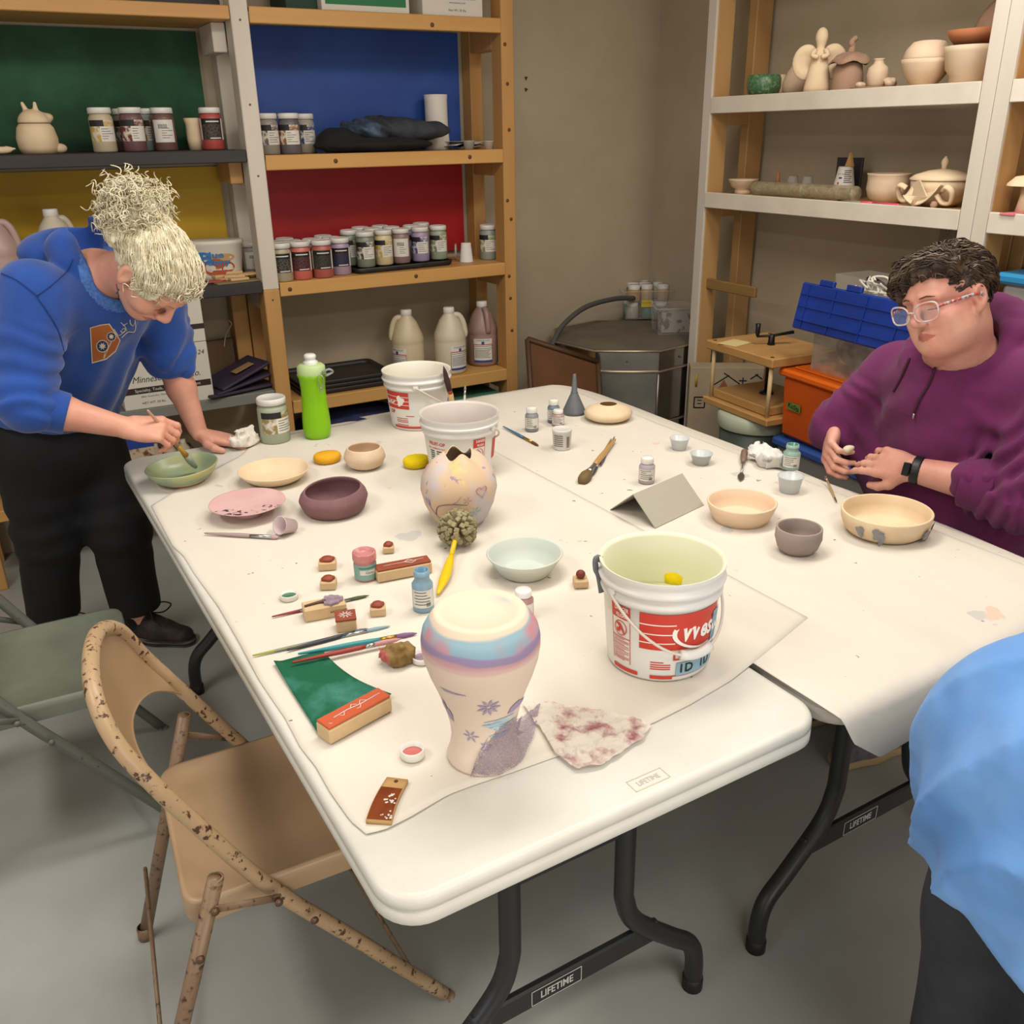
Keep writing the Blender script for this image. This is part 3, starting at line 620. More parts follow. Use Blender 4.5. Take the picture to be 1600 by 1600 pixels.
# round vase with a scalloped mouth
rvm=mat('pastel_vase_paint','#cdb090',.75,col2='#b9b3b8',vs=9,lo=.42,hi=.6,det=6)
nt=rvm.node_tree; N=nt.nodes; Lk=nt.links; b=N['Principled BSDF']; old=b.inputs['Base Color'].links[0].from_socket
tcn=[x for x in N if x.bl_idname=='ShaderNodeTexCoord'][0]
for sc,c,lo,hi,sd in((15,'#9fb4be',.60,.66,3),(13,'#c59a9c',.60,.67,8),(16,'#dcc184',.61,.68,13),(34,'#9d8a9c',.64,.67,20)):
    mpx=N.new('ShaderNodeMapping'); mpx.inputs['Location'].default_value=(sd,sd*2,sd); Lk.new(tcn.outputs['Object'],mpx.inputs[0]); tn=N.new('ShaderNodeTexNoise'); tn.inputs['Scale'].default_value=sc; tn.inputs['Detail'].default_value=5; Lk.new(mpx.outputs[0],tn.inputs['Vector'])
    rr=N.new('ShaderNodeValToRGB'); rr.color_ramp.elements[0].position=lo; rr.color_ramp.elements[1].position=hi; Lk.new(tn.outputs['Fac'],rr.inputs[0]); mm=N.new('ShaderNodeMix'); mm.data_type='RGBA'; Lk.new(rr.outputs[0],mm.inputs['Factor']); Lk.new(old,mm.inputs['A']); mm.inputs['B'].default_value=lin(c); old=mm.outputs['Result']
Lk.new(old,b.inputs['Base Color'])
sc_=lambda r,z,a:(r,z*(1+max(0,min(1,(z-.10)/.05))*.05*math.sin(4*a+2.2)))
rv2,rvP,rvH=pot('scalloped_vase','round pastel-painted vase with a scalloped mouth before the middle bucket','vase',719,813,709,[(36,0),(44,.1),(54,.3),(60,.52),(58,.68),(49,.83),(36,.94),(24,1.0)],rvm,th=.004,n=60,fn=sc_)
RRv=lambda z: float(np.interp(np.clip(z/rvH,0,1),[0,.1,.3,.52,.68,.83],[36,44,54,60,58,49]))/ppm((rvP[0],rvP[1],rvP[2]+z))
cA2=-math.atan2(rvP[0],rvP[1])
pkm=mat('rose_marks','#b98b93',.8); drk=mat('dark_marks','#6d6275',.8)
def heart(parent,R,ang,z,s,m):
    pts=[]
    for i in range(21):
        t=2*PI*i/20; x=s*.06*16*math.sin(t)**3; y=s*.06*(13*math.cos(t)-5*math.cos(2*t)-2*math.cos(3*t)-math.cos(4*t)); rr=R(z+y)+.0015; bb=ang+x/R(z); pts.append((rr*math.sin(bb),-rr*math.cos(bb),z+y))
    G().tube(pts,.0012,5).obj('painted_heart',m,parent)
heart(rv2,RRv,cA2+.62,.60*rvH,.016,pkm)
def line(parent,R,pl,m,name='painted_line',w=.0009):
    pts=[]
    for a,z in spl([(a,z,0) for a,z in pl],5) and [(p[0],p[1]) for p in spl([(a,z,0) for a,z in pl],5)]:
        rr=R(z)+.0012; pts.append((rr*math.sin(a),-rr*math.cos(a),z))
    G().tube(pts,w,5).obj(name,m,parent)
line(rv2,RRv,[(cA2-.75,.25*rvH),(cA2-.6,.40*rvH),(cA2-.2,.46*rvH),(cA2+.2,.44*rvH)],drk); line(rv2,RRv,[(cA2-.2,.46*rvH),(cA2-.05,.52*rvH),(cA2+.05,.58*rvH)],pkm)
line(rv2,RRv,[(cA2-.95,.46*rvH),(cA2-.9,.35*rvH),(cA2-.7,.2*rvH),(cA2-.6,.05*rvH)],lil)
burst(rv2,RRv,cA2-.25,.26*rvH,.016,pkm,5); burst(rv2,RRv,cA2+.45,.30*rvH,.016,ltb,6); decal(rv2,rvP,rvH,RRv(.45*rvH),RRv(.45*rvH),cA2-.98,.50*rvH,.012,.018,lil)
burst(rv2,RRv,cA2+.2,.5*rvH,.012,pkm,5); burst(rv2,RRv,cA2+.25,.78*rvH,.012,lil,6)
# ---------------------------------------------------------------- buckets
bkm=mat('white_bucket_plastic','#dad8d2',.35); bkin=mat('bucket_inside_white','#dcd6c6',.45); redk=mat('red_print','#c33a2c',.5); whk=mat('white_print','#e9e4da',.5); blk=mat('black_print','#1b1a1c',.5); lemon=mat('lemon_stain','#d9d8bd',.5)
waterm=mat('cloudy_water','#d2d4a6',.12); ywm=mat('yellow_sponge','#e0c400',.95,bump=.5,bs=120); ogm=mat('orange_yellow_sponge','#d9a01c',.95,bump=.5,bs=120)
blt=mat('blue_tape','#86a9b8',.7)
def bucket(label,bx,by,rimy,rimx0,rimx1,br,rot,inner,water=None,handle=0,group='white plastic buckets'):
    P=T(bx,by); H=zat(P,rimy)-P[2]; kt=ppm((P[0],P[1],P[2]+H)); R1=(rimx1-rimx0)/2/kt; R0=br/ppm(P)
    t=thing('bucket',label,'bucket',P,rot,None)
    def R(z): return R0+(R1*.95-R0)*z/H
    th=.003; pr=[(0,.004),(R0-.006,.004),(R0-.002,.0),(R0,.004)]
    for f in(.2,.5,.72): pr.append((R(f*H),f*H))
    for f,dr in((.725,.004),(.755,.0055),(.775,.004),(.785,.0005),(.81,.0),(.83,.001),(.84,.0065),(.87,.008),(.885,.0065),(.893,.0015),(.93,.0015),(.945,.003),(.985,.005),(1.0,.0045)): pr.append((R(f*H)+dr,f*H))
    g=G(); g.lathe(pr,64,0); 
    ins=[(R(H)+.0045,H),(R(H)+.001,H-.001)]+[(R(f*H)-th,f*H) for f in(.97,.6,.3)]+[(R0-th,.008),(0,.008)]
    g.lathe(ins,64,1); body=g.obj('bucket_body',[bkm,inner],t)
    if water: G().lathe([(0,0),(R(water*H)-th-.0005,0)],48,c=(0,0,water*H)).obj('water',waterm,t)
    return t,P,H,R,R1
def bk_label(t,H,R,a0,main=True,danger=None,txt='WESTCO',sub='LEMON',mirror=1):
    cone=(R(H)-R(0))/H
    def pa(z0,z1,b0,b1,m,name,e=.0007,n=14): G().patch(R(z0*H),R(z1*H),z0*H,z1*H,b0,b1,0,n,eps=e).obj(name,m,t)
    return pa,cone
def danger(t,H,R,a,w,z0=.12,z1=.70):
    cone=(R(H)-R(0))/H; e=.0008; g=G(); pa=lambda za,zb,b0,b1:g.patch(R(za*H),R(zb*H),za*H,zb*H,b0,b1,0,8,eps=e)
    pa(z1-.135,z1,a-w,a+w); pa(z0,z1-.135,a-w,a-w+.012); pa(z0,z1-.135,a+w-.012,a+w); pa(.37,.378,a-w,a+w)
    for i,z in enumerate((.355,.335,.32,.30,.285,.265,.245,.23,.21,.19,.17,.155,.14)): pa(z-.0,z+.006,a-w*.86,a+w*(.85 if i%3 else .4))
    g.obj('warning_label',redk,t)
    rr=R(.47*H)+.0012; g=G()
    for q in range(24):
        a1,a2=2*PI*q/24,2*PI*(q+1)/24
        for (ra,rb) in((.040*H*1.6,.046*H*1.6),): 
            vs=[]
            for (u,s_) in((a1,ra),(a2,ra),(a2,rb),(a1,rb)): x,y=s_*math.cos(u),s_*math.sin(u); vs.append((rr*math.sin(a+x/rr),-rr*math.cos(a+x/rr),.47*H+y))
            g.add(vs,[(0,1,2,3)])
    def poly(pts):
        g.add([(rr*math.sin(a+x*H/rr),-rr*math.cos(a+x*H/rr),.47*H+y*H) for x,y in pts],[tuple(range(len(pts)))])
    poly([(-.05,.03),(-.03,.05),(.0,.045),(.03,.005),(.015,-.005),(-.02,.015)]); poly([(-.045,-.01),(-.005,.005),(.0,-.03),(-.02,-.045),(-.045,-.04)]); poly([(.0,-.0),(.03,.0),(.045,-.035),(.03,-.04)]); poly([(-.052,.042),(-.042,.052),(.052,-.042),(.042,-.052)])
    g.obj('no_child_symbol',redk,t)
    text('DANGER',.045*H*1.25,whk,t,bend=R(.67*H)+.0013,z=(z1-.035)*H,ang=a+.03,sx=.7,bold=.02); text('PELIGRO',.04*H*1.2,whk,t,bend=R(.62*H)+.0013,z=(z1-.10)*H,ang=a+.03,sx=.65,bold=.02)
def bail(t,H,R,a,drop,tilt,grip=True,rr=.0026):
    z=.80*H; pts=[]
    for i in range(33):
        u=PI*i/32; zz=z-drop*math.sin(u)**1.15; r=R(max(zz,0))+.007+.006*math.sin(u); pts.append(np.array([r*math.cos(a+u),r*math.sin(a+u),zz]))
    h=G().tube(pts,rr,8).obj('bail_handle',mat('bail_wire','#d0c4b8',.4),t)
    if grip: G().tube(pts[13:20],.0085,12).obj('hand_grip',bkm,h)
    for q in(pts[0],pts[-1]): G().lathe([(0,0),(.010,0),(.010,.006),(0,.007)],12,M=frame(q*np.array([.94,.94,1]),(-q[1],q[0],0),(0,0,1))).obj('ear',bkm,t)
# C : near bucket, panel turned to the right of the camera
camdir=lambda P:-math.atan2(P[0],P[1])
t,P,H,R,R1=bucket('white bucket with a red panel and yellow water, nearest the camera','','',0,0,0,0,lemon) if 0 else bucket('white bucket with a red panel and yellow water, nearest the camera',1027,1022,870,928,1127,78,0,lemon,water=.50)
a0=camdir(P); pa,cone=bk_label(t,H,R,a0)
danger(t,H,R,a0-.72,.215)
pa(.335,.70,a0-.33,a0+1.25,redk,'red_panel',n=22)
for z in(.40,.49,.585): pa(z,z+.011,a0-.33,a0+.30,whk,'white_stripe',.0011)
g=G(); rr=R(.5*H)+.0014
for q in range(40):
    u1,u2=2*PI*q/40,2*PI*(q+1)/40; vs=[]
    for u,f in((u1,.90),(u2,.90),(u2,1),(u1,1)): x,y=f*.080*math.cos(u),f*.036*math.sin(u); vs.append((rr*math.sin(a0+1.05+x/rr),-rr*math.cos(a0+1.05+x/rr),.50*H+y))
    g.add(vs,[(0,1,2,3)])
g.obj('oval_outline',whk,t)
text('Westco',.046,whk,t,bend=rr,z=.50*H,ang=a0+.98,shear=.25,bold=.03,sx=.8)
text('LEMON',.019,redk,t,bend=R(.30*H)+.001,z=.262*H,ang=a0+.62,bold=.04,cone=cone)
g=G()
for i,z in enumerate((.20,.175,.152,.13)): g.patch(R(z*H),R(z*H+.002),z*H,z*H+.0022,a0-.12,a0+(.25 if i else .12),0,8)
g.obj('small_print',redk,t)
pa(.035,.075,a0-.93,a0-.36,redk,'red_band'); pa(.03,.068,a0-.12,a0+.30,redk,'red_band'); pa(.055,.068,a0+.30,a0+1.2,redk,'red_line')
pa(.06,.62,a0+1.12,a0+1.45,blt,'blue_tape',.0016); pa(.065,.20,a0+.36,a0+1.2,blt,'blue_tape',.0017)
text('1D  1D',.024,blk,t,bend=R(.14*H)+.0026,z=.138*H,ang=a0+.78,bold=.02); text('YELLOW',.012,blk,t,bend=R(.5*H)+.0026,z=.58*H,ang=a0+1.28)
bail(t,H,R,a0+PI+.66,.50*H,1.0)
tag(G().lathe([(0,-.02),(.03,-.018),(.042,-.006),(.042,.008),(.03,.018),(0,.02)],24,sy=.8).obj('sponge',ywm,None,tuple(Wz(1064,901,P[2]+.50*H)+np.array([0,0,.008]))),'bright yellow sponge floating in the nearest bucket','sponge')
# grey scraper leaning on the outside of that bucket
q=P+np.array([-R1*.90,R1*.62,0]); tg=thing('scraper','grey-handled scraper hooked over the left rim of the nearest bucket','scraper',(0,0,0))
A=np.array(Wy(931,872,P[1]+.06)); Bq=np.array(Wy(940,925,P[1]+.055))
G().tube(spl([A+(0.012,0,-.006),A,A+(0.0005,0,-.02),(A+Bq)/2,Bq],5),[.004]*3+[.007]*18 if 0 else .006,8,flat=.5,ref=(0,1,0)).obj('handle',mat('grey_rubber','#6a6f75',.5),tg)
# B : middle bucket
t,P,H,R,R1=bucket('white bucket with small red text, directly behind the scalloped vase',721,738,643,660,786,48,0,mat('bucket_inside_grey','#c2b9b3',.5,col2='#cbbfb6',vs=5),group=None)
a0=camdir(P); pa,cone=bk_label(t,H,R,a0); danger(t,H,R,a0+.55,.19)
text('FRUIT-OP',.013,redk,t,bend=R(.6*H)+.001,z=.62*H,ang=a0-.72,bold=.03); text('RECOMMENDED USES',.008,redk,t,bend=R(.5*H)+.001,z=.55*H,ang=a0-.66,bold=.02)
g=G()
for i,z in enumerate((.49,.455,.42,.385,.35)):
    for b0,b1 in((-1.0,-.82),(-.74,-.45-.05*(i%3))): g.patch(R(z*H),R(z*H+.003),z*H,z*H+.003,a0+b0,a0+b1,0,6)
g.obj('small_print',blk,t); pa(.30,.62,a0+1.12,a0+1.5,redk,'red_panel'); bail(t,H,R,a0+1.05-PI/2,.40*H,1)
# A : far bucket
t,P,H,R,R1=bucket('white bucket with a red panel and barcode, farthest of the three',655,661,576,597,706,42,0,bkin,group=None)
a0=camdir(P); pa,cone=bk_label(t,H,R,a0); pa(.40,.70,a0-1.25,a0-.30,redk,'red_panel')
for z in(.47,.54,.615): pa(z,z+.010,a0-1.25,a0-.30,whk,'white_stripe',.0011)
text('CO',.03,whk,t,bend=R(.5*H)+.0014,z=.54*H,ang=a0-1.05,bold=.03); text('OP',.016,redk,t,bend=R(.33*H)+.0014,z=.335*H,ang=a0-1.0,bold=.04)
decal(t,P,H,R(0)+.0008,R(H)+.0008,a0-.60,.55*H,.013,.017,whk,name='faded_print')
g=G()
for i in range(16): z=.13+.30*i/16; g.patch(R(z*H),R(z*H+.004),z*H,z*H+random.choice((.002,.004,.0055)),a0+.22,a0+.60,0,5)
g.obj('barcode',blk,t); g=G()
for i,z in enumerate((.27,.22,.185,.155,.10)): g.patch(R(z*H),R(z*H+.002),z*H,z*H+.0022,a0-(.85 if i else .45),a0-(.38 if i else .15),0,8)
g.obj('small_print',redk,t); pa(.045,.085,a0-1.0,a0+.35,redk,'red_band'); bail(t,H,R,a0-PI/2-.05,.45*H,1)
# ---------------------------------------------------------------- small things on the table
ZT=.7412
def TT(x,y,z=ZT): return T(x,y,z)
tan=mat('maple_block','#c9ad84',.6,col2='#b99a6e',vs=9,st=(1,.15,1)); rubr=mat('red_rubber','#8d4229',.6,col2='#7c3822',vs=12); rubo=mat('orange_rubber','#b8512c',.6); pale=mat('paint_smear_white','#d4c3bd',.6); lilp=mat('lilac_paint','#94828f',.5,col2='#7d6a78',vs=90)
def stamp(p0,p1,w,h,rub,label,wt=0,rh=.005,name='rubber_stamp',shape='rect',group=None,mark=None):
    A,Bp=TT(*p0),TT(*p1); c=(A+Bp)/2; L_=np.linalg.norm((Bp-A)[:2]); a=math.atan2(Bp[1]-A[1],Bp[0]-A[0])
    t=thing(name,label,'rubber stamp',c,a,group)
    G().box((0,0,h/2),(L_,w,h),.002).obj('wood_block',tan,t)
    g=G()
    if shape=='rect': g.box((0,0,h+rh/2),(L_*.985,w*.9,rh),.0012)
    elif shape=='dome':
        pts=[]; 
        for i in range(20): u=2*PI*i/20; q=1+.10*math.sin(4*u); pts.append((L_*.42*q*math.cos(u),w*.40*q*math.sin(u)))
        g.prism(pts,h,h+rh,0); g.lathe([(L_*.36,h+rh*.9),(L_*.3,h+rh*1.5),(0,h+rh*1.7)],16,sy=w/L_)
    elif shape=='ball':
        g.lathe([(0,h)]+[(L_*.34*math.sin(u),h+L_*.30-L_*.32*math.cos(u)) for u in np.linspace(.5,PI,9)],18)
    elif shape=='leaf':
        n=26; pts=[]
        for i in range(n): u=2*PI*i/n; q=1+.10*math.sin(9*u); pts.append((L_*.22+L_*.24*q*math.cos(u),w*.46*q*math.sin(u)*(1-.3*math.cos(u))))
        g.prism(pts,h,h+rh,0)
    elif shape=='square': g.box((0,0,h+rh/2),(L_*1.05,w*1.05,rh),.001)
    rr=g.obj('rubber_face',rub,t)
    if shape=='leaf': G().tube([(-L_*.46,-.004,h+.002),(-L_*.1,.001,h+.003),(L_*.05,0,h+.003)],[.0025,.003,.0045],6).obj('rubber_stem',mat('brown_rubber','#5b4237',.6),t)
    if mark:
        g=G()
        for pl,wd in mark: g.tube([(x*L_,y*w,h+rh+.0004) for x,y in pl],wd,5,flat=.4,ref=(0,0,1))
        g.obj('carved_mark',pale,t)
    return t
br=lambda s=0:[([(-.32,0),(-.1,.05),(.1,-.03),(.42,.02)],.0011),([(-.05,.04),(.0,.24),(.06,.05)],.0009),([(.08,-.02),(.14,.22),(.2,-.0)],.0009),([(.1,-.03),(.05,-.22),(.0,-.2)],.0009),([(-.15,.03),(-.2,-.2),(-.24,-.05)],.0009),([(-.44,-.2),(-.40,-.3)],.0008)]
stamp((506,1157),(603,1104),.036,.026,rubo,'long rubber stamp with orange face lying against the green sheet',mark=br())
stamp((588,906),(672,890),.034,.024,rubr,'long rubber stamp with brick-red face beside the pink paint jar',mark=[([(-.35,0),(.1,.0),(.4,.1)],.0009),([(.02,0),(.12,.25),(.2,.02)],.0012),([(.05,-.05),(.15,-.25),(.25,0)],.0012)])
t=stamp((475,966),(540,954),.040,.026,lilp,'long rubber stamp with a lilac-painted leaf face',shape='leaf')
text('ARTSTAMP',.007,blk,t,M=frame((.025,-.0204,.013),(1,0,0),(0,0,1)))
stamp((526,983),(557,979),.036,.024,rubr,'square rubber stamp with a white flower on its red face',shape='square',mark=[([(.08*math.cos(a),.08*math.sin(a)),(.36*math.cos(a),.34*math.sin(a))],.0012) for a in np.linspace(0,2*PI,11)[:-1]])
stamp((499,888),(526,886),.032,.018,rubr,'rear one of the two little domed rubber stamps set close together',shape='dome',mark=[([(-.1,.1),(0,.2),(.1,.1)],.001)])
stamp((502,918),(526,917),.030,.018,rubr,'front one of the two little domed rubber stamps set close together',shape='dome',mark=[([(-.1,.1),(0,.2),(.1,.1)],.001)])
stamp((599,862),(616,861),.026,.015,rubr,'smallest rubber stamp standing behind the pink paint jar',shape='dome')
stamp((579,960),(603,958),.028,.018,rubr,'little rubber stamp with pale paint on its face near the blue bottle',shape='dome',mark=[([(-.25,.1),(-.1,.2),(.1,.18),(.25,.1)],.003),([(-.2,0),(.2,0)],.003)])
stamp((896,915),(918,914),.032,.017,mat('dark_red_rubber','#6f2c1d',.6),'rubber stamp with a round red knob beside the pale blue bowl',shape='ball')
# test tile
A=TT(572,1287,.741);B_=TT(612,1290,.741);C_=TT(638,1223,.741);D_=TT(605,1219,.741); cc=(A+B_+C_+D_)/4
t=thing('glaze_test_tile','small glazed test tile, rust brown with white dots','test tile',cc)
def quadlerp(u,v): return (A*(1-u)*(1-v)+B_*u*(1-v)+C_*u*v+D_*(1-u)*v)-cc
g=G(); rows=[[tuple(quadlerp(i/6,j/10)+np.array([.004*math.sin(j/10*PI)*(-1),0,.006])) for i in range(7)] for j in range(11)]; g.grid(rows,0,None,.006); g.obj('tile_body',mat('tan_clay','#b08a58',.7),t)
rows=[[tuple(quadlerp(.02+.96*i/6,.03+.75*j/10)+np.array([.004*math.sin((.03+.75*j/10)*PI)*(-1),0,.0066])) for i in range(7)] for j in range(11)]
G().grid(rows,0).obj('rust_glaze',mat('rust_glaze','#7c3a15',.25,col2='#6b2f10',vs=40),t)
g=G()
for i in range(24):
    u,v=.45+.5*random.random(),.06+.66*random.random(); p=quadlerp(u,v)+np.array([-.004*math.sin(v*PI),0,.0068]); g.lathe([(.0022*random.uniform(.5,1.1),0),(0,.0008)],8,c=tuple(p))
g.obj('white_dot',mat('white_glaze','#c9c2bd',.3),t)['kind']='stuff'
G().lathe([(0,.0002),(.003,.0002),(.003,.0004)],12,c=tuple(quadlerp(.5,.92)+np.array([0,0,.0062]))).obj('hole',mat('hole_dark','#4a3420',.8),t)
# green painted sheet
A,B_,C_,D_=[TT(*p,.744) for p in((497,1146),(612,1088),(503,1016),(428,1036))]; cc=(A+B_+C_+D_)/4; rows=[]
for j in range(17):
    v=j/16; row=[]
    for i in range(17):
        u=i/16; p=A*(1-u)*(1-v)+B_*u*(1-v)+C_*u*v+D_*(1-u)*v-cc; p[2]=.0005+.010*max(0,u-.8)*5*(1-v)*max(0,.4-v)*1.2+.008*max(0,.15-u)*max(0,v-.6)*10
        p=p+np.array([-.012*math.sin(v*PI)*(u),.0,0]); row.append(tuple(p))
    rows.append(row)
grn=mat('green_marbled_paint','#0c5a3c',.4,col2='#4c8f86',vs=9,lo=.48,hi=.78,det=9)
tag(G().grid(rows,0,None,.0008).obj('painted_sheet',grn,None,cc),'dark green marbled sheet under the long orange stamp','sheet')
# sponge scrap
tag(sdf_obj('sponge_scrap',lambda P:sd_ell(P,(0,.002,.018),(.036,.024,.019))+.018*vnoise(P,55,3)+.008*vnoise(P,150,4),(-.06,-.05,-.01),(.06,.05,.05),.0028,[mat('brown_sponge','#8a6f42',.95,col2='#70572f',vs=60),mat('rose_sponge_end','#a85a52',.95)],None,lambda c:(c[:,0]<-.022),1,TT(622,1034)),'brown scrap of sponge stained pink at one end','sponge')
# bottles & lids
cap=mat('white_cap','#d9d6cf',.4); lab=mat('paper_label','#d2cec3',.6); ink=mat('grey_ink','#4a4a4c',.6)
def bottle(bx,by,topy,wpx,col,label,capm=cap,opened=False,labm=lab,wide=False,band=None,group=None,name='paint_bottle',prints=1,inside=None):
    P=TT(bx,by); H=zat(P,topy)-P[2]; R=wpx/2/ppm(P); t=thing(name,label,'paint bottle',P,camdir(P),group)
    m=mat('paint_'+col.strip('#'),col,.3,spec=.4); nk=.93 if wide else .72; zs=.70 if wide else .66
    capz=.80
    pr=[(0,0),(R*.92,0),(R,.03*H),(R,zs*H),(R*(nk+.12),(zs+.06)*H),(R*nk,(zs+.10)*H)]
    if opened: pr+=[(R*nk,.86*H),(R*nk*1.08,.87*H),(R*nk*1.08,.93*H),(R*nk,.94*H),(R*nk,H),(R*nk*.86,H),(R*nk*.86,.78*H),(0,.78*H)]
    else: pr+=[(R*nk,.80*H),(0,.80*H)]
    g=G(); g.lathe(pr,28)
    if opened and inside:
        for i,f in enumerate(g.f):
            if i>=len(g.f)-28*2: g.m[i]=1
    g.obj('bottle_body',[m,mat('paint_in_'+(inside or col).strip('#'),inside or col,.25)],t)
    if not opened:
        G().lathe([(R*nk*1.10,.78*H),(R*nk*1.12,.80*H),(R*nk*1.12,.97*H),(R*nk*1.02,H),(0,H)],24).obj('cap',capm,t)
    lb=G(); lb.patch(R,R,.14*H,.58*H,-1.15,1.15,0,14); l=lb.obj('label',labm,t)
    g=G()
    for i in range(5):
        z=(.52-.075*i)*H; b0=-.85+.1*(i%2); b1=random.uniform(-.1,.8); g.patch(R,R,z,z+.018*H,b0,b1,0,8,eps=.0011)
    for i in range(5): b=.30+.09*i; g.patch(R,R,.17*H,.27*H,b,b+.045,0,1,eps=.0011)
    g.obj('label_print',ink,l)
    return t
bottle(662,951,890,33,'#7f9dae','open pale blue paint bottle beside the yellow scrub handle',opened=True,inside='#5f87a0')
bottle(818,962,921,32,'#a3797a','pink paint bottle with a white cap, half hidden behind the tall vase')
t=bottle(831,672,636,21,'#84868a','grey-blue paint bottle, left of the three bottles by the funnel'); bottle(865,659,624,19,'#6d7985','dark slate paint bottle, rearmost of the three bottles by the funnel'); bottle(872,664,640,19.5,'#a88f88','dusty rose paint bottle behind the white lidded cup')
bottle(1010,753,714,25,'#a79ca3','pale lilac paint bottle standing behind the grey folded card')
bottle(1235,732,694,26,'#8ba89c','open sage green paint bottle near the hands of the woman in purple',opened=True,inside='#3f7a60')
# pink paint jar (open, rim smeared)
P=TT(572,902); H=zat(P,861)-P[2]; R=18.3/ppm(P); t=thing('paint_jar','open jar of pink paint with a teal and white label','paint jar',P,camdir(P)); pkp=mat('pink_paint','#c58482',.3,col2='#bb7675',vs=60,bump=.1); 
G().lathe([(0,0),(R*.86,0),(R*.93,.03*H),(R*.95,.62*H),(R*.93,.68*H),(R*1.0,.70*H),(R*1.02,.76*H),(R*1.0,.95*H),(R*.95,H),(R*.84,H),(R*.82,.90*H),(0,.89*H)],28,fn=lambda r,z,a:(r*(1+.02*math.sin(5*a)*(z>.7*H)),z)).obj('jar_body',pkp,t)
tl=mat('teal_label','#7aa59a',.6); g=G(); g.patch(R*.93,R*.95,.06*H,.62*H,-1.5,1.5,0,16); l=g.obj('label',tl,t); G().patch(R*.94,R*.95,.26*H,.44*H,-.5,1.3,0,10,eps=.0011).obj('label_panel',lab,l); text('Gloss',.008,ink,l,bend=R*.95+.0016,z=.35*H,ang=.35); G().patch(R*.95,R*.95,.50*H,.53*H,-.6,1.2,0,10,eps=.0011).obj('label_print',mat('dark_teal','#2f5f58',.6),l)
def lid(bx,by,w,label,inner,h=.011):
    P=TT(bx,by); R=w/2/ppm(P); t=thing('jar_lid',label,'lid',P); G().lathe([(0,0),(R*.92,0),(R,.0015),(R,h-.001),(R*.97,h),(R*.88,h),(R*.86,.004),(0,.004)],28,fn=lambda r,z,a:(r*(1+.008*math.sin(24*a)*(r>R*.95)),z)).obj('lid_shell',cap,t)
    G().lathe([(R*.86,.0055),(R*.6,.0062),(0,.0058)],24).obj('paint_film',mat('film_'+inner.strip('#'),inner,.25,col2='#d9b0ac' if inner=='#c06a66' else None,vs=40,lo=.6,hi=.7),t)
lid(452,935,28,'upturned jar lid holding dark green paint','#3d6b4c'); lid(645,1181,38,'upturned jar lid holding pink paint','#c06a66',.014); lid(660,1032,34,'upturned lid with lilac paint tucked behind the tall vase','#8d7a8b')
# brushes
gold=mat('brass_ferrule','#b08d3f',.3,.9); silv=mat('steel_ferrule','#a9a8a4',.28,.9)
def brush(p0,p1,label,hcol,tcol,w=.0042,fer=silv,hf=.68,ff=.82,flatend=0,z0=None,z1=None,h2=None,pts3=None):
    A=TT(*p0) if pts3 is None else np.array(pts3[0],float); Bp=TT(*p1) if pts3 is None else np.array(pts3[1],float)
    if z0 is not None: A=Wz(*p0,z0)
    if z1 is not None: Bp=Wz(*p1,z1)
    if pts3 is None: A=A+np.array([0,0,w*(1 if z0 is None else 0)]); Bp=Bp+np.array([0,0,w*.8 if z1 is None else 0])
    t=thing('paint_brush',label,'paint brush',A); D=Bp-A; f=lambda u:tuple(D*u)
    g=G(); g.tube([f(u) for u in(0,.02,.15,.45,.6,hf)],[w*.35,w*.5,w*.7,w*1.1,w*1.05,w*.85],10,0)
    hm=mat('brush_handle_'+hcol.strip('#'),hcol,.35)
    if h2:
        for i,fc in enumerate(g.f):
            c=np.mean([g.v[k] for k in fc],axis=0); u=(c@D)/(D@D)
            if u<.30 and int(u*28)%2==0: g.m[i]=1
    g.obj('handle',[hm,mat('brush_handle2_'+(h2 or hcol).strip('#'),h2 or hcol,.4)],t)
    G().tube([f(hf-.02),f((hf+ff)/2),f(ff)],[w*.9,w*1.0,w*(1.05+.5*flatend)],10).obj('ferrule',fer,t)
    G().tube([f(ff-.01),f(ff+(1-ff)*.4),f(ff+(1-ff)*.8),f(1)],[w*(1+.5*flatend),w*(1.15+.9*flatend),w*(.7+1.1*flatend),w*(.12+1.2*flatend)],10).obj('bristles',mat('bristles_'+tcol.strip('#'),tcol,.7,bump=.3,bs=150),t)
    return t
brush((395,1027),(610,980),'long brush with a yellow-ringed grey handle and pale blue tip','#6f7a85','#88a0a8',.0036,h2='#9a9a3c')
brush((449,1019),(577,985),'dark navy handled brush lying in front of the square stamp','#2e3038','#566470',.0042,fer=mat('dark_ferrule','#4a4c52',.4,.7))
brush((466,1025),(652,992),'turquoise handled brush with a brass ferrule and purple tip','#2f8a90','#7c5a80',.0045,fer=gold,hf=.70,ff=.82)
brush((456,1035),(628,998),'red handled brush lying over the top of the green sheet','#8e2f22','#c08a8a',.0045,hf=.68,ff=.74,z0=.752,z1=.752)
brush((425,966),(577,932),'slim red brush lying behind the long lilac leaf stamp, tip green','#8a2a33','#4a5a38',.0034,hf=.30,ff=.80)
brush((786,668),(842,698),'blue handled brush with a brass ferrule by the grey-blue bottle','#3d6b86','#6b4a2c',.0040,fer=gold,hf=.5,ff=.82)
brush((961,691),(909,756),'large wooden flat brush with stiff tan bristles','#b08a55','#6b5431',.0085,hf=.66,ff=.84,flatend=1)
brush((955,688),(925,745),'slim wooden brush lying under the large flat brush','#a07a48','#3a3a3a',.0045,hf=.62,ff=.8)
brush((960,684),(938,730),'blue-ended thin brush lying beside the large flat brush','#4a5a78','#4a4a4a',.0035,hf=.4,ff=.7)
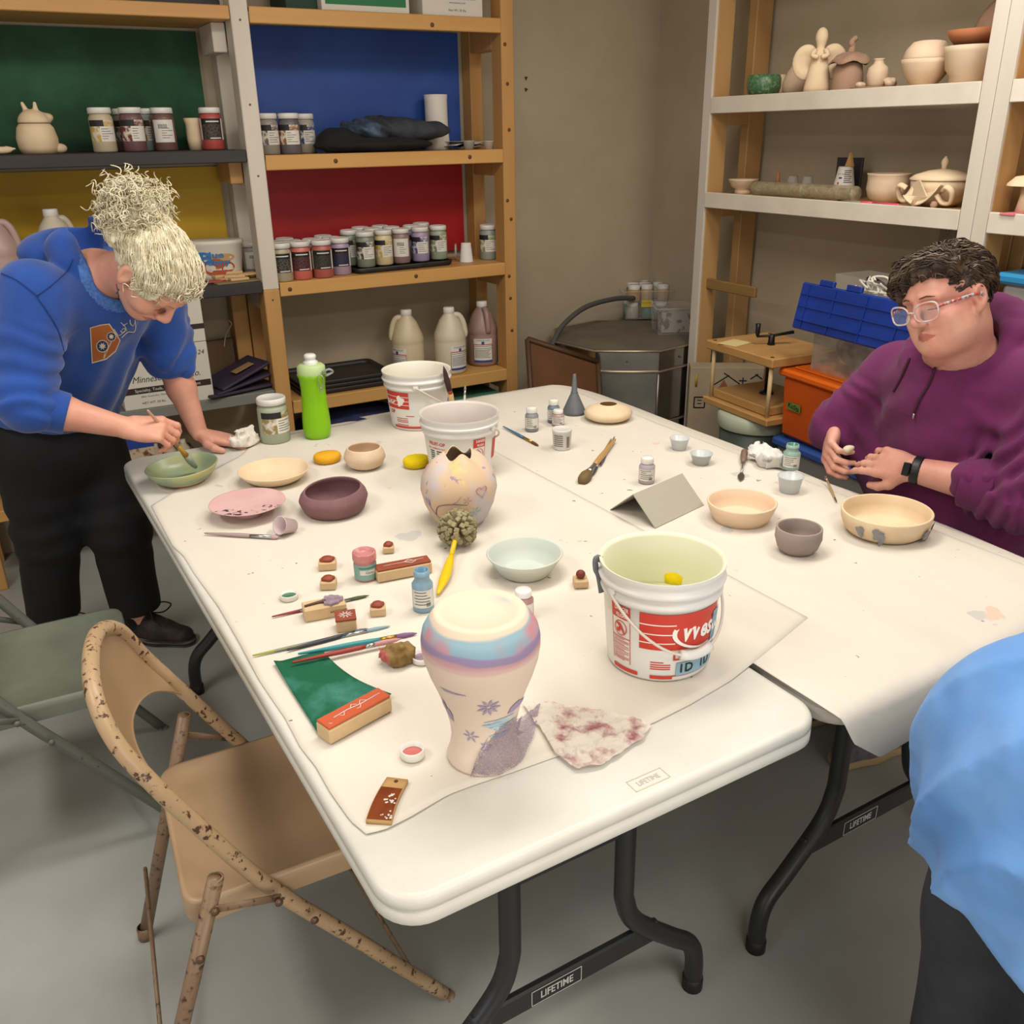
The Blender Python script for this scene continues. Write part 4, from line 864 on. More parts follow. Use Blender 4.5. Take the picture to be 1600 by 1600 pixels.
brush((1289,745),(1307,786),'thin spotted brush with a rust tip beside the painted bowl','#a88a5a','#7a3a22',.0028,hf=.8,ff=.9,h2='#5a3a22') if 0 else brush((1307,786),(1289,745),'thin spotted brush with a rust tip beside the painted bowl','#a88a5a','#8a4a32',.0030,hf=.84,ff=.9,h2='#5a3a22')
# pink paint cup on its side with a brush in it
P=TT(449,834); t=thing('plastic_cup','small plastic cup tipped over with pink paint','cup',P+np.array([0,0,.021]),0,None,(math.radians(68),0,math.radians(-62)))
ppk=mat('pink_plastic_cup','#c9b4b4',.5); k=ppm(P)
G().lathe([(0,-.022),(.016,-.022),(.021,.021),(.0225,.022),(.0205,.022),(.0155,-.020),(0,-.020)],24).obj('cup_wall',ppk,t)
brush((320,836),(436,842),'mauve handled brush resting in the tipped pink cup','#9c8584','#b79a9c',.0048,hf=.62,ff=.9)
# scrub brush of foam strips
P=TT(716,851); t=thing('scrub_brush','foam strip scrub brush with a yellow handle','brush',P); olv=mat('olive_foam','#8a8060',.9,col2='#9a8f6c',vs=30); yel=mat('yellow_plastic','#d9b411',.35)
k=ppm(P); RR=30/k; c0=np.array([0,0,RR*.92])
for i in range(110):
    y=1-2*(i+.5)/110; 
    if y<-.72: continue
    r=math.sqrt(1-y*y); ph=i*2.39996; d=np.array([r*math.cos(ph),r*math.sin(ph),y*.85]); d+=rng.normal(0,.10,3); d/=np.linalg.norm(d)
    a=np.cross(d,[0,0,1.]); a=a/ (np.linalg.norm(a)+1e-9); M=frame(c0+d*RR*.70,a*math.cos(i)+np.cross(d,a)*math.sin(i),np.cross(d,a*math.cos(i)+np.cross(d,a)*math.sin(i))); 
    L0=RR*random.uniform(.58,.75); G().box((0,0,0),(.0118,.0100,L0),.0012,0,M).obj('foam_strip',olv,t) if i<99 else None
A=c0+np.array([0,0,-.004]); e1=TT(706,880)-P+np.array([0,0,.020]); e2=TT(697,905)-P+np.array([0,0,.011]); e3=TT(684,933)-P+np.array([0,0,.007])
G().tube([tuple(A),tuple((A+e1)/2),tuple(e1)],[.006,.0055,.0055],10).obj('neck',yel,t); G().tube([tuple(p) for p in spl([e1,e2,e3],6)],[.0055,.007,.0085,.0098,.0105,.011,.0112,.011,.0102,.0088,.007,.0055,.003],12,flat=.7,ref=(0,0,1)).obj('handle',yel,t)
# yellow sponges
for (bx,by,w,h,m,l) in((512,721,44,.026,ogm,'orange-yellow sponge disc to the left of the small round pot'),(651,728,43,.028,ywm,'bright yellow sponge disc half behind the middle bucket')):
    P=TT(bx,by); R=w/2/ppm(P); tag(G().lathe([(0,0),(R*.85,.001),(R*.97,h*.25),(R,h*.5),(R*.96,h*.78),(R*.82,h*.96),(0,h)],28,sy=.85,fn=lambda r,z,a:(r*(1+.02*math.sin(3*a+1)),z)).obj('round_sponge',m,None,P),l,'sponge')
# funnel
P=TT(897,645); k=ppm(P); H=zat(P,584)-P[2]; fm=mat('grey_funnel_plastic','#63676a',.4); t=thing('funnel','grey plastic funnel standing spout up','funnel',P); R=18/k
G().lathe([(R*.97,0),(R*1.03,.004),(R*.98,.010),(R*.30,H*.52),(R*.26,H*.55),(R*.15,H*.97),(R*.11,H),(R*.08,H)],32).obj('cone',fm,t); G().lathe([(R*.29,H*.52),(R*.32,H*.535),(R*.26,H*.56)],24).obj('collar',fm,t)
# white lidded cup
P=TT(878,700); k=ppm(P); H=zat(P,669)-P[2]; t=thing('sample_cup','white printed cup with a snap lid before the bottles','cup',P,camdir(P)); wm=mat('frosted_white_plastic','#d0cdc6',.4); R=15.5/k
G().lathe([(0,0),(R*.86,0),(R*.88,.002),(R*.97,H*.86),(R*1.0,H*.87),(R*1.02,H*.98),(R*.95,H),(R*.9,H*.985),(0,H*.985)],30).obj('cup_wall',wm,t); g=G()
for i in range(6): z=(.72-.1*i)*H; g.patch(R*.9,R*.9,z,z+.002,-.9,.1,0,8,eps=.003)
for i in range(9): z=.15*H+.55*H*i/9; g.patch(R*.92,R*.92,z,z+.0022,.5,.85,0,4,eps=.0025)
g.obj('cup_print',ink,t)
# cups
clr=mat('clear_plastic','#d8dde0',.12,alpha=.32); cl2=mat('cloudy_plastic','#ccd0cf',.25,alpha=.62)
def cup(bx,by,rimy,w,w0,label,m,P=None,H=None,name='plastic_cup',fill=None,inv=False,group=None,cat='cup'):
    P=TT(bx,by) if P is None else np.array(P,float); H=(zat(P,rimy)-P[2]) if H is None else H; k=ppm(P); R=w/2/k; R0=w0/2/k; t=thing(name,label,cat,P,0,group)
    pr=[(0,0),(R0,0),(R*.97,H*.94),(R*1.04,H*.95),(R*1.04,H),(R*.95,H),(R0-.001,.0015),(0,.0015)]
    if inv: pr=[(r,H-z) for r,z in pr][::-1]
    G().lathe(pr,28).obj('cup_wall',m,t)
    if fill: G().lathe([(R0*1.02,.25*H),(0,.25*H)],20).obj('paint_fill',fill,t)
cup(1061,701,684,30,22,'small clear cup, rearmost of the plastic cups on the right table',cl2); cup(1095,724,708,34,24,'small cloudy cup to the right of the lilac bottle',mat('grey_plastic_cup','#b9bdbb',.3)); cup(1233,767,743,39,30,'small clear cup in front of the sage green bottle',cl2)
# grey folded card
F0,F1,B0=TT(1024,825),TT(1100,789),TT(953,796); mid=(F0+B0)/2; mid[2]=zat(mid,772); D=F1-F0; cdm=mat('grey_card','#a39e8f',.8)
tcard=thing('folded_card','grey card folded into a tent behind the nearest bucket','card',F0); 
def plate(a,b,c,d,name,m,parent,o,th=.002):
    a,b,c,d=[np.array(x)-o for x in(a,b,c,d)]; n=np.cross(b-a,d-a); n=n/np.linalg.norm(n)*th; return G().add([*a,] and [tuple(x) for x in(a,b,c,d,a-n,b-n,c-n,d-n)],[(0,1,2,3),(7,6,5,4),(0,4,5,1),(1,5,6,2),(2,6,7,3),(3,7,4,0)],0,None,False).obj(name,m,parent)
plate(F0,F1,mid+D,mid,'front_panel',cdm,tcard,F0); plate(B0+D,B0,mid,mid+D,'back_panel',cdm,tcard,F0)
q=TT(1036,825)+np.array([.02,.025,0]); plate(q,q+D*.78,q+D*.78+np.array([-.02,.03,.03]),q+np.array([-.02,.03,.03]),'inner_flap',cdm,tcard,F0)
# palette knife
A,Bp=TT(1163,709),TT(1157,752); t=thing('palette_knife','palette knife with a stubby wooden handle and dark tip','palette knife',A); D=Bp-A
G().tube([tuple(D*u+np.array([0,0,.010])) for u in(0,.05,.2,.35,.45)],[.006,.0095,.010,.008,.005],12).obj('handle',mat('dark_worn_wood','#7a6252',.5),t); G().tube([tuple(D*u+np.array([0,0,z])) for u,z in((.44,.010),(.6,.007),(.75,.004))],[.003,.0025,.0022],8).obj('shank',silv,t)
M=frame(D*.88+np.array([0,0,.003]),D,(D[1],-D[0],0)); L0=np.linalg.norm(D)*.14; G().prism([(-L0,-.003),(-L0*.3,-.009),(L0*.3,-.008),(L0,0),(L0*.3,.008),(-L0*.3,.009),(-L0,.003)],-.0006,.0006,0,M).obj('blade',mat('stained_steel','#5f544c',.4,.5),t)
# crumpled tissue / plastic
def crumple(name,label,cat,P,r,seed,m,amp=.5,h=.0035):
    def F(Q):
        n=vnoise(Q,38/ (r[0]/.03),seed); n2=np.abs(vnoise(Q,70/(r[0]/.03),seed+2)); return sd_ell(Q,(0,0,r[2]*.9),r)*.8+r[2]*amp*(n*1.6+1.4*n2-.3)
    o=sdf_obj(name,F,(-r[0]*1.5,-r[1]*1.5,-.001),(r[0]*1.5,r[1]*1.5,r[2]*2.6),h,m,None,None,0,P); o.data.polygons.foreach_set('use_smooth',[False]*len(o.data.polygons)); return tag(o,label,cat)
tis=mat('white_tissue','#d9d3c8',.9)
crumple('crumpled_tissue','crumpled white tissue by the left hand of the woman in blue','tissue',TT(387,698),(.042,.028,.022),4,tis,1.1)
crumple('crumpled_tissue','crumpled white tissue with grey smears beside the sage green bottle','tissue',TT(1196,722),(.05,.055,.02),9,mat('smeared_tissue','#d3cfc9',.8,col2='#8d8d8e',vs=30,lo=.55,hi=.68),.8)
# stained tissue sheet at the front + purple net
def vpoly(pts): return [TT(*p,.744)[:2] for p in pts]
def stained():
    m=mat('stained_wipe','#d4c9bd',.7,col2='#8f3f4c',vs=24,lo=.49,hi=.66,det=9,alpha=.80,bump=.6,bs=70); return m
N_=vpoly([(868,1178),(900,1200),(940,1195),(985,1165)]); F_=vpoly([(815,1098),(870,1098),(940,1108),(1015,1130)]); Lc_=vpoly([(868,1178),(845,1140),(815,1098)]); R_=vpoly([(985,1165),(1008,1150),(1015,1130)])
rows=[]
for row in coons(N_,F_,Lc_,R_,44,34):
    rows.append([(x+.004*vn2(x*60,y*60,4),y+.004*vn2(x*60,y*60,7),.7420+.009*abs(vn2(x*45,y*38,2))+.006*abs(vn2(x*90,y*80,5))) for x,y in row])
tag(G().grid(rows,0,None,0,False).obj('stained_wipe',stained()),'thin crumpled wipe with red-pink stains beside the tall vase','wipe')
net=mat('purple_net','#86738a',.7,alpha=.6); nt=net.node_tree; N=nt.nodes; b=N['Principled BSDF']
tc=N.new('ShaderNodeTexCoord'); w1=N.new('ShaderNodeTexVoronoi'); w1.feature='DISTANCE_TO_EDGE'; w1.inputs['Scale'].default_value=260; nt.links.new(tc.outputs['Object'],w1.inputs['Vector']); rp=N.new('ShaderNodeMapRange'); rp.inputs['From Min'].default_value=.05; rp.inputs['From Max'].default_value=.22; rp.inputs['To Min'].default_value=.72; rp.inputs['To Max'].default_value=.22; nt.links.new(w1.outputs['Distance'],rp.inputs[0]); nt.links.new(rp.outputs[0],b.inputs['Alpha'])
# net scarf leaning on the lower right of the vase and trailing on the table
pl=[(845,1098),(835,1150),(815,1195),(778,1215),(735,1215)]; rows=[]
for j in range(40):
    s=j/39; i=min(int(s*4),3); f_=s*4-i; px=np.array(pl[i])*(1-f_)+np.array(pl[i+1])*f_; base=TT(px[0],px[1],.7415); row=[]
    dirn=np.array([bvP[0]-base[0],bvP[1]-base[1],0]); dl=np.linalg.norm(dirn); dirn/=dl
    for q in range(16):
        u=q/15; hgt=.085*u*math.sin(PI*min(1,max(0,(1-s)*1.25)))**.7; rv_=Rv(max(0,hgt))+.004+.004*math.sin(9*s+4*u); reach=dl-rv_
        p=base+dirn*(reach*min(1,u*1.6))*.98+np.array([0,0,.0015+hgt+.004*abs(math.sin(22*s+3*u))*(1-u)]); row.append(tuple(p))
    rows.append(row)
tag(G().grid(rows).obj('net_scarf',net),'purple net fabric gathered around the foot of the tall vase','net fabric')
# glaze jar, water bottle
# ---------------------------------------------------------------- pint glaze jars
hx=mat('black_label_band','#1c1a1b',.55)
def jar(P,H,R,col,label,style=0,lcol='#8a8478',rz=None,group=None,lidm=None,lidm2=None):
    P=np.array(P,float); t=thing('glaze_jar',label,'glaze jar',P,camdir(P)+(random.uniform(-.25,.25) if rz is None else rz),group)
    m=mat('glaze_'+col.strip('#'),col,.35)
    G().lathe([(0,0),(R*.93,0),(R,.03*H),(R,.74*H),(R*.95,.80*H),(R*.86,.83*H),(R*.86,.88*H),(0,.88*H)],28).obj('jar_body',m,t)
    G().lathe([(R*.93,.865*H),(R*.97,.87*H),(R*.97,.975*H),(R*.92,H),(R*.86,H),(R*.84,.992*H),(0,.992*H)],28).obj('lid',lidm or cap,t)
    lm=mat('label_'+lcol.strip('#'),lcol,.6,col2='#d0c8b8' if style==0 else '#2a2624',vs=(90 if style else 60),kind='voronoi' if style==1 else 'noise',lo=(.02 if style==1 else .45),hi=(.10 if style==1 else .6),det=6)
    g=G()
    if style==1:
        g.patch(R,R,.24*H,.60*H,-1.0,1.0,0,14); g.patch(R,R,.60*H,.74*H,-1.0,1.0,1,14); g.patch(R,R,.24*H,.74*H,-1.25,-1.0,2,3); g.patch(R,R,.24*H,.74*H,1.0,1.3,2,3)
    elif style==2: g.patch(R,R,.20*H,.72*H,-.8,1.1,2,14)
    else:
        g.patch(R,R,.24*H,.58*H,-1.2,-.15,0,10); g.patch(R,R,.58*H,.72*H,-1.2,.2,1,10); g.patch(R,R,.24*H,.58*H,-.15,1.2,2,10); g.patch(R,R,.58*H,.72*H,.2,1.2,0,8)
    l=g.obj('label',[lm,hx,lab],t)
    g=G()
    if style==1: g.patch(R,R,.655*H,.685*H,-.45,.75,0,8,eps=.0012); g.patch(R,R,.265*H,.29*H,-.2,.8,0,8,eps=.0012)
    if g.v: g.obj('label_title',lab,l)
    g=G()
    if style!=1:
        for i in range(5): z=(.52-.055*i)*H; g.patch(R,R,z,z+.012*H,-.05,random.uniform(.3,1.0),0,6,eps=.0012)
        if style==2:
            for i in range(8): b=-.3+.1*i; g.patch(R,R,.52*H,.62*H,b,b+.05,0,1,eps=.0012)
        g.obj('label_print',ink,l)
    return t
P=TT(431,688); H=zat(P,620)-P[2]; R=23/ppm(P)
t=jar(P,H,R,'#9ca58e','tall sage glaze jar on the table beside the green water bottle',0,'#8a7a4a',rz=.35)
# green squeeze bottle
P=TT(497,683); H=zat(P,553)-P[2]; k=ppm(P); t=thing('water_bottle','lime green squeeze water bottle with a white spout','water bottle',P,camdir(P))
lime=mat('lime_plastic','#79b400',.35,trans=.0,col2='#83bf08',vs=5); pal=mat('pale_lime_collar','#b4c98d',.45); spt=mat('white_spout','#d7d9d2',.35)
r=lambda v:v/k
G().lathe([(0,0),(r(17),0),(r(20),.012),(r(21.5),.12*H),(r(21),.25*H),(r(19),.45*H),(r(18.5),.6*H),(r(20),.72*H),(r(22.5),.765*H),(r(21),.775*H)],36,sy=.85).obj('bottle_body',lime,t)
G().lathe([(r(21),.765*H),(r(21.5),.78*H),(r(21),.86*H),(r(17),.885*H),(r(11),.89*H)],32,sy=.88).obj('collar',pal,t)
G().lathe([(r(11),.885*H),(r(11),.915*H),(r(8.5),.925*H),(r(8),.945*H),(r(9),.955*H),(r(9),.985*H),(r(7),1.0*H),(0,1.0*H)],24).obj('spout',spt,t)
lp=G(); lp.tube(spl([(r(16),-r(14),.80*H),(r(26),-r(15),.835*H),(r(31),-r(13),.80*H),(r(20),-r(17),.765*H)],5),.0035,8,flat=2.2,ref=(0,1,0)); lp.obj('cap_tether',mat('grey_tether','#85898a',.4),t)
cb=G(); pts=[(r(12),-r(21),.79*H),(r(8),-r(22),.74*H),(r(9.5),-r(22),.66*H),(r(12),-r(22),.635*H),(r(14.5),-r(22),.66*H),(r(17),-r(22),.745*H),(r(12),-r(21),.79*H)]; cb.tube(spl(pts,4),.0016,6); cb.tube(spl([(r(12),-r(22),.635*H),(r(10),-r(22),.60*H),(r(12),-r(22),.575*H),(r(14),-r(22),.60*H),(r(12),-r(22),.635*H)],4),.0012,6); cb.obj('carabiner',silv,t)
# upright brushes behind the middle bucket
P=T(716,668); cup(716,668,0,24,22,'small white cup of brushes hidden behind the middle bucket',cap,P=P+np.array([.01,.0,.0035]),H=.07,name='brush_cup')
bA=Wy(693,572,P[1]+.00); bB=Wy(712,650,P[1]+.012)
brush(None,None,'upright wooden brush with a dark pointed tip behind the middle bucket','#c2a06c','#3a2420',.0085,pts3=(bB,bA),fer=mat('red_ferrule','#7a2418',.5),hf=.40,ff=.52)
bA=Wy(727,602,P[1]+.03); bB=Wy(725,640,P[1]+.012)
brush(None,None,'upright thin white brush behind the middle bucket','#cfcabd','#8f8574',.0035,pts3=(bB,bA),hf=.5,ff=.8)
# ---------------------------------------------------------------- things on the paint shelves
def on(x,y,z): return Wz(x,y,z+.0005)
def shelf_at(px,yd,z): # point on the shelf at image column px and depth yd
    r=_ray(px,300.); 
    lo,hi=-1,3
    for _ in range(50):
        m=(lo+hi)/2
        if pj((m,yd,z))[0]<px: lo=m
        else: hi=m
    return np.array([lo,yd,z+.0008])
JH,JR=.150,.0425
z3=SH[1]
front=[(443,3.757,'#a59a7e','glaze jar with a drip down its black label, leftmost of the red-backed shelf',1,'#6b6455'),(473,3.77,'#c1665a','glaze jar of coral pink with smears round the lid',1,'#7c2f36'),(506,3.765,'#a85a50','glaze jar of brick red with an olive patterned label',1,'#4c452c'),(534,3.80,'#a08aa0','glaze jar of lilac with a speckled navy label',1,'#2b3163')]
for px,y,c,l,s,lc in front: jar(shelf_at(px,y,z3),JH,JR,c,l,s,lc,rz=.0)
tz=z3+.022
tr=[(573,3.80,'#7c8172','glaze jar of dark grey-green, leftmost in the front row on the black tray',0,'#3a3f3a'),(601,3.82,'#cbb98e','cream glaze jar with a yellow label, front row on the black tray',0,'#b9963c'),(628,3.83,'#8a6f6c','brown-mauve glaze jar with a white barcode label on the black tray',2,'#8a8478'),(658,3.84,'#9a8aa5','lilac glaze jar with a violet label, front row on the black tray',0,'#4b3f8a'),(686,3.85,'#8f9a80','sage glaze jar at the right end of the black tray',0,'#6b7a4a')]
for px,y,c,l,s,lc in tr: jar(shelf_at(px,y,tz),JH*.97,JR*.92,c,l,s,lc)
back=[(434,3.862,z3,'glaze jar second row, tucked behind the white post'),(461,3.866,z3,'glaze jar second row, between the dripped jar and the coral jar'),(491,3.868,z3,'glaze jar second row, behind the coral jar'),(509,3.968,z3,'glaze jar in the back row, behind the brick red jar'),(521,3.885,z3,'glaze jar second row, between the brick red and lilac jars'),(450,3.965,z3,'glaze jar in the back row, behind the dripped jar'),(549,3.90,tz,'glaze jar of dark sage on the tray left end, second row'),(566,4.0,tz,'glaze jar in the back row of the tray, furthest left'),(584,3.92,tz,'glaze jar second row on the tray, behind the cream jar'),(597,4.005,tz,'glaze jar back row on the tray, behind the cream jar'),(614,3.925,tz,'glaze jar second row on the tray, behind the barcode jar'),(645,3.93,tz,'glaze jar second row on the tray, left of the violet-labelled jar'),(660,4.01,tz,'glaze jar back row on the tray, behind the violet-labelled jar')]
bc=['#8d8672','#8a8f84','#b07a6c','#8a8a7c','#9a9a90','#7a7f72','#7f8a72','#a06a5c','#a59a80','#8a9a9a','#a08f80','#8f8a9a','#7f8f7a']
for (px,y,z,l),c in zip(back,bc): jar(shelf_at(px,y,z),JH*.98,JR*.92,c,l,0,'#7a746a')
a=shelf_at(545,3.76,z3);b_=shelf_at(706,3.83,z3); cx,cy=(a[0]+b_[0])/2,3.90; blktray=mat('black_tray','#1d1c1d',.45,col2='#2b2a2a',vs=20)
def tray(name,label,c,L_,W_,h,m,rz=0,lip=.012):
    rows=[]; o=thing(name,label,'tray',c,rz); g=G(); prs=[(.94,0),(.97,.004),(1,h),(.985,h+.001),(.955,.006)]
    P_=rrect(L_,W_,.03); ctr=np.array([L_/2,W_/2]); rws=[[(*( (np.array(p)-ctr)*f),z) for p in P_] for f,z in prs]; n=len(P_); vs=[p for r in rws for p in r]
    g.add(vs,[(i*n+j,i*n+(j+1)%n,(i+1)*n+(j+1)%n,(i+1)*n+j) for i in range(len(rws)-1) for j in range(n)]); g.add(rws[-1],[tuple(range(n))]); g.add(rws[0],[tuple(range(n))[::-1]]); g.obj('tray_shell',m,o); return o
tray('serving_tray','black tray under the jars on the red-backed shelf',(cx,cy,z3+.0005),.48,.29,.022,blktray,math.radians(4))
P=shelf_at(729,3.83,z3); cup(0,0,0,21,15,'upturned white paper cups stacked beside the black tray',cap,P=P,H=.085,inv=True,name='paper_cup'); 
P=shelf_at(713,3.93,z3); tag(G().lathe([(0,-.003),(.034,-.003),(.036,0),(.036,.004),(0,.004)],24,M=frame((0,0,.037),(0,0,1),(.5,.86,0))).obj('round_cover',cl2,None,P),'round translucent lid propped behind the paper cups','lid')
jar(shelf_at(764,3.86,z3),.155,.0425,'#8b9287','sage glaze jar standing alone at the right end of the red-backed shelf',0,'#7f8a55')
# blue compartment
z2=SH[2]
for px,y,c,l,s,lc in((422,3.83,'#8d867c','grey glaze jar left of the folded jeans, nearest the white post',0,'#5a5a58'),(456,3.82,'#5f5d60','dark grey glaze jar with an amber label left of the jeans',0,'#8a5a2c'),(479,3.93,'#a0978a','grey glaze jar with a blue label behind the dark garment',0,'#2f3f7a')): jar(shelf_at(px,y,z2),JH,JR,c,l,s,lc)
denim=mat('blue_denim','#2c3a4c',.9,col2='#5a6a7c',vs=16,lo=.5,hi=.75,bump=.4,bs=50); dkden=mat('charcoal_denim','#2a2c33',.9,col2='#3a3c44',vs=10,bump=.3,bs=60); blkf=mat('black_cloth','#17161a',.95,bump=.3,bs=40)
q=shelf_at(600,3.84,z2); 
def Fj(P): 
    d=smin(sd_ell(P,(-.02,0,.085),(.17,.11,.05)),sd_ell(P,(.16,.0,.080),(.15,.10,.040)),.05); return d+.012*vnoise(P,22,5)+.006*np.sin(P[:,0]*70+P[:,2]*160+6*vnoise(P,9,2))*(P[:,0]<.0)
o=sdf_obj('folded_trousers',Fj,(-.30,-.18,0),(.36,.18,.18),.007,[dkden,denim],None,lambda c:((c[:,0]+.25*c[:,2]<-.03)),1,q); tag(o,'rolled charcoal and blue jeans on top of a black garment','trousers')
o=sdf_obj('folded_garment',lambda P:smin(sd_ell(P,(-.05,-.01,.028),(.26,.14,.030)),sd_ell(P,(-.20,0,.05),(.09,.09,.045)),.03)+.010*vnoise(P,28,8),(-.36,-.2,.001),(.30,.2,.12),.007,blkf,None,None,1,q+np.array([.0,-.01,0])); tag(o,'black garment folded under the rolled jeans','garment')
P=shelf_at(684,3.975,z2); tag(G().lathe([(.018,0),(.058,0),(.056,.02),(.050,.10),(.050,.20),(.052,.225),(.03,.226),(.018,.224),(.018,0)],30).obj('paper_towel_roll',tis,None,P),'white paper towel roll standing behind the jeans','paper towel')
P=shelf_at(765,3.82,z2); cup(0,0,0,21,16,'little white cup at the right end of the blue-backed shelf',cap,P=P,H=.033); P=shelf_at(733,3.82,z2); cup(0,0,0,19,14,'little clear cup in front of the crumpled papers',cl2,P=P,H=.036)
g=G(); P=shelf_at(725,3.93,z2); t=thing('paper_stack','loose papers curling beside the little cups','paper',P)
for i in range(4): g=G(); M=Matrix.Rotation(.3*i-.4,4,'Z'); g.grid([[(x,y,.004+.006*i+.012*math.sin(x*18+i)**2) for x in np.linspace(-.09,.09,10)] for y in np.linspace(-.06,.06,5)],0,M,.001).obj('sheet',lab if i!=1 else mat('dark_folder','#2a2c3a',.6),t)
# top shelf boxes
gbx=mat('green_box_print','#1f6a3a',.6); wbx=mat('white_carton','#c9c3b6',.8)
def carton(name,label,P,d,rz,m=wbx,flap=True,open_=False):
    t=thing(name,label,'box',P,rz); G().box((0,0,d[2]/2),d,.002).obj('carton_body',m,t); return t
P=shelf_at(556,3.84,SH[3]); t=carton('carton','white and green carton on the top shelf above the blue panel',P,(.36,.24,.22),0); G().box((.0,-.1205,.117),(.33,.001,.19),0).obj('green_print',gbx,t); G().box((-.245,.02,.10),(.12,.2,.20),.002).obj('dark_side',mat('dark_green_box','#1f3a2c',.7),t)
P=shelf_at(690,3.83,SH[3]); t=carton('carton','white carton with black text on the top shelf',P,(.27,.22,.22),0)
for i,(s,z,h) in enumerate((('Pottery Supply Co. Plymouth, MN 55441',.063,.010),('www.pottery.com',.049,.010),('Net Wt. 50 lbs.',.022,.013))): text(s,h,blk,t,M=frame((.02,-.1106,z),(1,0,0),(0,0,1)))
# bottom shelf: jugs and trays
z1=SH[0]
def jug(P,m,label,rz,H=.30,lw=.085,labang=0):
    t=thing('jug',label,'jug',P,rz); R=.074
    def fn(r,z,a): return (r,z)
    g=G(); g.lathe([(0,0),(R*.9,0),(R,.012),(R,.145),(R*.985,.15),(R,.155),(R,.168),(R*.96,.185),(R*.62,.245),(R*.34,.272),(R*.30,.28),(R*.30,.287),(0,.287)],40); g.obj('jug_body',m,t)
    G().lathe([(R*.33,.276),(R*.35,.278),(R*.35,.298),(R*.31,.302),(0,.302)],24).obj('cap',cap,t)
    G().tube(spl([(R*.30,0,.266),(R*.62,0,.262),(R*.86,0,.232),(R*.98,0,.185),(R*.93,0,.165)],6),.0135,10).obj('handle',m,t)
    a=labang; g=G(); g.patch(R,R,.022,.135,a-.62,a+.62,0,14); l=g.obj('label',lab,t)
    g=G(); g.patch(R,R,.105,.109,a-.62,a+.62,1,12,eps=.0012); g.patch(R,R,.022,.032,a-.62,a+.62,0,12,eps=.0012)
    for z in(.098,.088): g.patch(R,R,z,z+.0016,a-.62,a+.62,2,12,eps=.0012)
    g.patch(R,R,.032,.105,a-.62,a-.60,2,1,eps=.0012); g.patch(R,R,.032,.105,a+.60,a+.62,2,1,eps=.0012); g.patch(R,R,.109,.122,a-.09,a+.09,0,3,eps=.0013)
    for i in range(7): z=.080-.006*i; g.patch(R,R,z,z+.002,a-.55,a+.5-.07*(i%3),3,8,eps=.0012)
    g.obj('label_print',[mat('navy_ink','#2b3f7a',.6),redk,blk,ink],l); text('STONEWARE GLAZE',.009,ink,l,bend=R+.0012,z=.127,ang=a,sx=.8)
    return t
cream=mat('cream_jug_plastic','#c8b896',.4); crm2=mat('white_jug_plastic','#c9bfa8',.4); mauv=mat('mauve_jug_plastic','#94786e',.4)
jug(shelf_at(640,3.86,z1),cream,'cream gallon jug, leftmost of the three on the low shelf',PI+camdir((1.6,3.8)),labang=PI-.75)
jug(shelf_at(705,3.80,z1),crm2,'white gallon jug, middle of the three on the low shelf',camdir((1.8,3.8))+.1,labang=.55) 
jug(shelf_at(755,3.86,z1),mauv,'mauve gallon jug, rightmost of the three on the low shelf',camdir((1.9,3.8))-1.2,labang=1.2)
tb=mat('dark_brown_tray','#2a2220',.5)
for i in range(3): q=shelf_at(528,3.88,z1); tray('cafeteria_tray',['bottom one of the dark trays stacked on the low shelf','middle one of the dark trays stacked on the low shelf','top one of the dark trays stacked on the low shelf'][i],(q[0],q[1],z1+.0005+.019*i),.43,.31,.022,tb,0)
teal=mat('teal_tub','#3f6a58',.45); navy=mat('navy_cloth','#1d2242',.9,col2='#2d3358',vs=12)
t=thing('storage_tub','teal storage tub with a lid under the low shelf','tub',(1.83,3.88,.0)); G().box((0,0,.20),(.40,.30,.40),.02,0,None,.9).obj('tub_body',teal,t); G().box((0,0,.43),(.44,.34,.05),.012).obj('lid',mat('teal_tub_lid','#4d7a66',.45),t)
t=thing('storage_tub','dark navy tub of cloth under the low shelf','tub',(1.33,3.88,0)); G().box((0,0,.2),(.46,.30,.40),.02,0,None,.9).obj('tub_body',mat('black_tub','#15171c',.5),t); sdf_obj('cloth_heap',lambda P:sd_ell(P,(0,0,.40),(.22,.15,.07))+.02*vnoise(P,14,3),(-.26,-.2,.3),(.26,.2,.52),.012,navy,t)
# ---- left bay
zb2=1.565
def lb_at(px,y,z): return shelf_at(px,y,z)
for px,y,c,l,s,lc in((166,3.80,'#b8a88c','cream glaze jar with a yellow label beside the rabbit-shaped jar',0,'#b99a4a'),(213,3.79,'#6b4c50','maroon glaze jar, front of the cluster on the green-backed shelf',0,'#6b2a2c'),(203,3.94,'#7a6a6a','glaze jar showing its lid behind the maroon jar',0,'#5a4a4a'),(238,3.93,'#8f9a94','glaze jar of pale teal behind the maroon jar',0,'#a06a3c'),(261,3.83,'#6a4c46','brown glaze jar turned to its plain label, right of the maroon jar',2,'#8a8478'),(335,3.82,'#a84a42','brick red glaze jar next to the white post',1,'#5a4a40')): jar(lb_at(px,y,zb2),.148,.041,c,l,s,lc)
P=lb_at(308,3.88,zb2); tag(G().lathe([(0,0),(.028,0),(.032,.04),(.031,.09),(.036,.113),(.0335,.113),(.028,.09),(.029,.04),(.026,.003),(0,.003)],28).obj('beaker',bisque,None,P),'plain cream bisque beaker beside the brick red jar','beaker')
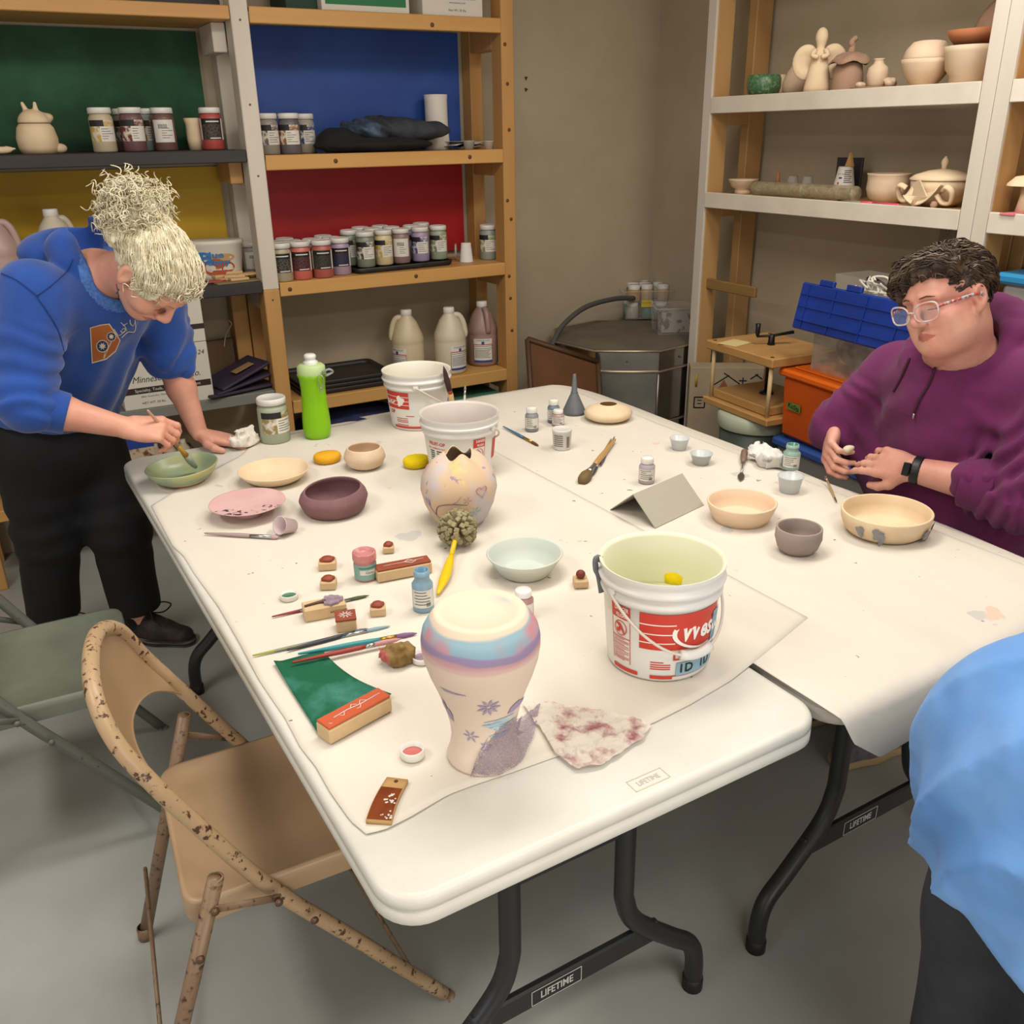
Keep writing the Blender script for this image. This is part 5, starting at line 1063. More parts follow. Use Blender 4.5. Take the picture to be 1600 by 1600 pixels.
# rabbit cookie-jar shape (plain animal jar)
P=lb_at(63,3.85,zb2); t=thing('animal_jar','cream bisque jar shaped like a crouching rabbit','jar',P,camdir(P)+.5)
G().lathe([(0,0),(.058,0),(.066,.02),(.068,.05),(.060,.085),(.050,.098),(0,.098)],36).obj('jar_body',bisque,t)
Fh=lambda P:smin(smin(smin(smax(sd_ell(P,(0,0,.10),(.052,.052,.045)),.1-P[:,2],.004),sd_ell(P,(.048,-.01,.118),(.018,.02,.014)),.015),sd_cap(P,(-.012,.012,.135),(-.02,.016,.163),.010,.006,((0,1,0),1.0)),.006),sd_cap(P,(.008,-.012,.137),(.008,-.014,.163),.010,.006),.006)
sdf_obj('head_lid',Fh,(-.08,-.08,.09),(.09,.08,.19),.003,bisque,t); sdf_obj('paw',lambda P:smin(sd_ell(P,(.055,-.035,.016),(.028,.02,.017)),sd_ell(P,(.06,.03,.014),(.028,.018,.015)),.005),(0,-.08,0),(.12,.08,.05),.004,bisque,t)
tag(sdf_obj('clay_bird',lambda P:smin(sd_ell(P,(0,0,.014),(.035,.014,.012)),sd_cap(P,(.02,0,.02),(.045,0,.018),.006,.003),.008),(-.06,-.03,0),(.07,.03,.04),.003,bisque,None,None,1,lb_at(3,3.76,zb2)),'small cream clay scrap at the left edge of the green-backed shelf','clay scrap')
zb1=1.075
jug(lb_at(12,3.84,zb1),mat('pink_jug_plastic','#b79a92',.4),'pink gallon jug at the left edge behind the woman in blue',camdir((-.1,3.84))-.1,labang=-1.6)
jug(lb_at(104,3.86,zb1),crm2,'white-capped jug mostly hidden behind the woman in blue',.4,labang=2.5)
# ice cream tub
P=lb_at(340,3.88,zb1); t=thing('food_tub','oval ice cream tub with blue and red print','tub',P,camdir(P)-.05)
G().lathe([(0,0),(.095,0),(.10,.02),(.115,.135),(.12,.14),(.12,.152),(.112,.155),(0,.155)],40,sy=.62).obj('tub_body',mat('tub_white','#cfc7b8',.45),t)
def ovp(a,z,e): R=.10+.015*(z-.02)/.115; return ((R+e)*math.sin(a),-(R*.62+e)*math.cos(a),z)
def ovpoly(pts,m,name,e=.0012,par=None):
    n=len(pts); c=np.mean(pts,axis=0); vs=[ovp(a,z,e) for a,z in pts]+[ovp(c[0],c[1],e+.0015)]; G().add(vs,[(i,(i+1)%n,n) for i in range(n)]).obj(name,m,t)
ovpoly([(.18+.62*math.cos(u),.052+.034*math.sin(u)*(1-.25*math.cos(u))) for u in np.linspace(0,2*PI,25)[:-1]],mat('red_brown_print','#a04a2c',.6),'red_swoosh'); ovpoly([(.35+.45*math.cos(u),.09+.016*math.sin(u)) for u in np.linspace(0,2*PI,20)[:-1]],mat('tan_print','#b08a5c',.6),'tan_swoosh',.0009)
bl=mat('blue_logo','#2f6fa8',.5)
def ovtext(s,size,m,a0,z0,name='lettering',e=.0035):
    o=text(s,size,m,t,M=Matrix.Identity(4),name=name,bold=.03)
    for v in o.data.vertices: v.co=ovp(a0+v.co.x/.075,z0+v.co.y,e)
ovtext('B',.062,bl,-.30,.088); ovtext('lue',.032,bl,.10,.101); ovtext('unny',.032,bl,.16,.073); ovtext('Peanut Butter',.013,lab,.25,.046)
jar(lb_at(395,3.93,zb1),.13,.036,'#9a948a','small grey-labelled jar behind the white post',2,'#8a8478')
cdb=mat('chipboard','#8f7a52',.85); P=lb_at(372,3.80,zb1); cb=tag(G().box((0,0,.0015),(.22,.16,.003),0).obj('cardboard_sheet',cdb,None,P,.1),'brown cardboard sheet under loose wooden tiles','cardboard'); wt=mat('pale_wood_tile','#c7a779',.7)
LBL=['front','second','third','fourth','fifth','sixth','seventh','eighth']
for i,(px,y,dz,a,l) in enumerate(((373,3.77,0,.1,.075),(368,3.79,.010,-.3,.08),(352,3.80,0,.5,.07),(385,3.80,.012,.25,.08),(362,3.83,.020,-.15,.09),(398,3.84,.0,.2,.06),(345,3.83,.010,.35,.07),(383,3.86,.0,-.2,.08))):
    q=lb_at(px,y,zb1+.004); tag(G().box((0,0,.005+dz),(l,.04,.0095),.001).obj('wooden_tile',wt,None,q,a),'pale bare wooden tile, one of the loose heap before the ice cream tub','wooden tile','loose wooden tiles')
q=lb_at(338,3.77,zb1+.004); tag(G().prism([(-.035,-.01),(.02,-.014),(.04,.004),(.0,.016),(-.03,.01)],0,.006).obj('wooden_chip',mat('red_painted_chip','#a8453a',.6),None,q),'red painted wooden chip at the edge of the cardboard','wooden chip')
# grey shelf : two white cartons with printed script, folded bags
zg=.63; P=lb_at(258,3.83,zg)
for i,(dz,h) in enumerate(((0,.235),(.237,.20))):
    t=carton('carton','white carton with script lettering behind the bent woman, lower of two' if i==0 else 'white carton stacked on the lettered carton behind the bent woman',P+np.array([0,0,dz]),(.34,.26,h),0)
    y=-.1306; F_=lambda x,z:frame((x,y,z),(1,0,0),(0,0,1))
    if i==0:
        text('the Potter',.030,blk,t,M=F_(.0,.175),shear=.2); text('12-24',.026,blk,t,M=F_(.125,.195),shear=.2); text('Minnesota Clay Co.',.036,blk,t,M=F_(-.0,.115),shear=.35,sx=.9); g=G().box((0,y-.0002,.073),(.33,.0006,.024),0).obj('dark_strip',mat('dark_brown_print','#2f201d',.6),t); text('Specialty, Tools, Wheels & Equipment',.017,lab,t,M=F_(0,.073)@Matrix.Translation((0,0,.0009)),sx=.95)
        text('8001 Grand Ave. Minneapolis, MN 55420',.010,blk,t,M=F_(-.02,.048)); text('NET WT. 50 lbs.',.013,blk,t,M=F_(-.06,.022))
    else: G().box((.12,y-.0002,.06),(.10,.0006,.02),0).obj('dark_strip',mat('dark_brown_print','#2f201d',.6),t)
pb=mat('purple_paper','#2d2233',.7,col2='#382b3f',vs=5); kraft=mat('kraft_paper','#5b4632',.8); cord=mat('paper_cord','#b09a78',.8)
P=lb_at(366,3.80,zg); t=thing('paper_bag','purple paper bag folded flat with twisted handles','bag',P,.25)
for i in range(3): G().box((.02*i,0,.012+.018*i),(.30-.03*i,.19,.012),.004,0,Matrix.Rotation(-.16*i,4,'Y')@Matrix.Translation((0,0,.006*i))).obj('folded_panel',pb,t)
G().box((.06,-.03,.078),(.09,.045,.003),.001,0,Matrix.Rotation(-.30,4,'Y')).obj('bag_label',mat('kraft_label','#8f7046',.7),t)
P=lb_at(343,3.97,zg); t=thing('paper_bag','brown kraft bag with cord handles standing behind the purple bag','bag',P,.2); G().box((0,0,.09),(.16,.03,.18),.003).obj('bag_body',kraft,t)
for x in(-.055,.05):
    G().tube(spl([(x-.02,-.018,.15),(x+.01,-.02,.20),(x-.005,-.02,.245),(x-.03,-.015,.26)] if x<0 else [(x-.015,-.018,.15),(x,-.02,.20),(x+.03,-.02,.24),(x+.02,-.015,.26)],6),.0028,6).obj('cord_handle',cord,t)
# bottom shelf of left bay : printed boxes and a wire basket
zl=.32
P=lb_at(212,3.82,zl); t=carton('food_box','printed box with blue band low behind the table corner',P,(.16,.2,.24),0,mat('photo_print_box','#b8a48c',.6,col2='#6b3a20',vs=22,lo=.5,hi=.6)); G().box((0,-.101,.17),(.161,.001,.04),0).obj('blue_band',mat('blue_print','#1f3a86',.6),t)
P=lb_at(110,3.84,zl); t=carton('food_box','dark patterned box low between the legs of the woman in blue',P,(.22,.24,.245),0,mat('patterned_box','#2a2620',.6,col2='#8f8468',vs=18,lo=.5,hi=.58,det=2))
P=lb_at(232,3.78,zl); t=thing('wire_basket','black wire basket with pale bottles on the lowest board','basket',P+np.array([.10,-.0,0])); wr=mat('black_wire','#17171a',.4,.5)
for z in(.004,.05,.10): G().tube([(-.09,-.06,z),(.09,-.06,z),(.09,.06,z),(-.09,.06,z),(-.09,-.06,z)],.0025,6).obj('wire_ring',wr,t)
for x in np.linspace(-.09,.09,6): G().tube([(x,-.06,.10),(x,-.06,.002),(x,.06,.002),(x,.06,.10)],.002,6).obj('wire_rib',wr,t)
for i in range(3): tag(G().lathe([(0,.008),(.024,.008),(.026,.02),(.026,.10),(.012,.125),(.012,.14),(0,.14)],20).obj('pale_bottle',mat('pale_bottle_plastic','#b3a48f',.4),None,P+np.array([.045+.055*i,0,0])),['left','middle','right'][i]+' pale bottle in the black wire basket','bottle')
# ---------------------------------------------------------------- right shelving contents
def rs_at(px,d,z):
    lo,hi=-.3,2.2
    for _ in range(50):
        m=(lo+hi)/2
        if pj(rs_world(m,d,z))[0]<px: lo=m
        else: hi=m
    return rs_world(lo,d,z+.0006)
zU=zt-.006; zM=zm-.006
def lp(name,label,cat,P,prof,m,n=32,sx=1,rz=0,th=.004,closed=False,group=None,fn=None):
    pr=[(0,0)]+prof
    if not closed: pr+=[(max(r-th,.001),max(z,th)) for r,z in prof[::-1]]+[(0,th)]
    return tag(G().lathe(pr,n,0,sx=sx,fn=fn).obj(name,m,None,P,rz),label,cat,group)
spk=mat('green_speckle_glaze','#3f6848',.35,col2='#7f9468',vs=90,lo=.5,hi=.66,det=3)
P=rs_at(1192,.105,zU); lp('round_bowl','speckled green glazed bowl at the left end of the upper white shelf','bowl',P,[(.042,0),(.062,.014),(.070,.04),(.068,.07),(.062,.083)],spk)
P=rs_at(1216,.17,zU); lp('small_pot','little bisque pot peeping over the speckled green bowl','pot',P,[(.02,0),(.034,.02),(.034,.05),(.024,.07),(.025,.083)],bisq2)
P=rs_at(1240,.20,zU); lp('bottle_vase','pale narrow-necked vase behind the angel','vase',P,[(.03,0),(.05,.02),(.052,.05),(.034,.09),(.017,.115),(.016,.135),(.022,.142)],bisq2)
# angel
P=rs_at(1275,.09,zU); t=thing('angel_figure','cream clay angel figure with broad rounded wings','figurine',P,camdir(P)); t.scale=(1.22,1.22,1.12)
G().lathe([(0,0),(.042,0),(.040,.02),(.030,.08),(.021,.125),(.015,.140),(0,.145)],28,sy=.8).obj('robe',bisque,t)
sdf_obj('head',lambda Q:smin(sd_ell(Q,(0,0,.175),(.019,.020,.030)),sd_cap(Q,(0,0,.13),(0,0,.15),.013,.012),.008),(-.05,-.05,.11),(.05,.05,.22),.0035,bisque,t)
for s in(-1,1): sdf_obj('wing',lambda Q,s=s:smax(sd_ell(Q,(s*.040,.014,.100),(.042,.013,.056)),-(sd_ell(Q,(s*.044,-.004,.100),(.032,.012,.043))),.003),(-.09,-.03,.03),(.09,.05,.18),.003,bisque,t)
for s in(-1,1): G().tube(spl([(s*.016,-.012,.135),(s*.022,-.026,.118),(s*.004,-.032,.112)],4),[.008]*8+[.006],8).obj('arm',bisque,t)
# clay house pot with a mushroom roof
P=rs_at(1322,.12,zU); brk=mat('pinkish_clay','#a5846c',.85,col2='#8f6e5a',vs=14,lo=.5,hi=.7); t=thing('house_pot','pinkish clay house pot with a drooping roof and crooked chimney','pot',P)
G().lathe([(0,0),(.056,0),(.058,.01),(.054,.06),(.046,.098),(.040,.10),(0,.10)],28).obj('pot_body',brk,t)
roof=G().lathe([(.072,.098),(.074,.104),(.055,.122),(.03,.135),(0,.139)],28,fn=lambda r,z,a:(r*(1+.06*math.sin(4*a)),z+.006*math.sin(5*a)*(r>.05))).obj('roof_lid',brk,t)
G().tube(spl([(.0,0,.13),(.006,.0,.155),(.0,.0,.17),(.02,0,.185)],5),[.013]*4+[.012]*6+[.010]*6,12).obj('chimney',brk,roof)
P=rs_at(1368,.12,zU); lp('small_vase','small plain cream vase standing before the pot lid, right of the clay house','vase',P+np.array([0,0,.008]),[(.024,0),(.032,.015),(.038,.045),(.034,.068),(.018,.082),(.017,.093),(.022,.098)],bisq2)
lp('saucer','shallow clay saucer under the small vase and clay lumps','saucer',P,[(.06,0),(.085,.005),(.092,.012)],mat('pale_brown_clay','#9f7f62',.85),th=.0055)
for i,(dx,dy,s) in enumerate(((-.045,-.03,.016),(.045,.02,.022),(.062,-.005,.016))):
    tag(sdf_obj('clay_lump',lambda Q,s=s,i=i:sd_ell(Q,(0,0,s*.8),(s*1.2,s,s*.8))+s*.5*vnoise(Q,60,i),(-.05,-.05,0),(.05,.05,.06),.004,bisq2,None,None,0,P+np.array([dy,dx*-1,.0075])),['small clay lump left of the little vase','larger clay lump right of the little vase','smallest clay lump at the saucer rim'][i],'clay lump')
P=rs_at(1442,.11,zU); pb_=[(.038,0),(.040,.006),(.068,.04),(.080,.075),(.083,.09)]
lp('stacked_bowl','cream bowl standing upright under an upturned bowl on the upper shelf','bowl',P,pb_,bisq2)
tag(G().lathe([(.077,0),(.078,.006),(.070,.03),(.05,.052),(.03,.056),(0,.056)],36).obj('stacked_bowl',bisq2,None,P+np.array([0,0,.091])),'smaller cream bowl turned upside down on another bowl','bowl')
P=rs_at(1512,.12,zU); lp('stacked_bowl','large pale bowl with a stepped foot holding a terracotta bowl','bowl',P,[(.05,0),(.062,.012),(.062,.03),(.078,.05),(.086,.10),(.090,.118)],mat('pale_stoneware','#cdb79a',.75))
tag(G().lathe([(0,0),(.06,0),(.078,.02),(.088,.045),(.082,.045),(.06,.008),(0,.008)],36).obj('stacked_bowl',mat('terracotta','#a5653f',.8),None,P+np.array([.0,0.0,.123])),'terracotta bowl nested on the large pale bowl at the post','bowl').rotation_euler=(.0,-.05,0)
P=rs_at(1562,.235,zU); tag(G().lathe([(0,0),(.13,0),(.15,.012),(.15,.018),(.128,.008),(0,.008)],40,M=frame((0,0,.152),(0,1,0),(.2,0,1))).obj('large_plate',brk,None,P),'large clay plate standing on edge behind the white post','plate')
# middle shelf
P=rs_at(1160,.09,zM); lp('footed_dish','cream footed dish at the left end of the middle white shelf','dish',P,[(.036,0),(.034,.012),(.034,.022),(.05,.030),(.062,.055),(.066,.06)],bisq2,th=.005)
slv=mat('clear_sleeve','#b5a988',.12,alpha=.5,col2='#978b6c',vs=60); 
for i,(a,b_) in enumerate(((1180,1258),(1258,1338))):
    A=rs_at(a,.055,zM+.030); B_=rs_at(b_,.05,zM+.030); d=B_-A; t=tag(G().tube([tuple(d*u) for u in np.linspace(0,1,44)],[.0295-.0018*(k%2) for k in range(44)],18).obj('cup_sleeve',slv,None,A),['clear plastic sleeve of nested cups lying on the middle shelf, left one','clear plastic sleeve of nested cups lying on the middle shelf, right one'][i],'cup sleeve')
P=rs_at(1262,.16,zM); tag(G().box((0,0,.022),(.12,.42,.04),.003).obj('clay_slab',mat('pinkish_board','#a5765a',.8),None,P,ang+PI/2+PI/2*0),'low pinkish board behind the plastic sleeves','board')
zS=.043
P=rs_at(1213,.15,zM); tag(G().lathe([(0,0),(.010,0),(.008,.03),(.004,.05),(0,.054)],10).obj('clay_cone',mat('orange_clay','#b07450',.8),None,P+np.array([0,0,zS])),'small orange clay cone on the low board','cone')
for i,px in enumerate((1236,1259)): cup(0,0,0,0,0,'',cl2) if 0 else cup(0,0,0,20,14,['upturned clear cup on the low board, left of the pair','upturned clear cup on the low board, right of the pair'][i],mat('smoky_plastic','#a8a29a',.3,alpha=.7),P=rs_at(px,.14,zM)+np.array([0,0,zS]),H=.036,inv=True)
P=rs_at(1322,.24,zM); tag(G().box((0,0,.075),(.012,.13,.15),.002).obj('slate_panel',mat('dark_slate','#262a2c',.5,col2='#34393a',vs=6),None,P,ang+PI/2),'square dark slate panel leaning behind the upturned cup','panel')
P=rs_at(1316,.15,zM); t=thing('paper_cup','printed paper cup turned upside down before the slate panel','cup',P+np.array([0,0,zS]),camdir(P)); G().lathe([(.040,0),(.042,.003),(.040,.006),(.028,.075),(.027,.078),(.024,.074),(0,.074)],30).obj('cup_wall',mat('paper_white','#cfc8bd',.7),t)
g=G(); 
for i in range(7): z=.062-.007*i; r_=.040-.00016*0-(z-.006)*.174; g.patch(r_,r_,z,z+.003,-.1,.8-.1*(i%3),0,8,eps=.0006)
g.obj('cup_print',ink,t); g=G(); g.patch(.0375,.037,.012,.022,-.75,-.55,0,3,eps=.0012); g.patch(.034,.0335,.034,.040,-.7,-.3,1,4,eps=.0012); g.obj('cup_logo',[redk,mat('navy_ink2','#2b3f7a',.6)],t); text('NET WT',.009,ink,t,bend=.0325,z=.05,ang=-.45)
P=rs_at(1321,.185,zM); tag(G().prism([(-.018,0),(.018,0),(.0,.05)],-.006,.006,0,frame((0,0,0),(0,-1,0),(0,0,1))).obj('wood_wedge',pineR,None,P+np.array([0,0,zS+.079]) if 0 else rs_at(1321,.15,zM)+np.array([0,0,zS+.0785])),'small wooden triangle standing on the upturned paper cup','wedge')
P=rs_at(1384,.12,zM); lp('deep_bowl','deep cream bowl left of the lidded casserole','bowl',P,[(.045,0),(.066,.02),(.076,.05),(.074,.08),(.076,.098),(.079,.103)],bisq2)
P=rs_at(1466,.13,zM); t=thing('casserole','cream lidded casserole with a pointed knob','casserole',P); 
G().lathe([(0,0),(.055,0),(.085,.022),(.100,.06),(.103,.085),(.096,.088),(0,.088)],40).obj('casserole_body',bisque,t); l=G().lathe([(.106,.088),(.108,.093),(.09,.105),(.05,.118),(.016,.123),(0,.124)],40).obj('lid',bisque,t); G().lathe([(0,.12),(.011,.122),(.009,.132),(.013,.142),(.011,.152),(.003,.164),(0,.165)],16).obj('knob',bisque,l)
P=rs_at(1440,.028,zM); t=thing('curled_basket','cream clay tray with curled strap handles before the casserole','sculpture',P,ang+PI)
cl=G(); rows=[]
for j in range(9):
    v=j/8; rows.append([((u-.5)*.13,(v-.5)*.05,.03+.03*abs(2*u-1)**2+.02*math.sin(3*v+2*u)) for u in np.linspace(0,1,13)])
cl.grid(rows,0,None,.005); cl.obj('tray_body',bisque,t)
for s in(-1,1): G().tube(spl([(s*.05,0,.045),(s*.07,-.01,.02),(s*.10,-.012,.022),(s*.11,0,.055),(s*.095,.01,.072),(s*.075,.0,.062)],6),.007,10,flat=1.6,ref=(0,1,0)).obj('strap_handle',bisque,t)
G().prism([(-.03,0),(.03,0),(.01,.05),(-.005,.055)],-.003,.003,0,frame((.0,.02,.04),(1,0,0),(0,.3,1))).obj('peak',bisque,t)
for i,px in enumerate((1428,1458)): tag(G().lathe([(0,0),(.008,.002),(.0125,.0125),(.008,.023),(0,.025)],14).obj('clay_ball',brk,None,rs_at(px,.018 if 0 else .012,zM+.001)),['brown clay ball under the curled tray, left one','brown clay ball under the curled tray, right one'][i],'ball')
def rod(name,label,cat,a,b_,d,r,m,m2=None,z=None):
    A=rs_at(a,d,zM+r); B_=rs_at(b_,d,zM+r); D=B_-A; t=thing(name,label,cat,A); G().tube([tuple(D*u) for u in(0,.03,.7)],[r*.6,r,r],10).obj('barrel',m,t); G().tube([tuple(D*u) for u in(.68,.97,1)],[r*1.1,r*1.1,r*.7],10).obj('pen_cap',m2 or m,t)
rod('marker_pen','black and grey marker lying at the shelf edge','marker',1345,1308,.012,.005,mat('grey_pen','#8a8680',.4),mat('black_pen','#1a1a1c',.4)); rod('marker_pen','bright pink marker lying at the shelf edge','marker',1405,1345,.006,.0055,mat('pink_pen','#d04a6a',.4))
# second unit
P=rs_at(1600,.06,zM); t=thing('scalloped_stand','cream clay mushroom-like piece with a scalloped cap at the right edge','sculpture',P); G().lathe([(0,0),(.03,0),(.022,.05),(.018,.09),(0,.09)],20).obj('stem',bisque,t); G().lathe([(.062,.085),(.06,.092),(.04,.112),(0,.118),(0,.10),(.04,.096)],36,fn=lambda r,z,a:(r*(1+.06*abs(math.sin(5*a))*(r>.03)),z)).obj('cap',bisque,t)
P=rs_at(1585,.02,zM); tag(G().box((0,0,.003),(.05,.08,.006),.001).obj('pink_note',mat('pink_paper','#d0727c',.7),None,P,ang),'pink paper slip at the edge of the right-hand shelf','paper')
P=rs_world(RL+.42,.15,.9365); t=thing('storage_tub','tub with a bright blue lid on the low right-hand shelf','tub',P,ang); G().box((0,0,.10),(.5,.26,.2),.015).obj('tub_body',mat('clear_tub','#b5b0a8',.3,alpha=.6),t); G().box((0,0,.215),(.54,.29,.035),.01).obj('lid',mat('sky_blue_lid','#2f86b8',.4),t)
# power outlet
oy=Wx(1484,353,XW-.002); t=thing('power_outlet','beige wall socket above the head of the woman in purple','outlet',(XW-.004,oy[1],oy[2])); pm=mat('outlet_plate','#8f8270',.5); dk=mat('socket_dark','#2c2622',.6)
G().box((0,0,0),(.006,.07,.115),.002).obj('cover_plate',pm,t)
for z in(.022,-.022):
    g=G(); g.box((-.0035,0,z),(.003,.034,.03),.001); s=g.obj('socket',pm,t); h=G(); h.box((-.0052,-.007,z+.003),(.001,.002,.009)); s1=h.obj('slot',dk,s); h=G(); h.box((-.0052,.007,z+.003),(.001,.002,.009)); h.obj('slot',dk,s); h=G(); h.box((-.0052,0,z-.008),(.001,.004,.004)); h.obj('slot',dk,s)
for i,(px,py) in enumerate(((822,122),(822,140))): q=Wy(px,py,YB-.002); struct(G().lathe([(0,0),(.008,.0),(.006,.0015),(0,.001)],9,M=frame((0,0,0),(1,0,0),(0,0,1)),fn=lambda r,z,a:(r*(1+.4*math.sin(3*a+i)),z)).obj('trim_%d'%(i+1),mat('wall_chip','#3f342a',.8),None,q))
# ---------------------------------------------------------------- kiln and corner
KC=np.array([2.74,3.68]); KR=.385; fr_=np.array([KC[0]-.6*.37,KC[1]-.8*.37,.7]); KZ=zat(fr_,549)
stl=mat('stainless_steel','#b0aba2',.14,.95,col2='#9a958c',vs=3); stl2=mat('dull_steel','#8a8379',.35,.8,col2='#786f62',vs=6); kdk=mat('kiln_lid_grey','#5f584c',.6,col2='#6d6556',vs=6)
t=thing('kiln','octagonal stainless steel kiln in the corner','kiln',(*KC,0),.18)
oc=[(KR*math.cos(PI/4*i+PI/8),KR*math.sin(PI/4*i+PI/8)) for i in range(8)]
G().prism(oc,.16,KZ-.105,0).obj('kiln_wall',stl,t); lid_=G().prism([(x*1.01,y*1.01) for x,y in oc],KZ-.095,KZ,0).obj('lid',[stl],t); G().prism([(x*.99,y*.99) for x,y in oc],KZ+.0003,KZ+.004,0).obj('lid_top',kdk,lid_)
for z in(KZ-.10,KZ-.002,.30):
    G().tube([(x*1.02,y*1.02,z) for x,y in oc+[oc[0]]],.006,6).obj('rim_band',mat('bright_trim','#b5a890',.3,.8),t)
for i in range(8):
    x,y=oc[i]; G().tube([(x*1.015,y*1.015,.16),(x*1.015,y*1.015,KZ-.11)],.007,6).obj('corner_strip',stl2,t)
for k in range(8):
    a=PI/4*k; g=G().lathe([(0,0),(.006,0),(.005,.004),(0,.005)],8,M=frame((KR*.94*math.cos(a),KR*.94*math.sin(a),KZ-.05),(-math.sin(a),math.cos(a),0),(0,0,1))); g.obj('screw',screw,t)
for x,y in((.25,.2),(-.25,.2),(.25,-.2),(-.25,-.2)): G().tube([(x,y,0),(x,y,.17)],.018,8).obj('leg',stl2,t)
ps=[Wy(853,562,3.72),Wy(862,540,3.74),Wy(880,508,3.8),Wy(915,480,3.85),Wy(960,467,3.9),Wy(990,466,3.95)]
tag(G().tube(spl(ps,8),.013,12).obj('conduit_hose',mat('grey_conduit','#4d4c4a',.5),None),'grey flexible conduit arching over the kiln','hose')
brd=mat('brown_hardboard','#5d3a22',.5,col2='#6b4427',vs=4); brf=mat('brown_frame','#4a3019',.6)
TL=Wy(824,530,3.46);TR=Wy(934,566,3.40); dn=np.array([-.02,-.10,-.0]); A=TL.copy(); hgt=.52; BL=TL+np.array([-.04,-.13,-hgt]); BR=TR+np.array([-.04,-.13,-hgt+.0])
t=thing('framed_board','brown framed hardboard leaning between shelf and kiln','board',BL)
plate(BL,BR,TR,TL,'panel',brd,t,BL,.008)
for a,b_ in((TL,TR),(TL,BL),(TR,BR)): G().tube([tuple(a-BL),tuple(b_-BL)],.014,4).obj('frame_bar',brf,t)
# clear bins of bottles on the kiln
cbin=mat('clear_bin','#c9c4b8',.15,alpha=.22); 
def cbox(name,P,d,rz,label,m,lidm=None,taper=.9,walls=.003):
    t=thing(name,label,'bin',P,rz); x,y,z=d; g=G(); 
    o_=[(-x/2*taper,-y/2*taper),(x/2*taper,-y/2*taper),(x/2*taper,y/2*taper),(-x/2*taper,y/2*taper)]; T_=[(-x/2,-y/2),(x/2,-y/2),(x/2,y/2),(-x/2,y/2)]
    vs=[(a,b_,0) for a,b_ in o_]+[(a,b_,z) for a,b_ in T_]; g.add(vs,[(0,3,2,1)]+[(i,(i+1)%4,(i+1)%4+4,i+4) for i in range(4)],0,None,False); g.obj('bin_wall',m,t)
    R_=[(x/2+.004,y/2+.004),( -x/2-.004,y/2+.004),(-x/2-.004,-y/2-.004),(x/2+.004,-y/2-.004),(x/2+.004,y/2+.004)]
    G().tube([(a,b_,z) for a,b_ in R_],.005,6).obj('rim',m,t); return t
KP=lambda px,py:Wz(px,py,KZ+.0055)
BC=KP(1018,492); bz=math.radians(-28)
cbox('clear_bin',BC,(.36,.26,.150),bz,'clear plastic bin full of small glaze bottles on the kiln',cbin)
lbg=G(); t_=bpy.data.objects['clear_bin']; G().box((-.05,-.126,.085),(.06,.0008,.038),0).obj('yellow_label',mat('yellow_label','#cfae3a',.6),t_); text('GLOSS GLAZE',.009,blk,t_,M=frame((-.05,-.1268,.088),(1,0,0),(0,0,1)))
cs=['#5f8f88','#3f6f66','#6fa09a','#b0766a','#a08a5a','#4f7f7a','#c0a88a','#b8894f','#c9c0b0','#8f7f72','#5f8f88','#b5ad9c','#4f8a8a','#a5a08f','#bca070']
pos=['back left corner','back middle','back right','middle left','centre','middle right','front left','front middle','front right']; i=0
for lay in range(2):
    for r_ in range(2 if 0 else 3):
        for c_ in range(4):
            if lay==0 and r_==0: continue
            x=-.118+.078*c_+rng.normal(0,.004); y=.078-.078*r_+rng.normal(0,.003); z=.002+lay*.090; 
            q=BC+np.array([x*math.cos(bz)-y*math.sin(bz),x*math.sin(bz)+y*math.cos(bz),z]); col=cs[(i*7)%15]; i+=1
            tb_=thing('glaze_bottle','small '+['teal','dark green','aqua','pinkish','ochre','deep teal','cream','amber','white','brown','teal','pale','blue-green','grey-green','straw'][(i*7-7)%15]+' glaze bottle in the clear bin, '+['lower','upper'][lay]+' layer, '+['back','middle','front'][r_]+' row, '+['far left','left','right','far right'][c_],'glaze bottle',q,random.random()*2-1,'glaze bottles in the bin on the kiln')
            G().lathe([(0,0),(.031,0),(.034,.004),(.034,.058),(.028,.065),(0,.065)],16).obj('bottle_body',mat('gb_'+col.strip('#'),col,.4),tb_); G().lathe([(.031,.064),(.032,.087),(0,.088)],16).obj('cap',cap if i%4 else mat('peach_cap','#c9a08a',.5),tb_)
BC2=np.array([2.99,3.60,KZ+.0055]); t=cbox('clear_bin',BC2,(.22,.2,.13),bz,'second clear bin with printed box behind the kiln bottles',cbin); G().box((0,0,.055),(.16,.14,.10),.003).obj('printed_carton',mat('printed_carton','#8f8a84',.6,col2='#4a2f3c',vs=26,lo=.55,hi=.6),t)
# ---------------------------------------------------------------- press, totes and boxes by the right shelving
birch=mat('birch_ply','#b98e58',.5,col2='#a97d48',vs=4,st=(1,.15,1)); birch_e=mat('ply_edge','#9a6f3c',.6,col2='#7d5528',vs=40,st=(.1,.1,1)); dow=mat('dowel','#cbb083',.5); blkm=mat('black_cast_iron','#161617',.4,.3)
A=Wx(1197,668,2.50); zb=A[2]; B_=Wz(1097,628,zb); e1=(B_-A)[:2]; L1=np.linalg.norm(e1); e1/=L1; e2=np.array([-e1[1],e1[0]])
if e2[0]<0: e2=-e2
pa_=math.atan2(-e1[1],-e1[0]); W1=L1; W2=.33
PCn=np.array([*(A[:2]+e1*W1/2+e2*W2/2),zb]); t=thing('book_press','plywood press with four dowels and a black crank on top','press',PCn,math.atan2(e1[1],e1[0])+PI)
def pbx(z,h,m,name,sx=1,sy=1): return G().box((0,0,z+h/2),(W1*sx,W2*sy,h),.004).obj(name,m,t)
Hh=zat(A,562)-zb
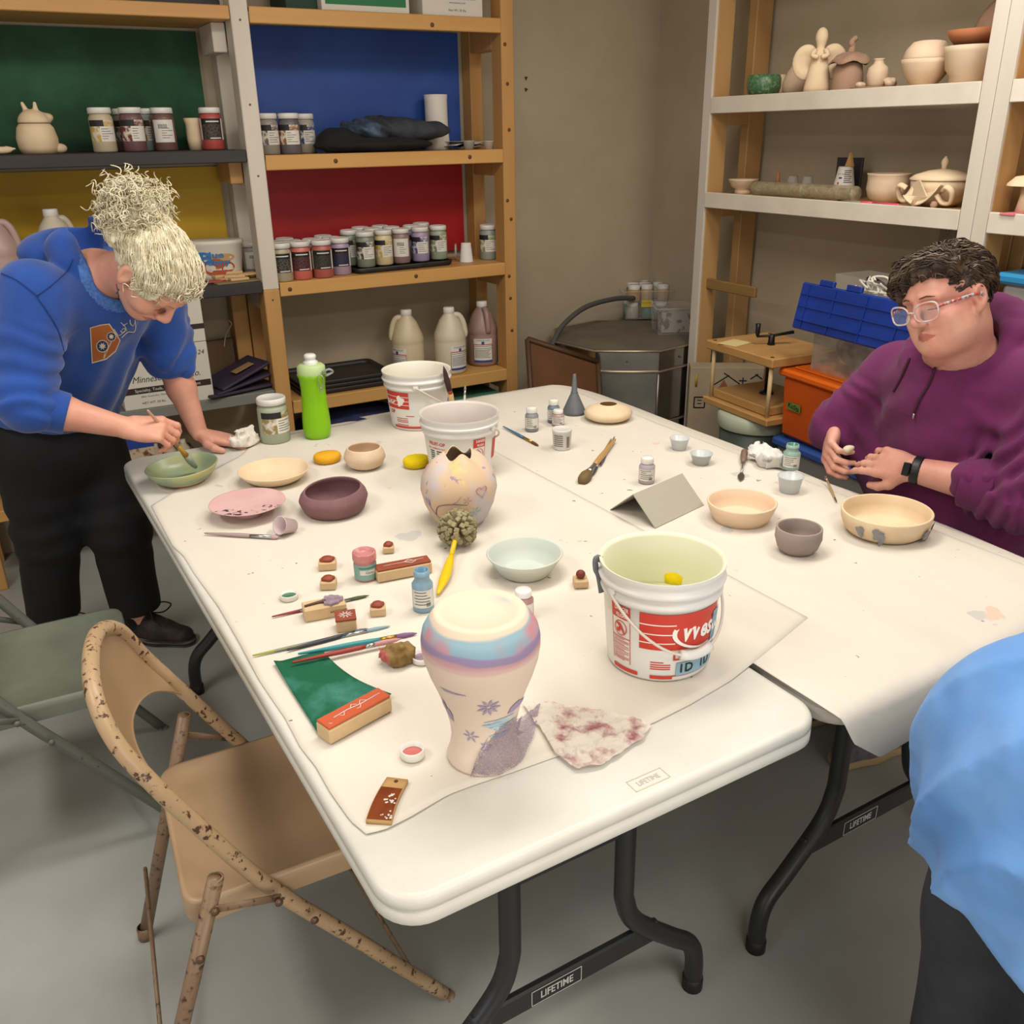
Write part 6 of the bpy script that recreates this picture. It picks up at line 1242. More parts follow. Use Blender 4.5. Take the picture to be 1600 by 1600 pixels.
pbx(0,.028,birch,'base_board'); pbx(.029,.036,birch,'press_board',.82,.84); pbx(Hh-.036,.036,birch,'top_board')
for sx in(-1,1):
    for sy in(-1,1): G().tube([(sx*W1*.43,sy*W2*.43,.028),(sx*W1*.43,sy*W2*.43,Hh-.035)],.0085,10).obj('dowel',dow,t); G().lathe([(0,0),(.008,0),(.008,.0008),(0,.001)],12,c=(sx*W1*.43,sy*W2*.43,Hh+.0001)).obj('dowel_hole',blkm,t)
G().tube([(0,0,.066),(0,0,Hh+.03)],.011,12).obj('screw_rod',blkm,t); G().lathe([(0,.065),(.03,.066),(.028,.072),(.012,.078)],20).obj('flange',blkm,t)
cr=thing('crank','','x') if 0 else G().lathe([(0,Hh),(.016,Hh),(.013,Hh+.012),(.012,Hh+.04),(0,Hh+.045)],16).obj('crank',blkm,t)
ca=math.atan2(e1[1],e1[0]); cth=-.52-(math.atan2(e1[1],e1[0])+PI); q=lambda x,z:(x*math.cos(cth),x*math.sin(cth),Hh+z)
G().tube([q(-.06,.034),q(0,.036),q(.085,.05)],[.008,.009,.012],8,flat=.6,ref=(0,0,1)).obj('crank_arm',blkm,cr); G().tube([q(-.058,.036),q(-.058,.05),q(-.058,.062),q(-.058,.085)],[.006,.010,.009,.011],10).obj('crank_knob',blkm,cr)
tag(G().box((0,0,.0008),(.11,.09,.001),0).obj('sticky_note',mat('cream_note','#cdbd84',.8),None,Wz(1148,536,zb+Hh+.0005),.2),'pale yellow note on top of the plywood press','note')
# pail under the press
P=np.array([PCn[0]-.04,PCn[1]+.0,0]); t=thing('pail','grey-green pail with a pale lid under the plywood press','pail',P); G().lathe([(0,0),(.13,0),(.15,zb-.05),(0,zb-.05)],32).obj('pail_body',mat('grey_green_plastic','#454c44',.5),t); G().lathe([(.158,zb-.06),(.162,zb-.05),(.16,zb-.012),(.15,zb-.003),(0,zb-.003)],32).obj('lid',mat('pale_green_lid','#a9b09a',.5),t)
# cardboard box with handling marks
A=Wx(1079,574,2.72); B_=Wx(1085,650,2.72); kz=A[2]
P=np.array([2.72,A[1],0.]); kb_=mat('pale_cardboard','#a3937a',.85,col2='#998970',vs=5); t=thing('cardboard_box','pale cardboard box with black handling marks behind the press','box',(2.72,A[1],0),.95)
G().box((.05,-.17,kz/2),(.10,.34,kz),.002).obj('box_body',kb_,t)
Fm=lambda y,z:frame((-.0008,y,z),(0,-1,0),(0,0,1)); k=G()
def bar(y,z,w,h,r=0): k.box((0,0,0),(w,h,.001),0,0,Fm(y,z)@Matrix.Rotation(r,4,'Z'))
for a,b_,w,h,r in((-.05,kz-.14,.05,.006,0),(-.05,kz-.19,.05,.006,0),(-.026,kz-.165,.006,.05,0),(-.074,kz-.165,.006,.05,0),(-.05,kz-.155,.02,.004,0),(-.05,kz-.17,.02,.004,0),(-.14,kz-.06,.09,.005,.6),(-.19,kz-.05,.09,.005,-.6),(-.24,kz-.06,.035,.005,0),(-.24,kz-.08,.035,.005,0),(-.24,kz-.07,.005,.05,0),(-.29,kz-.04,.04,.005,.6),(-.31,kz-.04,.04,.005,-.6)): bar(a,b_,w,h,r)
k.obj('handling_mark',blk,t); k=G(); k.prism([(-.035,-.03),(.035,-.03),(0,.03)],0,.0008,0,Fm(-.155,kz-.085)); k.obj('red_mark',mat('faded_red','#8f5240',.8),t); k=G(); k.tube([Fm(-.03,kz-.03)@Vector((0,0,.001)),Fm(-.03,kz-.09)@Vector((0,0,.001))],.006,6,flat=.2); k.obj('yellow_mark',mat('mustard_print','#a8862c',.8),t)
# totes behind the seated woman
org=mat('orange_tote','#c4520f',.45,col2='#b84a0c',vs=4); blu=mat('royal_blue_lid','#15307f',.42,col2='#193a94',vs=4); grt=mat('grey_tote','#8f8b86',.35,alpha=.7)
oA=Wx(1226,578,2.56); tz_=-.10; lowz=Wx(1233,690,2.56)[2]
def tote(P,d,rz,label,m,lm,lidh=.03,name='storage_tote',ribs=True):
    t=thing(name,label,'tote',P,rz); x,y,z=d; G().box((x/2,-y/2,z/2),(x,y,z),.012,0,None,.96).obj('tote_body',m,t)
    if lm: 
        l=G().box((x/2,-y/2,z+lidh/2),(x+.03,y+.03,lidh),.008).obj('lid',lm,t); G().box((x/2,-y/2,z+lidh+.004),(x-.05,y-.06,.008),.004).obj('lid_panel',lm,l)
    return t
tote((oA[0]+.015,oA[1]+.02,.0),(.25,.56,lowz-.035),tz_,'grey tote with a blue lid under the orange tote',grt,mat('blue_tote_lid','#2f4f94',.45),.033)
t=tote((oA[0]+.015,oA[1]+.02,lowz+.0085),(.25,.56,oA[2]-lowz-.035),tz_,'orange lidded tote behind the woman in purple',org,mat('orange_lid','#d4600f',.45),.03)
zc=(oA[2]-lowz)*.48; G().box((-.0065,-.085,zc),(.001,.075,.030),0).obj('green_tape',mat('green_tape','#5f7a2c',.7),t); text('KoSta',.026,blk,t,M=frame((-.0075,-.085,zc),(0,-1,-.12),(0,0,1)),bold=.02)
cz=oA[2]+.0095; c0=Wx(1262,562,2.60)
t=thing('storage_tote','clear tote with hanging royal blue flap lid on the orange tote','tote',(2.62,c0[1],cz),tz_)
ctm=mat('clear_tote','#b8b0a2',.25,alpha=.45,col2='#8f887c',vs=18); CH=.26
g=G(); x,y,z=.20,.46,CH; vs=[(a*.0+ (0 if a<0 else x),(0 if b_>0 else -y),e) for e in(0,z) for b_ in(-1,1) for a in(-1,1)]; g.add(vs,[(0,1,3,2),(0,1,5,4),(2,3,7,6),(0,2,6,4),(1,3,7,5)],0,None,False); g.obj('tote_body',ctm,t)
cont=sdf_obj('contents_bag',lambda Q:sd_ell(Q,(.10,-.23,.09),(.085,.20,.085))+.02*vnoise(Q,16,4),(.0,-.45,0),(.2,-.01,.22),.012,mat('bagged_clay','#7f7468',.6,col2='#5a5048',vs=14),t)
FA=Wx(1243,512,2.55); FB=Wx(1251,440,2.585)
lo3=lambda W:(lambda q:(math.cos(-tz_)*q[0]-math.sin(-tz_)*q[1],math.sin(-tz_)*q[0]+math.cos(-tz_)*q[1],q[2]))(np.array(W)-np.array([2.62,c0[1],cz]))
a_=np.array(lo3(FA)); b__=np.array(lo3(FB)); yv=np.array([.0,-.60,0])
def flap(a,b,yv,name,th=.014):
    M=frame(a+yv/2+(b-a)/2,yv,(b-a)); w=np.linalg.norm(yv); h=np.linalg.norm(b-a); g=G(); g.box((0,0,0),(w,h,th),.006,0,M)
    o=g.obj(name,blu,t)
    for y_ in(-.28,.0,.26): g=G().box((0,y_*h,th/2+.002),(w*.96,.006,.005),0,0,M); g.obj('rib',blu,o)
    for x_ in(-.42,-.2,.05,.3): g=G().box((x_*w,0,th/2+.002),(.005,h*.9,.005),0,0,M); g.obj('rib',blu,o)
    for x_ in(-.30,-.08): g=G().box((x_*w,h/2+.008,-.002),(.07,.022,.016),.003,0,M); g.obj('hinge_lug',blu,o)
    pts=[(w*(-.45+.5*i/12),-h*.30+h*.16*math.sin(PI*i/12)) for i in range(13)]; g=G().prism(pts,th/2,th/2+.008,0,M); g.obj('grip_bulge',blu,o); return o
flap(a_,b__,yv,'flap_lid')
a2=np.array([.215,-.10,CH+.02]); flap(a2,a2+np.array([.07,0,.06]),np.array([0,-.36,0]),'flap_lid')
P=Wx(1362,450,2.72); bt=thing('clear_box','small clear box of white cords behind the woman in purple','box',(2.72,P[1],cz+CH+.003),tz_)
g=G(); x,y,z=.16,.20,.09; vs=[(( -x/2 if a<0 else x/2)*(1 if e else .9),(-y/2 if b_<0 else y/2)*(1 if e else .9),e*z) for e in(0,1) for b_ in(-1,1) for a in(-1,1)]; g.add(vs,[(0,1,3,2),(0,1,5,4),(2,3,7,6),(0,2,6,4),(1,3,7,5)],0,None,False); g.obj('box_wall',cbin,bt)
wc=mat('white_cord','#d8d2c4',.6)
for i in range(6):
    pts=[(rng.uniform(-.06,.06),rng.uniform(-.08,.08),rng.uniform(.02,.085)) for _ in range(6)]; tag(G().tube(spl(pts,6),.004,6).obj('white_cord',wc if i else blkm,None,(2.72,P[1],cz+CH+.003)),'white cord tangled in the small clear box' if i else 'black cord tangled in the small clear box','cord','cords in the small clear box' if i else None)
struct(G().box((2.78,P[1]-.05,cz+CH-.006),(.3,.6,.01)).obj('x',blu),'thing') if 0 else None
# ---------------------------------------------------------------- people
V3=lambda *a:np.array(a,float)
def nrm(v): v=np.array(v,float); return v/np.linalg.norm(v)
class Body:
    def __init__(s): s.p=[]; s.sub=[]; s.cut=[]; s.disp=[]
    def cap(s,a,b,r1,r2=None,k=.015,flat=None):
        r2=r1 if r2 is None else r2; a=np.array(a,float); b=np.array(b,float)
        rm=max(r1,r2)*(1 if flat is None else max(1,1/flat[1])); s.p.append((lambda P:sd_cap(P,a,b,r1,r2,flat),(a+b)/2,np.linalg.norm(a-b)/2+rm,k)); return s
    def ell(s,c,r,R=None,k=.015):
        c=np.array(c,float); s.p.append((lambda P:sd_ell(P,c,r,R),c,max(r),k)); return s
    def chain(s,pts,rs,k=.015,flat=None):
        for i in range(len(pts)-1): s.cap(pts[i],pts[i+1],rs[i],rs[i+1],k,flat)
        return s
    def fn(s,f,c,r,k=.01): s.p.append((f,np.array(c,float),r,k)); return s
    def minus(s,f,c,r,k=.004): s.sub.append((f,np.array(c,float),r,k)); return s
    def __call__(s,P):
        d=np.full(len(P),9.)
        for f,c,r,k in s.p:
            m0=np.linalg.norm(P-c,axis=1)-r; m=m0<.07
            if m.any(): d[m]=smin(d[m],f(P[m]),k)
            n=~m; d[n]=np.minimum(d[n],m0[n])
        for f,c,r,k in s.sub:
            m=np.linalg.norm(P-c,axis=1)<r+.03
            if m.any(): d[m]=smax(d[m],-f(P[m]),k)
        m=np.abs(d)<.06
        if m.any():
            for f in s.disp: d[m]=d[m]+f(P[m])
        for f in s.cut: d=np.maximum(d,f(P))
        return d
    def bounds(s,pad=.03):
        lo=np.min([c-r for _,c,r,_ in s.p],axis=0)-pad; hi=np.max([c+r for _,c,r,_ in s.p],axis=0)+pad; return lo,hi
def axes(fwd,up): fwd=nrm(fwd); up=np.array(up,float); up=nrm(up-fwd*(fwd@up)); return np.stack([np.cross(fwd,up),fwd,up],1)
def head(b,c,R,w=1.0,chin2=0,s=1.0):
    c=np.array(c,float); L=lambda x,y,z:c+R@V3(x*w*s,y*s,z*s)
    E=lambda p,r,k:b.ell(L(*p),V3(r[0]*w,r[1],r[2])*s,R,k)
    E((0,-.016,.025),(.074,.096,.092),.02); E((0,.022,-.05),(.058,.068,.062),.03); E((0,.055,-.092),(.028,.030,.024),.03)
    E((0,.060,.03),(.058,.034,.045),.02)
    for x in(-1,1):
        E((x*.040,.058,-.03),(.026,.026,.026),.02); b.cap(L(x*.012,.091,.027),L(x*.045,.079,.022),.010*s,.008*s,.012)
    b.cap(L(0,.092,.018),L(0,.110,-.022),.008*s,.0115*s,.010); E((0,.108,-.030),(.0145,.0135,.012),.007)
    for x in(-1,1): E((x*.0125,.100,-.035),(.0085,.010,.008),.006)
    b.cap(L(-.024,.078,-.066),L(0,.093,-.060),.0045*s,.0062*s,.006); b.cap(L(.024,.078,-.066),L(0,.093,-.060),.0045*s,.0062*s,.006)
    b.cap(L(-.016,.082,-.075),L(.016,.082,-.075),.0062*s,.0062*s,.007); E((0,.083,-.075),(.012,.0105,.007),.006)
    for x in(-1,1):
        e=L(x*.033,.098,.004); b.minus(lambda P,e=e:sd_ell(P,e,V3(.019*w,.015,.012)*s,R),e,.03,.012)
    for x in(-1,1): E((x*.033,.0765,.003),(.0145,.0135,.0115),.004)
    for x in(-1,1):
        e=L(x*.033,.0905,-.0045); a1,a2=L(x*.033-.011,.0885,-.0035),L(x*.033+.011,.0885,-.0035); b.minus(lambda P,a1=a1,a2=a2:sd_cap(P,a1,a2,.0016*s,.0016*s),e,.02,.002)
    m1,m2=L(-.026,.084,-.0705),L(.026,.084,-.0705); mm=L(0,.101,-.0675)
    b.minus(lambda P:np.minimum(sd_cap(P,m1,mm,.0018*s,.0022*s),sd_cap(P,m2,mm,.0018*s,.0022*s)),mm,.04,.003)
    for x in(-1,1):
        er=L(x*.077,-.012,-.002); b.ell(er,V3(.010*w,.020,.032)*s,R,.008); ei=L(x*.086,-.006,.0); b.minus(lambda P,ei=ei:sd_ell(P,ei,V3(.007*w,.011,.020)*s,R),ei,.03,.004); b.ell(L(x*.076,-.006,-.029),V3(.008,.010,.010)*s,R,.006)
    if chin2: b.ell(L(0,.038,-.098),V3(.050*w,.050,.032)*s,R,.025); [b.ell(L(x*.045,.025,-.068),V3(.03*w,.045,.036)*s,R,.03) for x in(-1,1)]
    return L
FING=[(.043,.026,.020),(.047,.029,.021),(.043,.027,.020),(.034,.020,.018)]
def hand(b,w,d,n,side,curl,s=1.0,spread=.05,thumb=None,palm=.088):
    # w wrist, d direction to the knuckles, n palm normal, side: +1 puts the index finger on n x d side
    w=np.array(w,float); d=nrm(d); n=np.array(n,float); n=nrm(n-d*(n@d)); l=np.cross(n,d)*side
    kn=[w+d*(palm*s*(1-.03*abs(i-1)))+l*(.030-.0205*i)*s for i in range(4)]
    for i,k in enumerate(kn): b.cap(w+l*(.012-.009*i)*s,k,.0165*s,.0118*s,.010)
    b.ell(w+d*palm*.5*s+n*.004*s,V3(.040,.046,.017)*s,np.stack([l,d,n],1),.012)
    tips=[]
    for i,k in enumerate(kn):
        c=curl[i]; dd=nrm(d+l*spread*(1.5-i)); p=k; r=(.0100,.0102,.0097,.0086)[i]*s; ang=0
        for j in range(3):
            ang+=c[j]; q=dd*math.cos(ang)+n*math.sin(ang); e=p+q*FING[i][j]*s; b.cap(p,e,r*(1-.09*j),r*(1-.09*(j+1)),.004); p=e
        tips.append((p,q))
    if thumb is None: thumb=[d*.5+l*.8+n*.25,d*.8+l*.5+n*.3,d*.95+l*.2+n*.2]
    else: thumb=[d*a+l*c+n*e for a,c,e in thumb]
    p=w+d*.018*s+l*.022*s; r=.0155*s
    for j,(v,L_) in enumerate(zip(thumb,(.042,.034,.027))):
        e=p+nrm(v)*L_*s; b.cap(p,e,r,r*.84,.007); r*=.84; p=e
    tips.append((p,nrm(thumb[2])))
    return kn,tips,l
skinA=mat('skin_fair','#cf9a82',.5,col2='#c68a76',vs=9,sss=.25,bump=.06,bs=140); skinB=mat('skin_rosy','#d09c88',.48,col2='#c98a7a',vs=10,sss=.25,bump=.04,bs=140)
lipm=mat('lip_tone','#b4695c',.45,sss=.2); nailm=mat('fingernail','#d0a090',.3)
# =========================== A : woman in blue, bent over the far corner
f=nrm((.62,-.785,0)); UPZ=V3(0,0,1); rt=np.cross(f,UPZ)
H=V3(.085,2.95,.84); N=V3(.25,2.655,1.272); hc=V3(.362,2.478,1.295)
RA=axes(f*.42-UPZ*.9,f*.9+UPZ*.43)
A=thing('person','woman in a blue hoodie bending over the table corner with a brush','person',(H[0],H[1],0)); Ao=V3(H[0],H[1],0)
def tr(F): return lambda P:F(P+Ao)
b=Body(); LA=head(b,hc,RA)
b.cap(N-f*.0,hc+RA@V3(0,-.035,-.06),.062,.052,.03)
Rsh,Lsh=V3(.088,2.548,1.265),V3(.40,2.755,1.235); Rel,Rw=V3(.022,2.47,1.01),V3(.232,2.43,.925); Lel,Lw=V3(.425,2.80,.985),V3(.462,2.775,.795)
b.cap(H,(H+N)/2,.12,.10,.06); b.cap((H+N)/2,N-f*.03-V3(0,0,.05),.10,.075,.06); b.cap(N,Rsh,.06,.055,.04); b.cap(N,Lsh,.06,.055,.04)
b.chain([Rsh,Rel],[.052,.042],.02); b.chain([Rel,Rel+(Rw-Rel)*.35,Rw],[.043,.043,.027],.015,None)
b.chain([Lsh,Lel],[.052,.042],.02); b.chain([Lel,Lel+(Lw-Lel)*.35,Lw],[.042,.042,.028],.015)
Lhip,Rhip=H-rt*.09-V3(0,0,.02),H+rt*.09-V3(0,0,.02); Lkn,Lan=V3(.205,2.94,.47),V3(.212,3.03,.09); Rkn,Ran=V3(.0,2.99,.47),V3(-.035,3.12,.09)
for hp,kn_,an in((Lhip,Lkn,Lan),(Rhip,Rkn,Ran)): b.chain([hp,kn_,kn_+(an-kn_)*.3,an],[.085,.055,.052,.036],.03); b.cap(an,an+f*.1-V3(0,0,.05),.03,.025,.02)
# left hand flat on the table, thumb towards the camera
dL=nrm(V3(.86,-.5,-.22)); kL,tL,_=hand(b,Lw+V3(.004,-.004,-.022),dL,(-.1,0,-1),1,[(.0,.25,.2),(-.05,.2,.2),(-.05,.2,.2),(.0,.2,.2)],.98,.10,[(.55,.75,.15),(.8,.5,.1),(.95,.25,.0)])
# right hand closed round the brush
gp=V3(.322,2.425,.905); bt_=Wz(306,730,.765); bu=nrm(bt_-gp); 
dR=nrm(V3(.80,-.25,-.10)); nR=nrm(V3(.10,.55,-.80))
kR,tR,lR=hand(b,Rw,dR,nR,1 if 0 else -1,[(.55,.95,.5),(.75,1.0,.6),(.9,1.05,.6),(.95,1.05,.6)],.98,.02,[(.75,.45,.55),(.9,.1,.5),(.95,-.1,.35)])
lo,hi=b.bounds(); sk=sdf_obj('body',tr(b),lo-Ao,hi-Ao,.0036,[skinA,lipm],A,None,2)
def lipf(LOC,R,o,s=1):
    def f_(c): q=(c+o-LOC(0,0,0))@R/s; return ((np.abs(q[:,0])<.027)&(q[:,1]>.070)&(np.abs(q[:,2]+.0685)<.0105*(1-(np.abs(q[:,0])/.028)**2)))
    return f_
def setlips(o,LOC,R,off,s=1):
    me=o.data; co=np.empty(len(me.vertices)*3); me.vertices.foreach_get('co',co); co=co.reshape(-1,3); lv=np.empty(len(me.loops),int); me.loops.foreach_get('vertex_index',lv); c=co[lv.reshape(-1,4)].mean(1); me.polygons.foreach_set('material_index',lipf(LOC,R,off,s)(c).astype(int).tolist())
setlips(sk,LA,RA,Ao)
# hoodie
blue=mat('blue_hoodie_fleece','#1d4796',.95,col2='#193f88',vs=7,bump=.25,bs=260,fuzz=.25); bluein=mat('hoodie_lining','#4f77bd',.98,col2='#3c62a8',vs=120,bump=.5,bs=300)
h=Body(); mid=(H+N)/2-f*.015+UPZ*.04
rx=(rt,.86)
h.cap(H+V3(.0,-.01,.02),mid,.188,.180,.08,(f,1.15)); h.cap(mid,N-V3(.03,-.05,.075),.180,.150,.08,(f,1.1))
h.cap(N-V3(.02,-.02,.055),Rsh-V3(-.02,0,.02),.10,.082,.05); h.cap(N-V3(.02,-.02,.055),Lsh-V3(.02,0,.02),.10,.080,.05)
h.chain([Rsh,Rel+V3(-.005,0,.01)],[.082,.072],.03); h.chain([Rel+V3(-.005,0,.01),Rel+(Rw-Rel)*.16],[.073,.060],.02)
h.chain([Lsh,Lsh+(Lel-Lsh)*.9],[.080,.070],.03)
# hood: collar ring and bag on the back
back=-f*.55+UPZ*.75; ring=[]
for i in range(13):
    a=PI*2*i/12; side=rt*math.cos(a)*.088; fb=(f*.85-UPZ*.5)*math.sin(a)*.085; ring.append(N+V3(.0,.0,.035)+side+fb+nrm(f*.35+UPZ*.5)*(.018-.035*math.sin(a)))
h.chain(ring,[.032+.010*(math.sin(PI*2*i/12)<0) for i in range(13)],.007)
hb=N-f*.115+UPZ*.065; h.ell(hb,V3(.115,.075,.060),axes(f,UPZ*.9+f*.2),.03); 
h.minus(lambda P:sd_ell(P,N-f*.045+UPZ*.10,V3(.085,.055,.06),axes(f,UPZ)),N-f*.045+UPZ*.10,.1,.015)
nk=hc+RA@V3(0,-.03,-.06); nd=nrm(nk-N); h.minus(lambda P:sd_cap(P,N+nd*.055,nk+nd*.08,.058,.070),(N+nk)/2,.16,.01)
pt=nrm(V3(.18,-.05,1)); h.cut.append(lambda P:-( (P-(H+V3(0,0,.015)))@pt ))
cR=Rel+(Rw-Rel)*.30; 
ax=lambda a,bb:nrm(np.array(bb)-np.array(a))
def folds(P,a,bb,amp,fr,r,seed,skew=0):
    a=np.array(a); d=np.array(bb)-a; L_=np.linalg.norm(d); d=d/L_; t=(P-a)@d; o=P-a-np.outer(t,d); m=np.clip(1-np.abs(np.linalg.norm(o,axis=1)-r)/(r*1.2),0,1)*np.clip((t+.05)/.05,0,1)*np.clip((L_+.06-t)/.05,0,1)
    return amp*m*np.sin(fr*t+14*vnoise(P,9,seed)+skew*(o@nrm(V3(.3,.2,.9)))*20)
h.disp.append(lambda P:folds(P,Rsh+(Rel-Rsh)*.45,Rel,.0042,125,.075,3,.6)); h.disp.append(lambda P:folds(P,Lsh+(Lel-Lsh)*.3,Lel,.0035,100,.07,5,.7)); h.disp.append(lambda P:.010*vnoise(P,8,6)+.004*vnoise(P,22,7)); 
h.disp.append(lambda P:.006*np.sin(((P-N)@nrm(rt+UPZ*.35-f*.2))*62+4*vnoise(P,5,9))*np.clip(((N-P)@nrm(N-H))/.15,0,1)*np.clip(((P-H)@f)/.1,0,1))
lo,hi=h.bounds(); ho=sdf_obj('hoodie',tr(h),lo-Ao,hi-Ao,.0058,[blue,bluein],A,lambda c:(sd_cap(c+Ao,N-nd*.02,nk+nd*.1,.088,.105)<0),1)
# cuffs
cf=Body(); u=ax(Rel,Rw); cf.cap(Rel+u*.055,Rel+u*.088,.054,.050,.004); cf.cut+= [lambda P:(P-(Rel+u*.095))@u, lambda P:-((P-(Rel+u*.04))@u)]
ul=ax(Lsh,Lel); cf.cap(Lel-ul*.05,Lel-ul*.005,.066,.060,.004); cf.disp.append(lambda P:.002*np.sin(((P-Rel)@nrm(V3(.1,.7,.7)))*400))
for nm,c0_,r_,uu,rr_ in(('cuff',Rel+u*.07,.08,u,.0515),('cuff',Lel-ul*.02,.09,ul,.0625)):
    q=Body(); q.cap(c0_-uu*.022,c0_+uu*.022,rr_+.004,rr_,.004); q.cut+= [lambda P,c=c0_,v=uu:(P-(c+v*.022))@v,lambda P,c=c0_,v=uu:-((P-(c-v*.03))@v)]; lo,hi=q.bounds(); sdf_obj(nm,tr(q),lo-Ao,hi-Ao,.004,blue,ho,None,1)
# trousers
blackt=mat('black_trouser_cloth','#0d0d10',.85,col2='#121216',vs=6,bump=.15,bs=200); p=Body()
p.cap(H+V3(-.02,.01,.03),H-V3(0,0,.05),.165,.175,.05,(f,1.1)); 
for hp,kn_,an in((Lhip,Lkn,Lan),(Rhip,Rkn,Ran)): p.chain([hp-V3(0,0,.04),kn_,an+V3(0,0,.04)],[.118,.093,.082],.04)
p.cut.append(lambda P:.125+.0*P[:,0]-P[:,2]); p.disp.append(lambda P:.006*vnoise(P,9,2)+.004*np.sin(P[:,2]*70+5*vnoise(P,6,4))*np.clip(1-np.abs(P[:,2]-.5)/.2,0,1))
lo,hi=p.bounds(); sdf_obj('trousers',tr(p),lo-Ao,hi-Ao,.007,blackt,A,None,1)
# shoes
shoem=mat('dark_brown_shoe','#241a18',.7,col2='#3a2c29',vs=30,bump=.3,bs=80); solem=mat('shoe_sole','#5f5548',.7,col2='#191718',vs=3,st=(1,1,30),lo=.5,hi=.52); sockm=mat('black_sock','#141317',.95); lacem=mat('shoe_lace','#1b1412',.8)
def shoe(an,dirv,parent,o,m=shoem,sm=solem,s=1.0):
    d=nrm(V3(dirv[0],dirv[1],0)); l=np.cross(UPZ,d); a=V3(an[0],an[1],0)
    q=Body(); q.cap(a-d*.035*s+UPZ*.045,a-d*.03*s+UPZ*.085,.038,.040,.02); q.cap(a-d*.03*s+UPZ*.046,a+d*.09*s+UPZ*.044,.040,.040,.02); q.cap(a+d*.07*s+UPZ*.04,a+d*.165*s+UPZ*.034,.044,.034,.02,(UPZ,1.1)); q.cap(a+UPZ*.09,a+d*.06*s+UPZ*.07,.036,.03,.02); q.cut.append(lambda P:.02-P[:,2]); q.cut.append(lambda P:(P-(a+UPZ*.115))@nrm(UPZ-d*.25)); q.disp.append(lambda P:.002*vnoise(P,60,3))
    lo,hi=q.bounds(); so=sdf_obj('shoe',lambda P:q(P+o),lo-o,hi-o,.0045,m,parent,None,1)
    z=Body(); z.cap(a-d*.035*s+UPZ*.012,a+d*.085*s+UPZ*.012,.043,.044,.01); z.cap(a+d*.07*s+UPZ*.012,a+d*.170*s+UPZ*.016,.048,.036,.01); z.cut+= [lambda P:P[:,2]-.026,lambda P:.001-P[:,2]]
    lo,hi=z.bounds(); sdf_obj('sole',lambda P:z(P+o),lo-o,hi-o,.005,sm,so,None,1)
    g=G()
    for i in range(5):
        c=a+d*(.05+.020*i)*s+UPZ*(.106-.010*i); g.tube([tuple(c-l*.026-o-UPZ*.012),tuple(c-o+UPZ*.002),tuple(c+l*.026-o-UPZ*.012)],.0028,6)
    for sg in(-1,1): g.tube([tuple(x-o) for x in spl([a+d*.055*s+UPZ*.112,a+d*.075*s+l*sg*.03+UPZ*.135,a+d*.10*s+l*sg*.055+UPZ*.118,a+d*.085*s+l*sg*.03+UPZ*.10,a+d*.055*s+UPZ*.108],5)],.0026,6)
    g.obj('lace',lacem,so); return so
shoe(Lan,(.75,-.66),A,Ao); shoe(Ran,(.5,-.8),A,Ao)
for an in(Lan,Ran): q=Body(); q.cap(an-V3(0,0,.02),an+V3(0,0,.03),.042,.041,.01); lo,hi=q.bounds(); sdf_obj('sock',tr(q),lo-Ao,hi-Ao,.006,sockm,A,None,1)
# hair
hairA=mat('white_curly_hair','#ddd4ba',.55,col2='#bfb392',vs=40,bump=.3,bs=120); hr=Body()
hl=lambda x,y,z:hc+RA@V3(x,y,z)
hr.ell(hl(0,-.022,.032),V3(.081,.101,.097),RA,.02); hr.ell(hl(0,.035,.080),V3(.068,.050,.036),RA,.03)
for x in(-1,1): hr.ell(hl(x*.066,.030,.038),V3(.020,.040,.042),RA,.02)
bun=hl(0,-.125,.055); hr.ell(bun,V3(.060,.048,.060),RA,.02); hr.ell(hl(.02,-.158,.03),V3(.044,.036,.04),RA,.02); hr.ell(hl(.048,-.10,.02),V3(.042,.04,.038),RA,.02)
hr.minus(lambda P:sd_ell(P,hl(0,.118,-.038),V3(.078,.085,.105),RA),hl(0,.118,-.038),.12,.012)
for x in(-1,1): hr.minus(lambda P,x=x:sd_ell(P,hl(x*.09,-.012,-.012),V3(.030,.030,.038),RA),hl(x*.09,-.012,-.012),.06,.008)
hr.minus(lambda P:sd_ell(P,hl(0,-.03,-.115),V3(.1,.12,.075),RA),hl(0,-.03,-.115),.14,.015)
hr.disp.append(lambda P:.006*vnoise(P,45,3)+.006*vnoise(P,110,4)+.003*np.sin(((P-hc)@RA[:,0])*330+8*vnoise(P,24,5)))
lo,hi=hr.bounds(); hair=sdf_obj('hair',tr(hr),lo-Ao,hi-Ao,.0036,hairA,A,None,0)
def march(F,P,D,n=34):
    t=np.zeros(len(P))
    for _ in range(n): t+=np.clip(F(P+D*t[:,None])*.75,-.01,.05)
    return P+D*t[:,None]
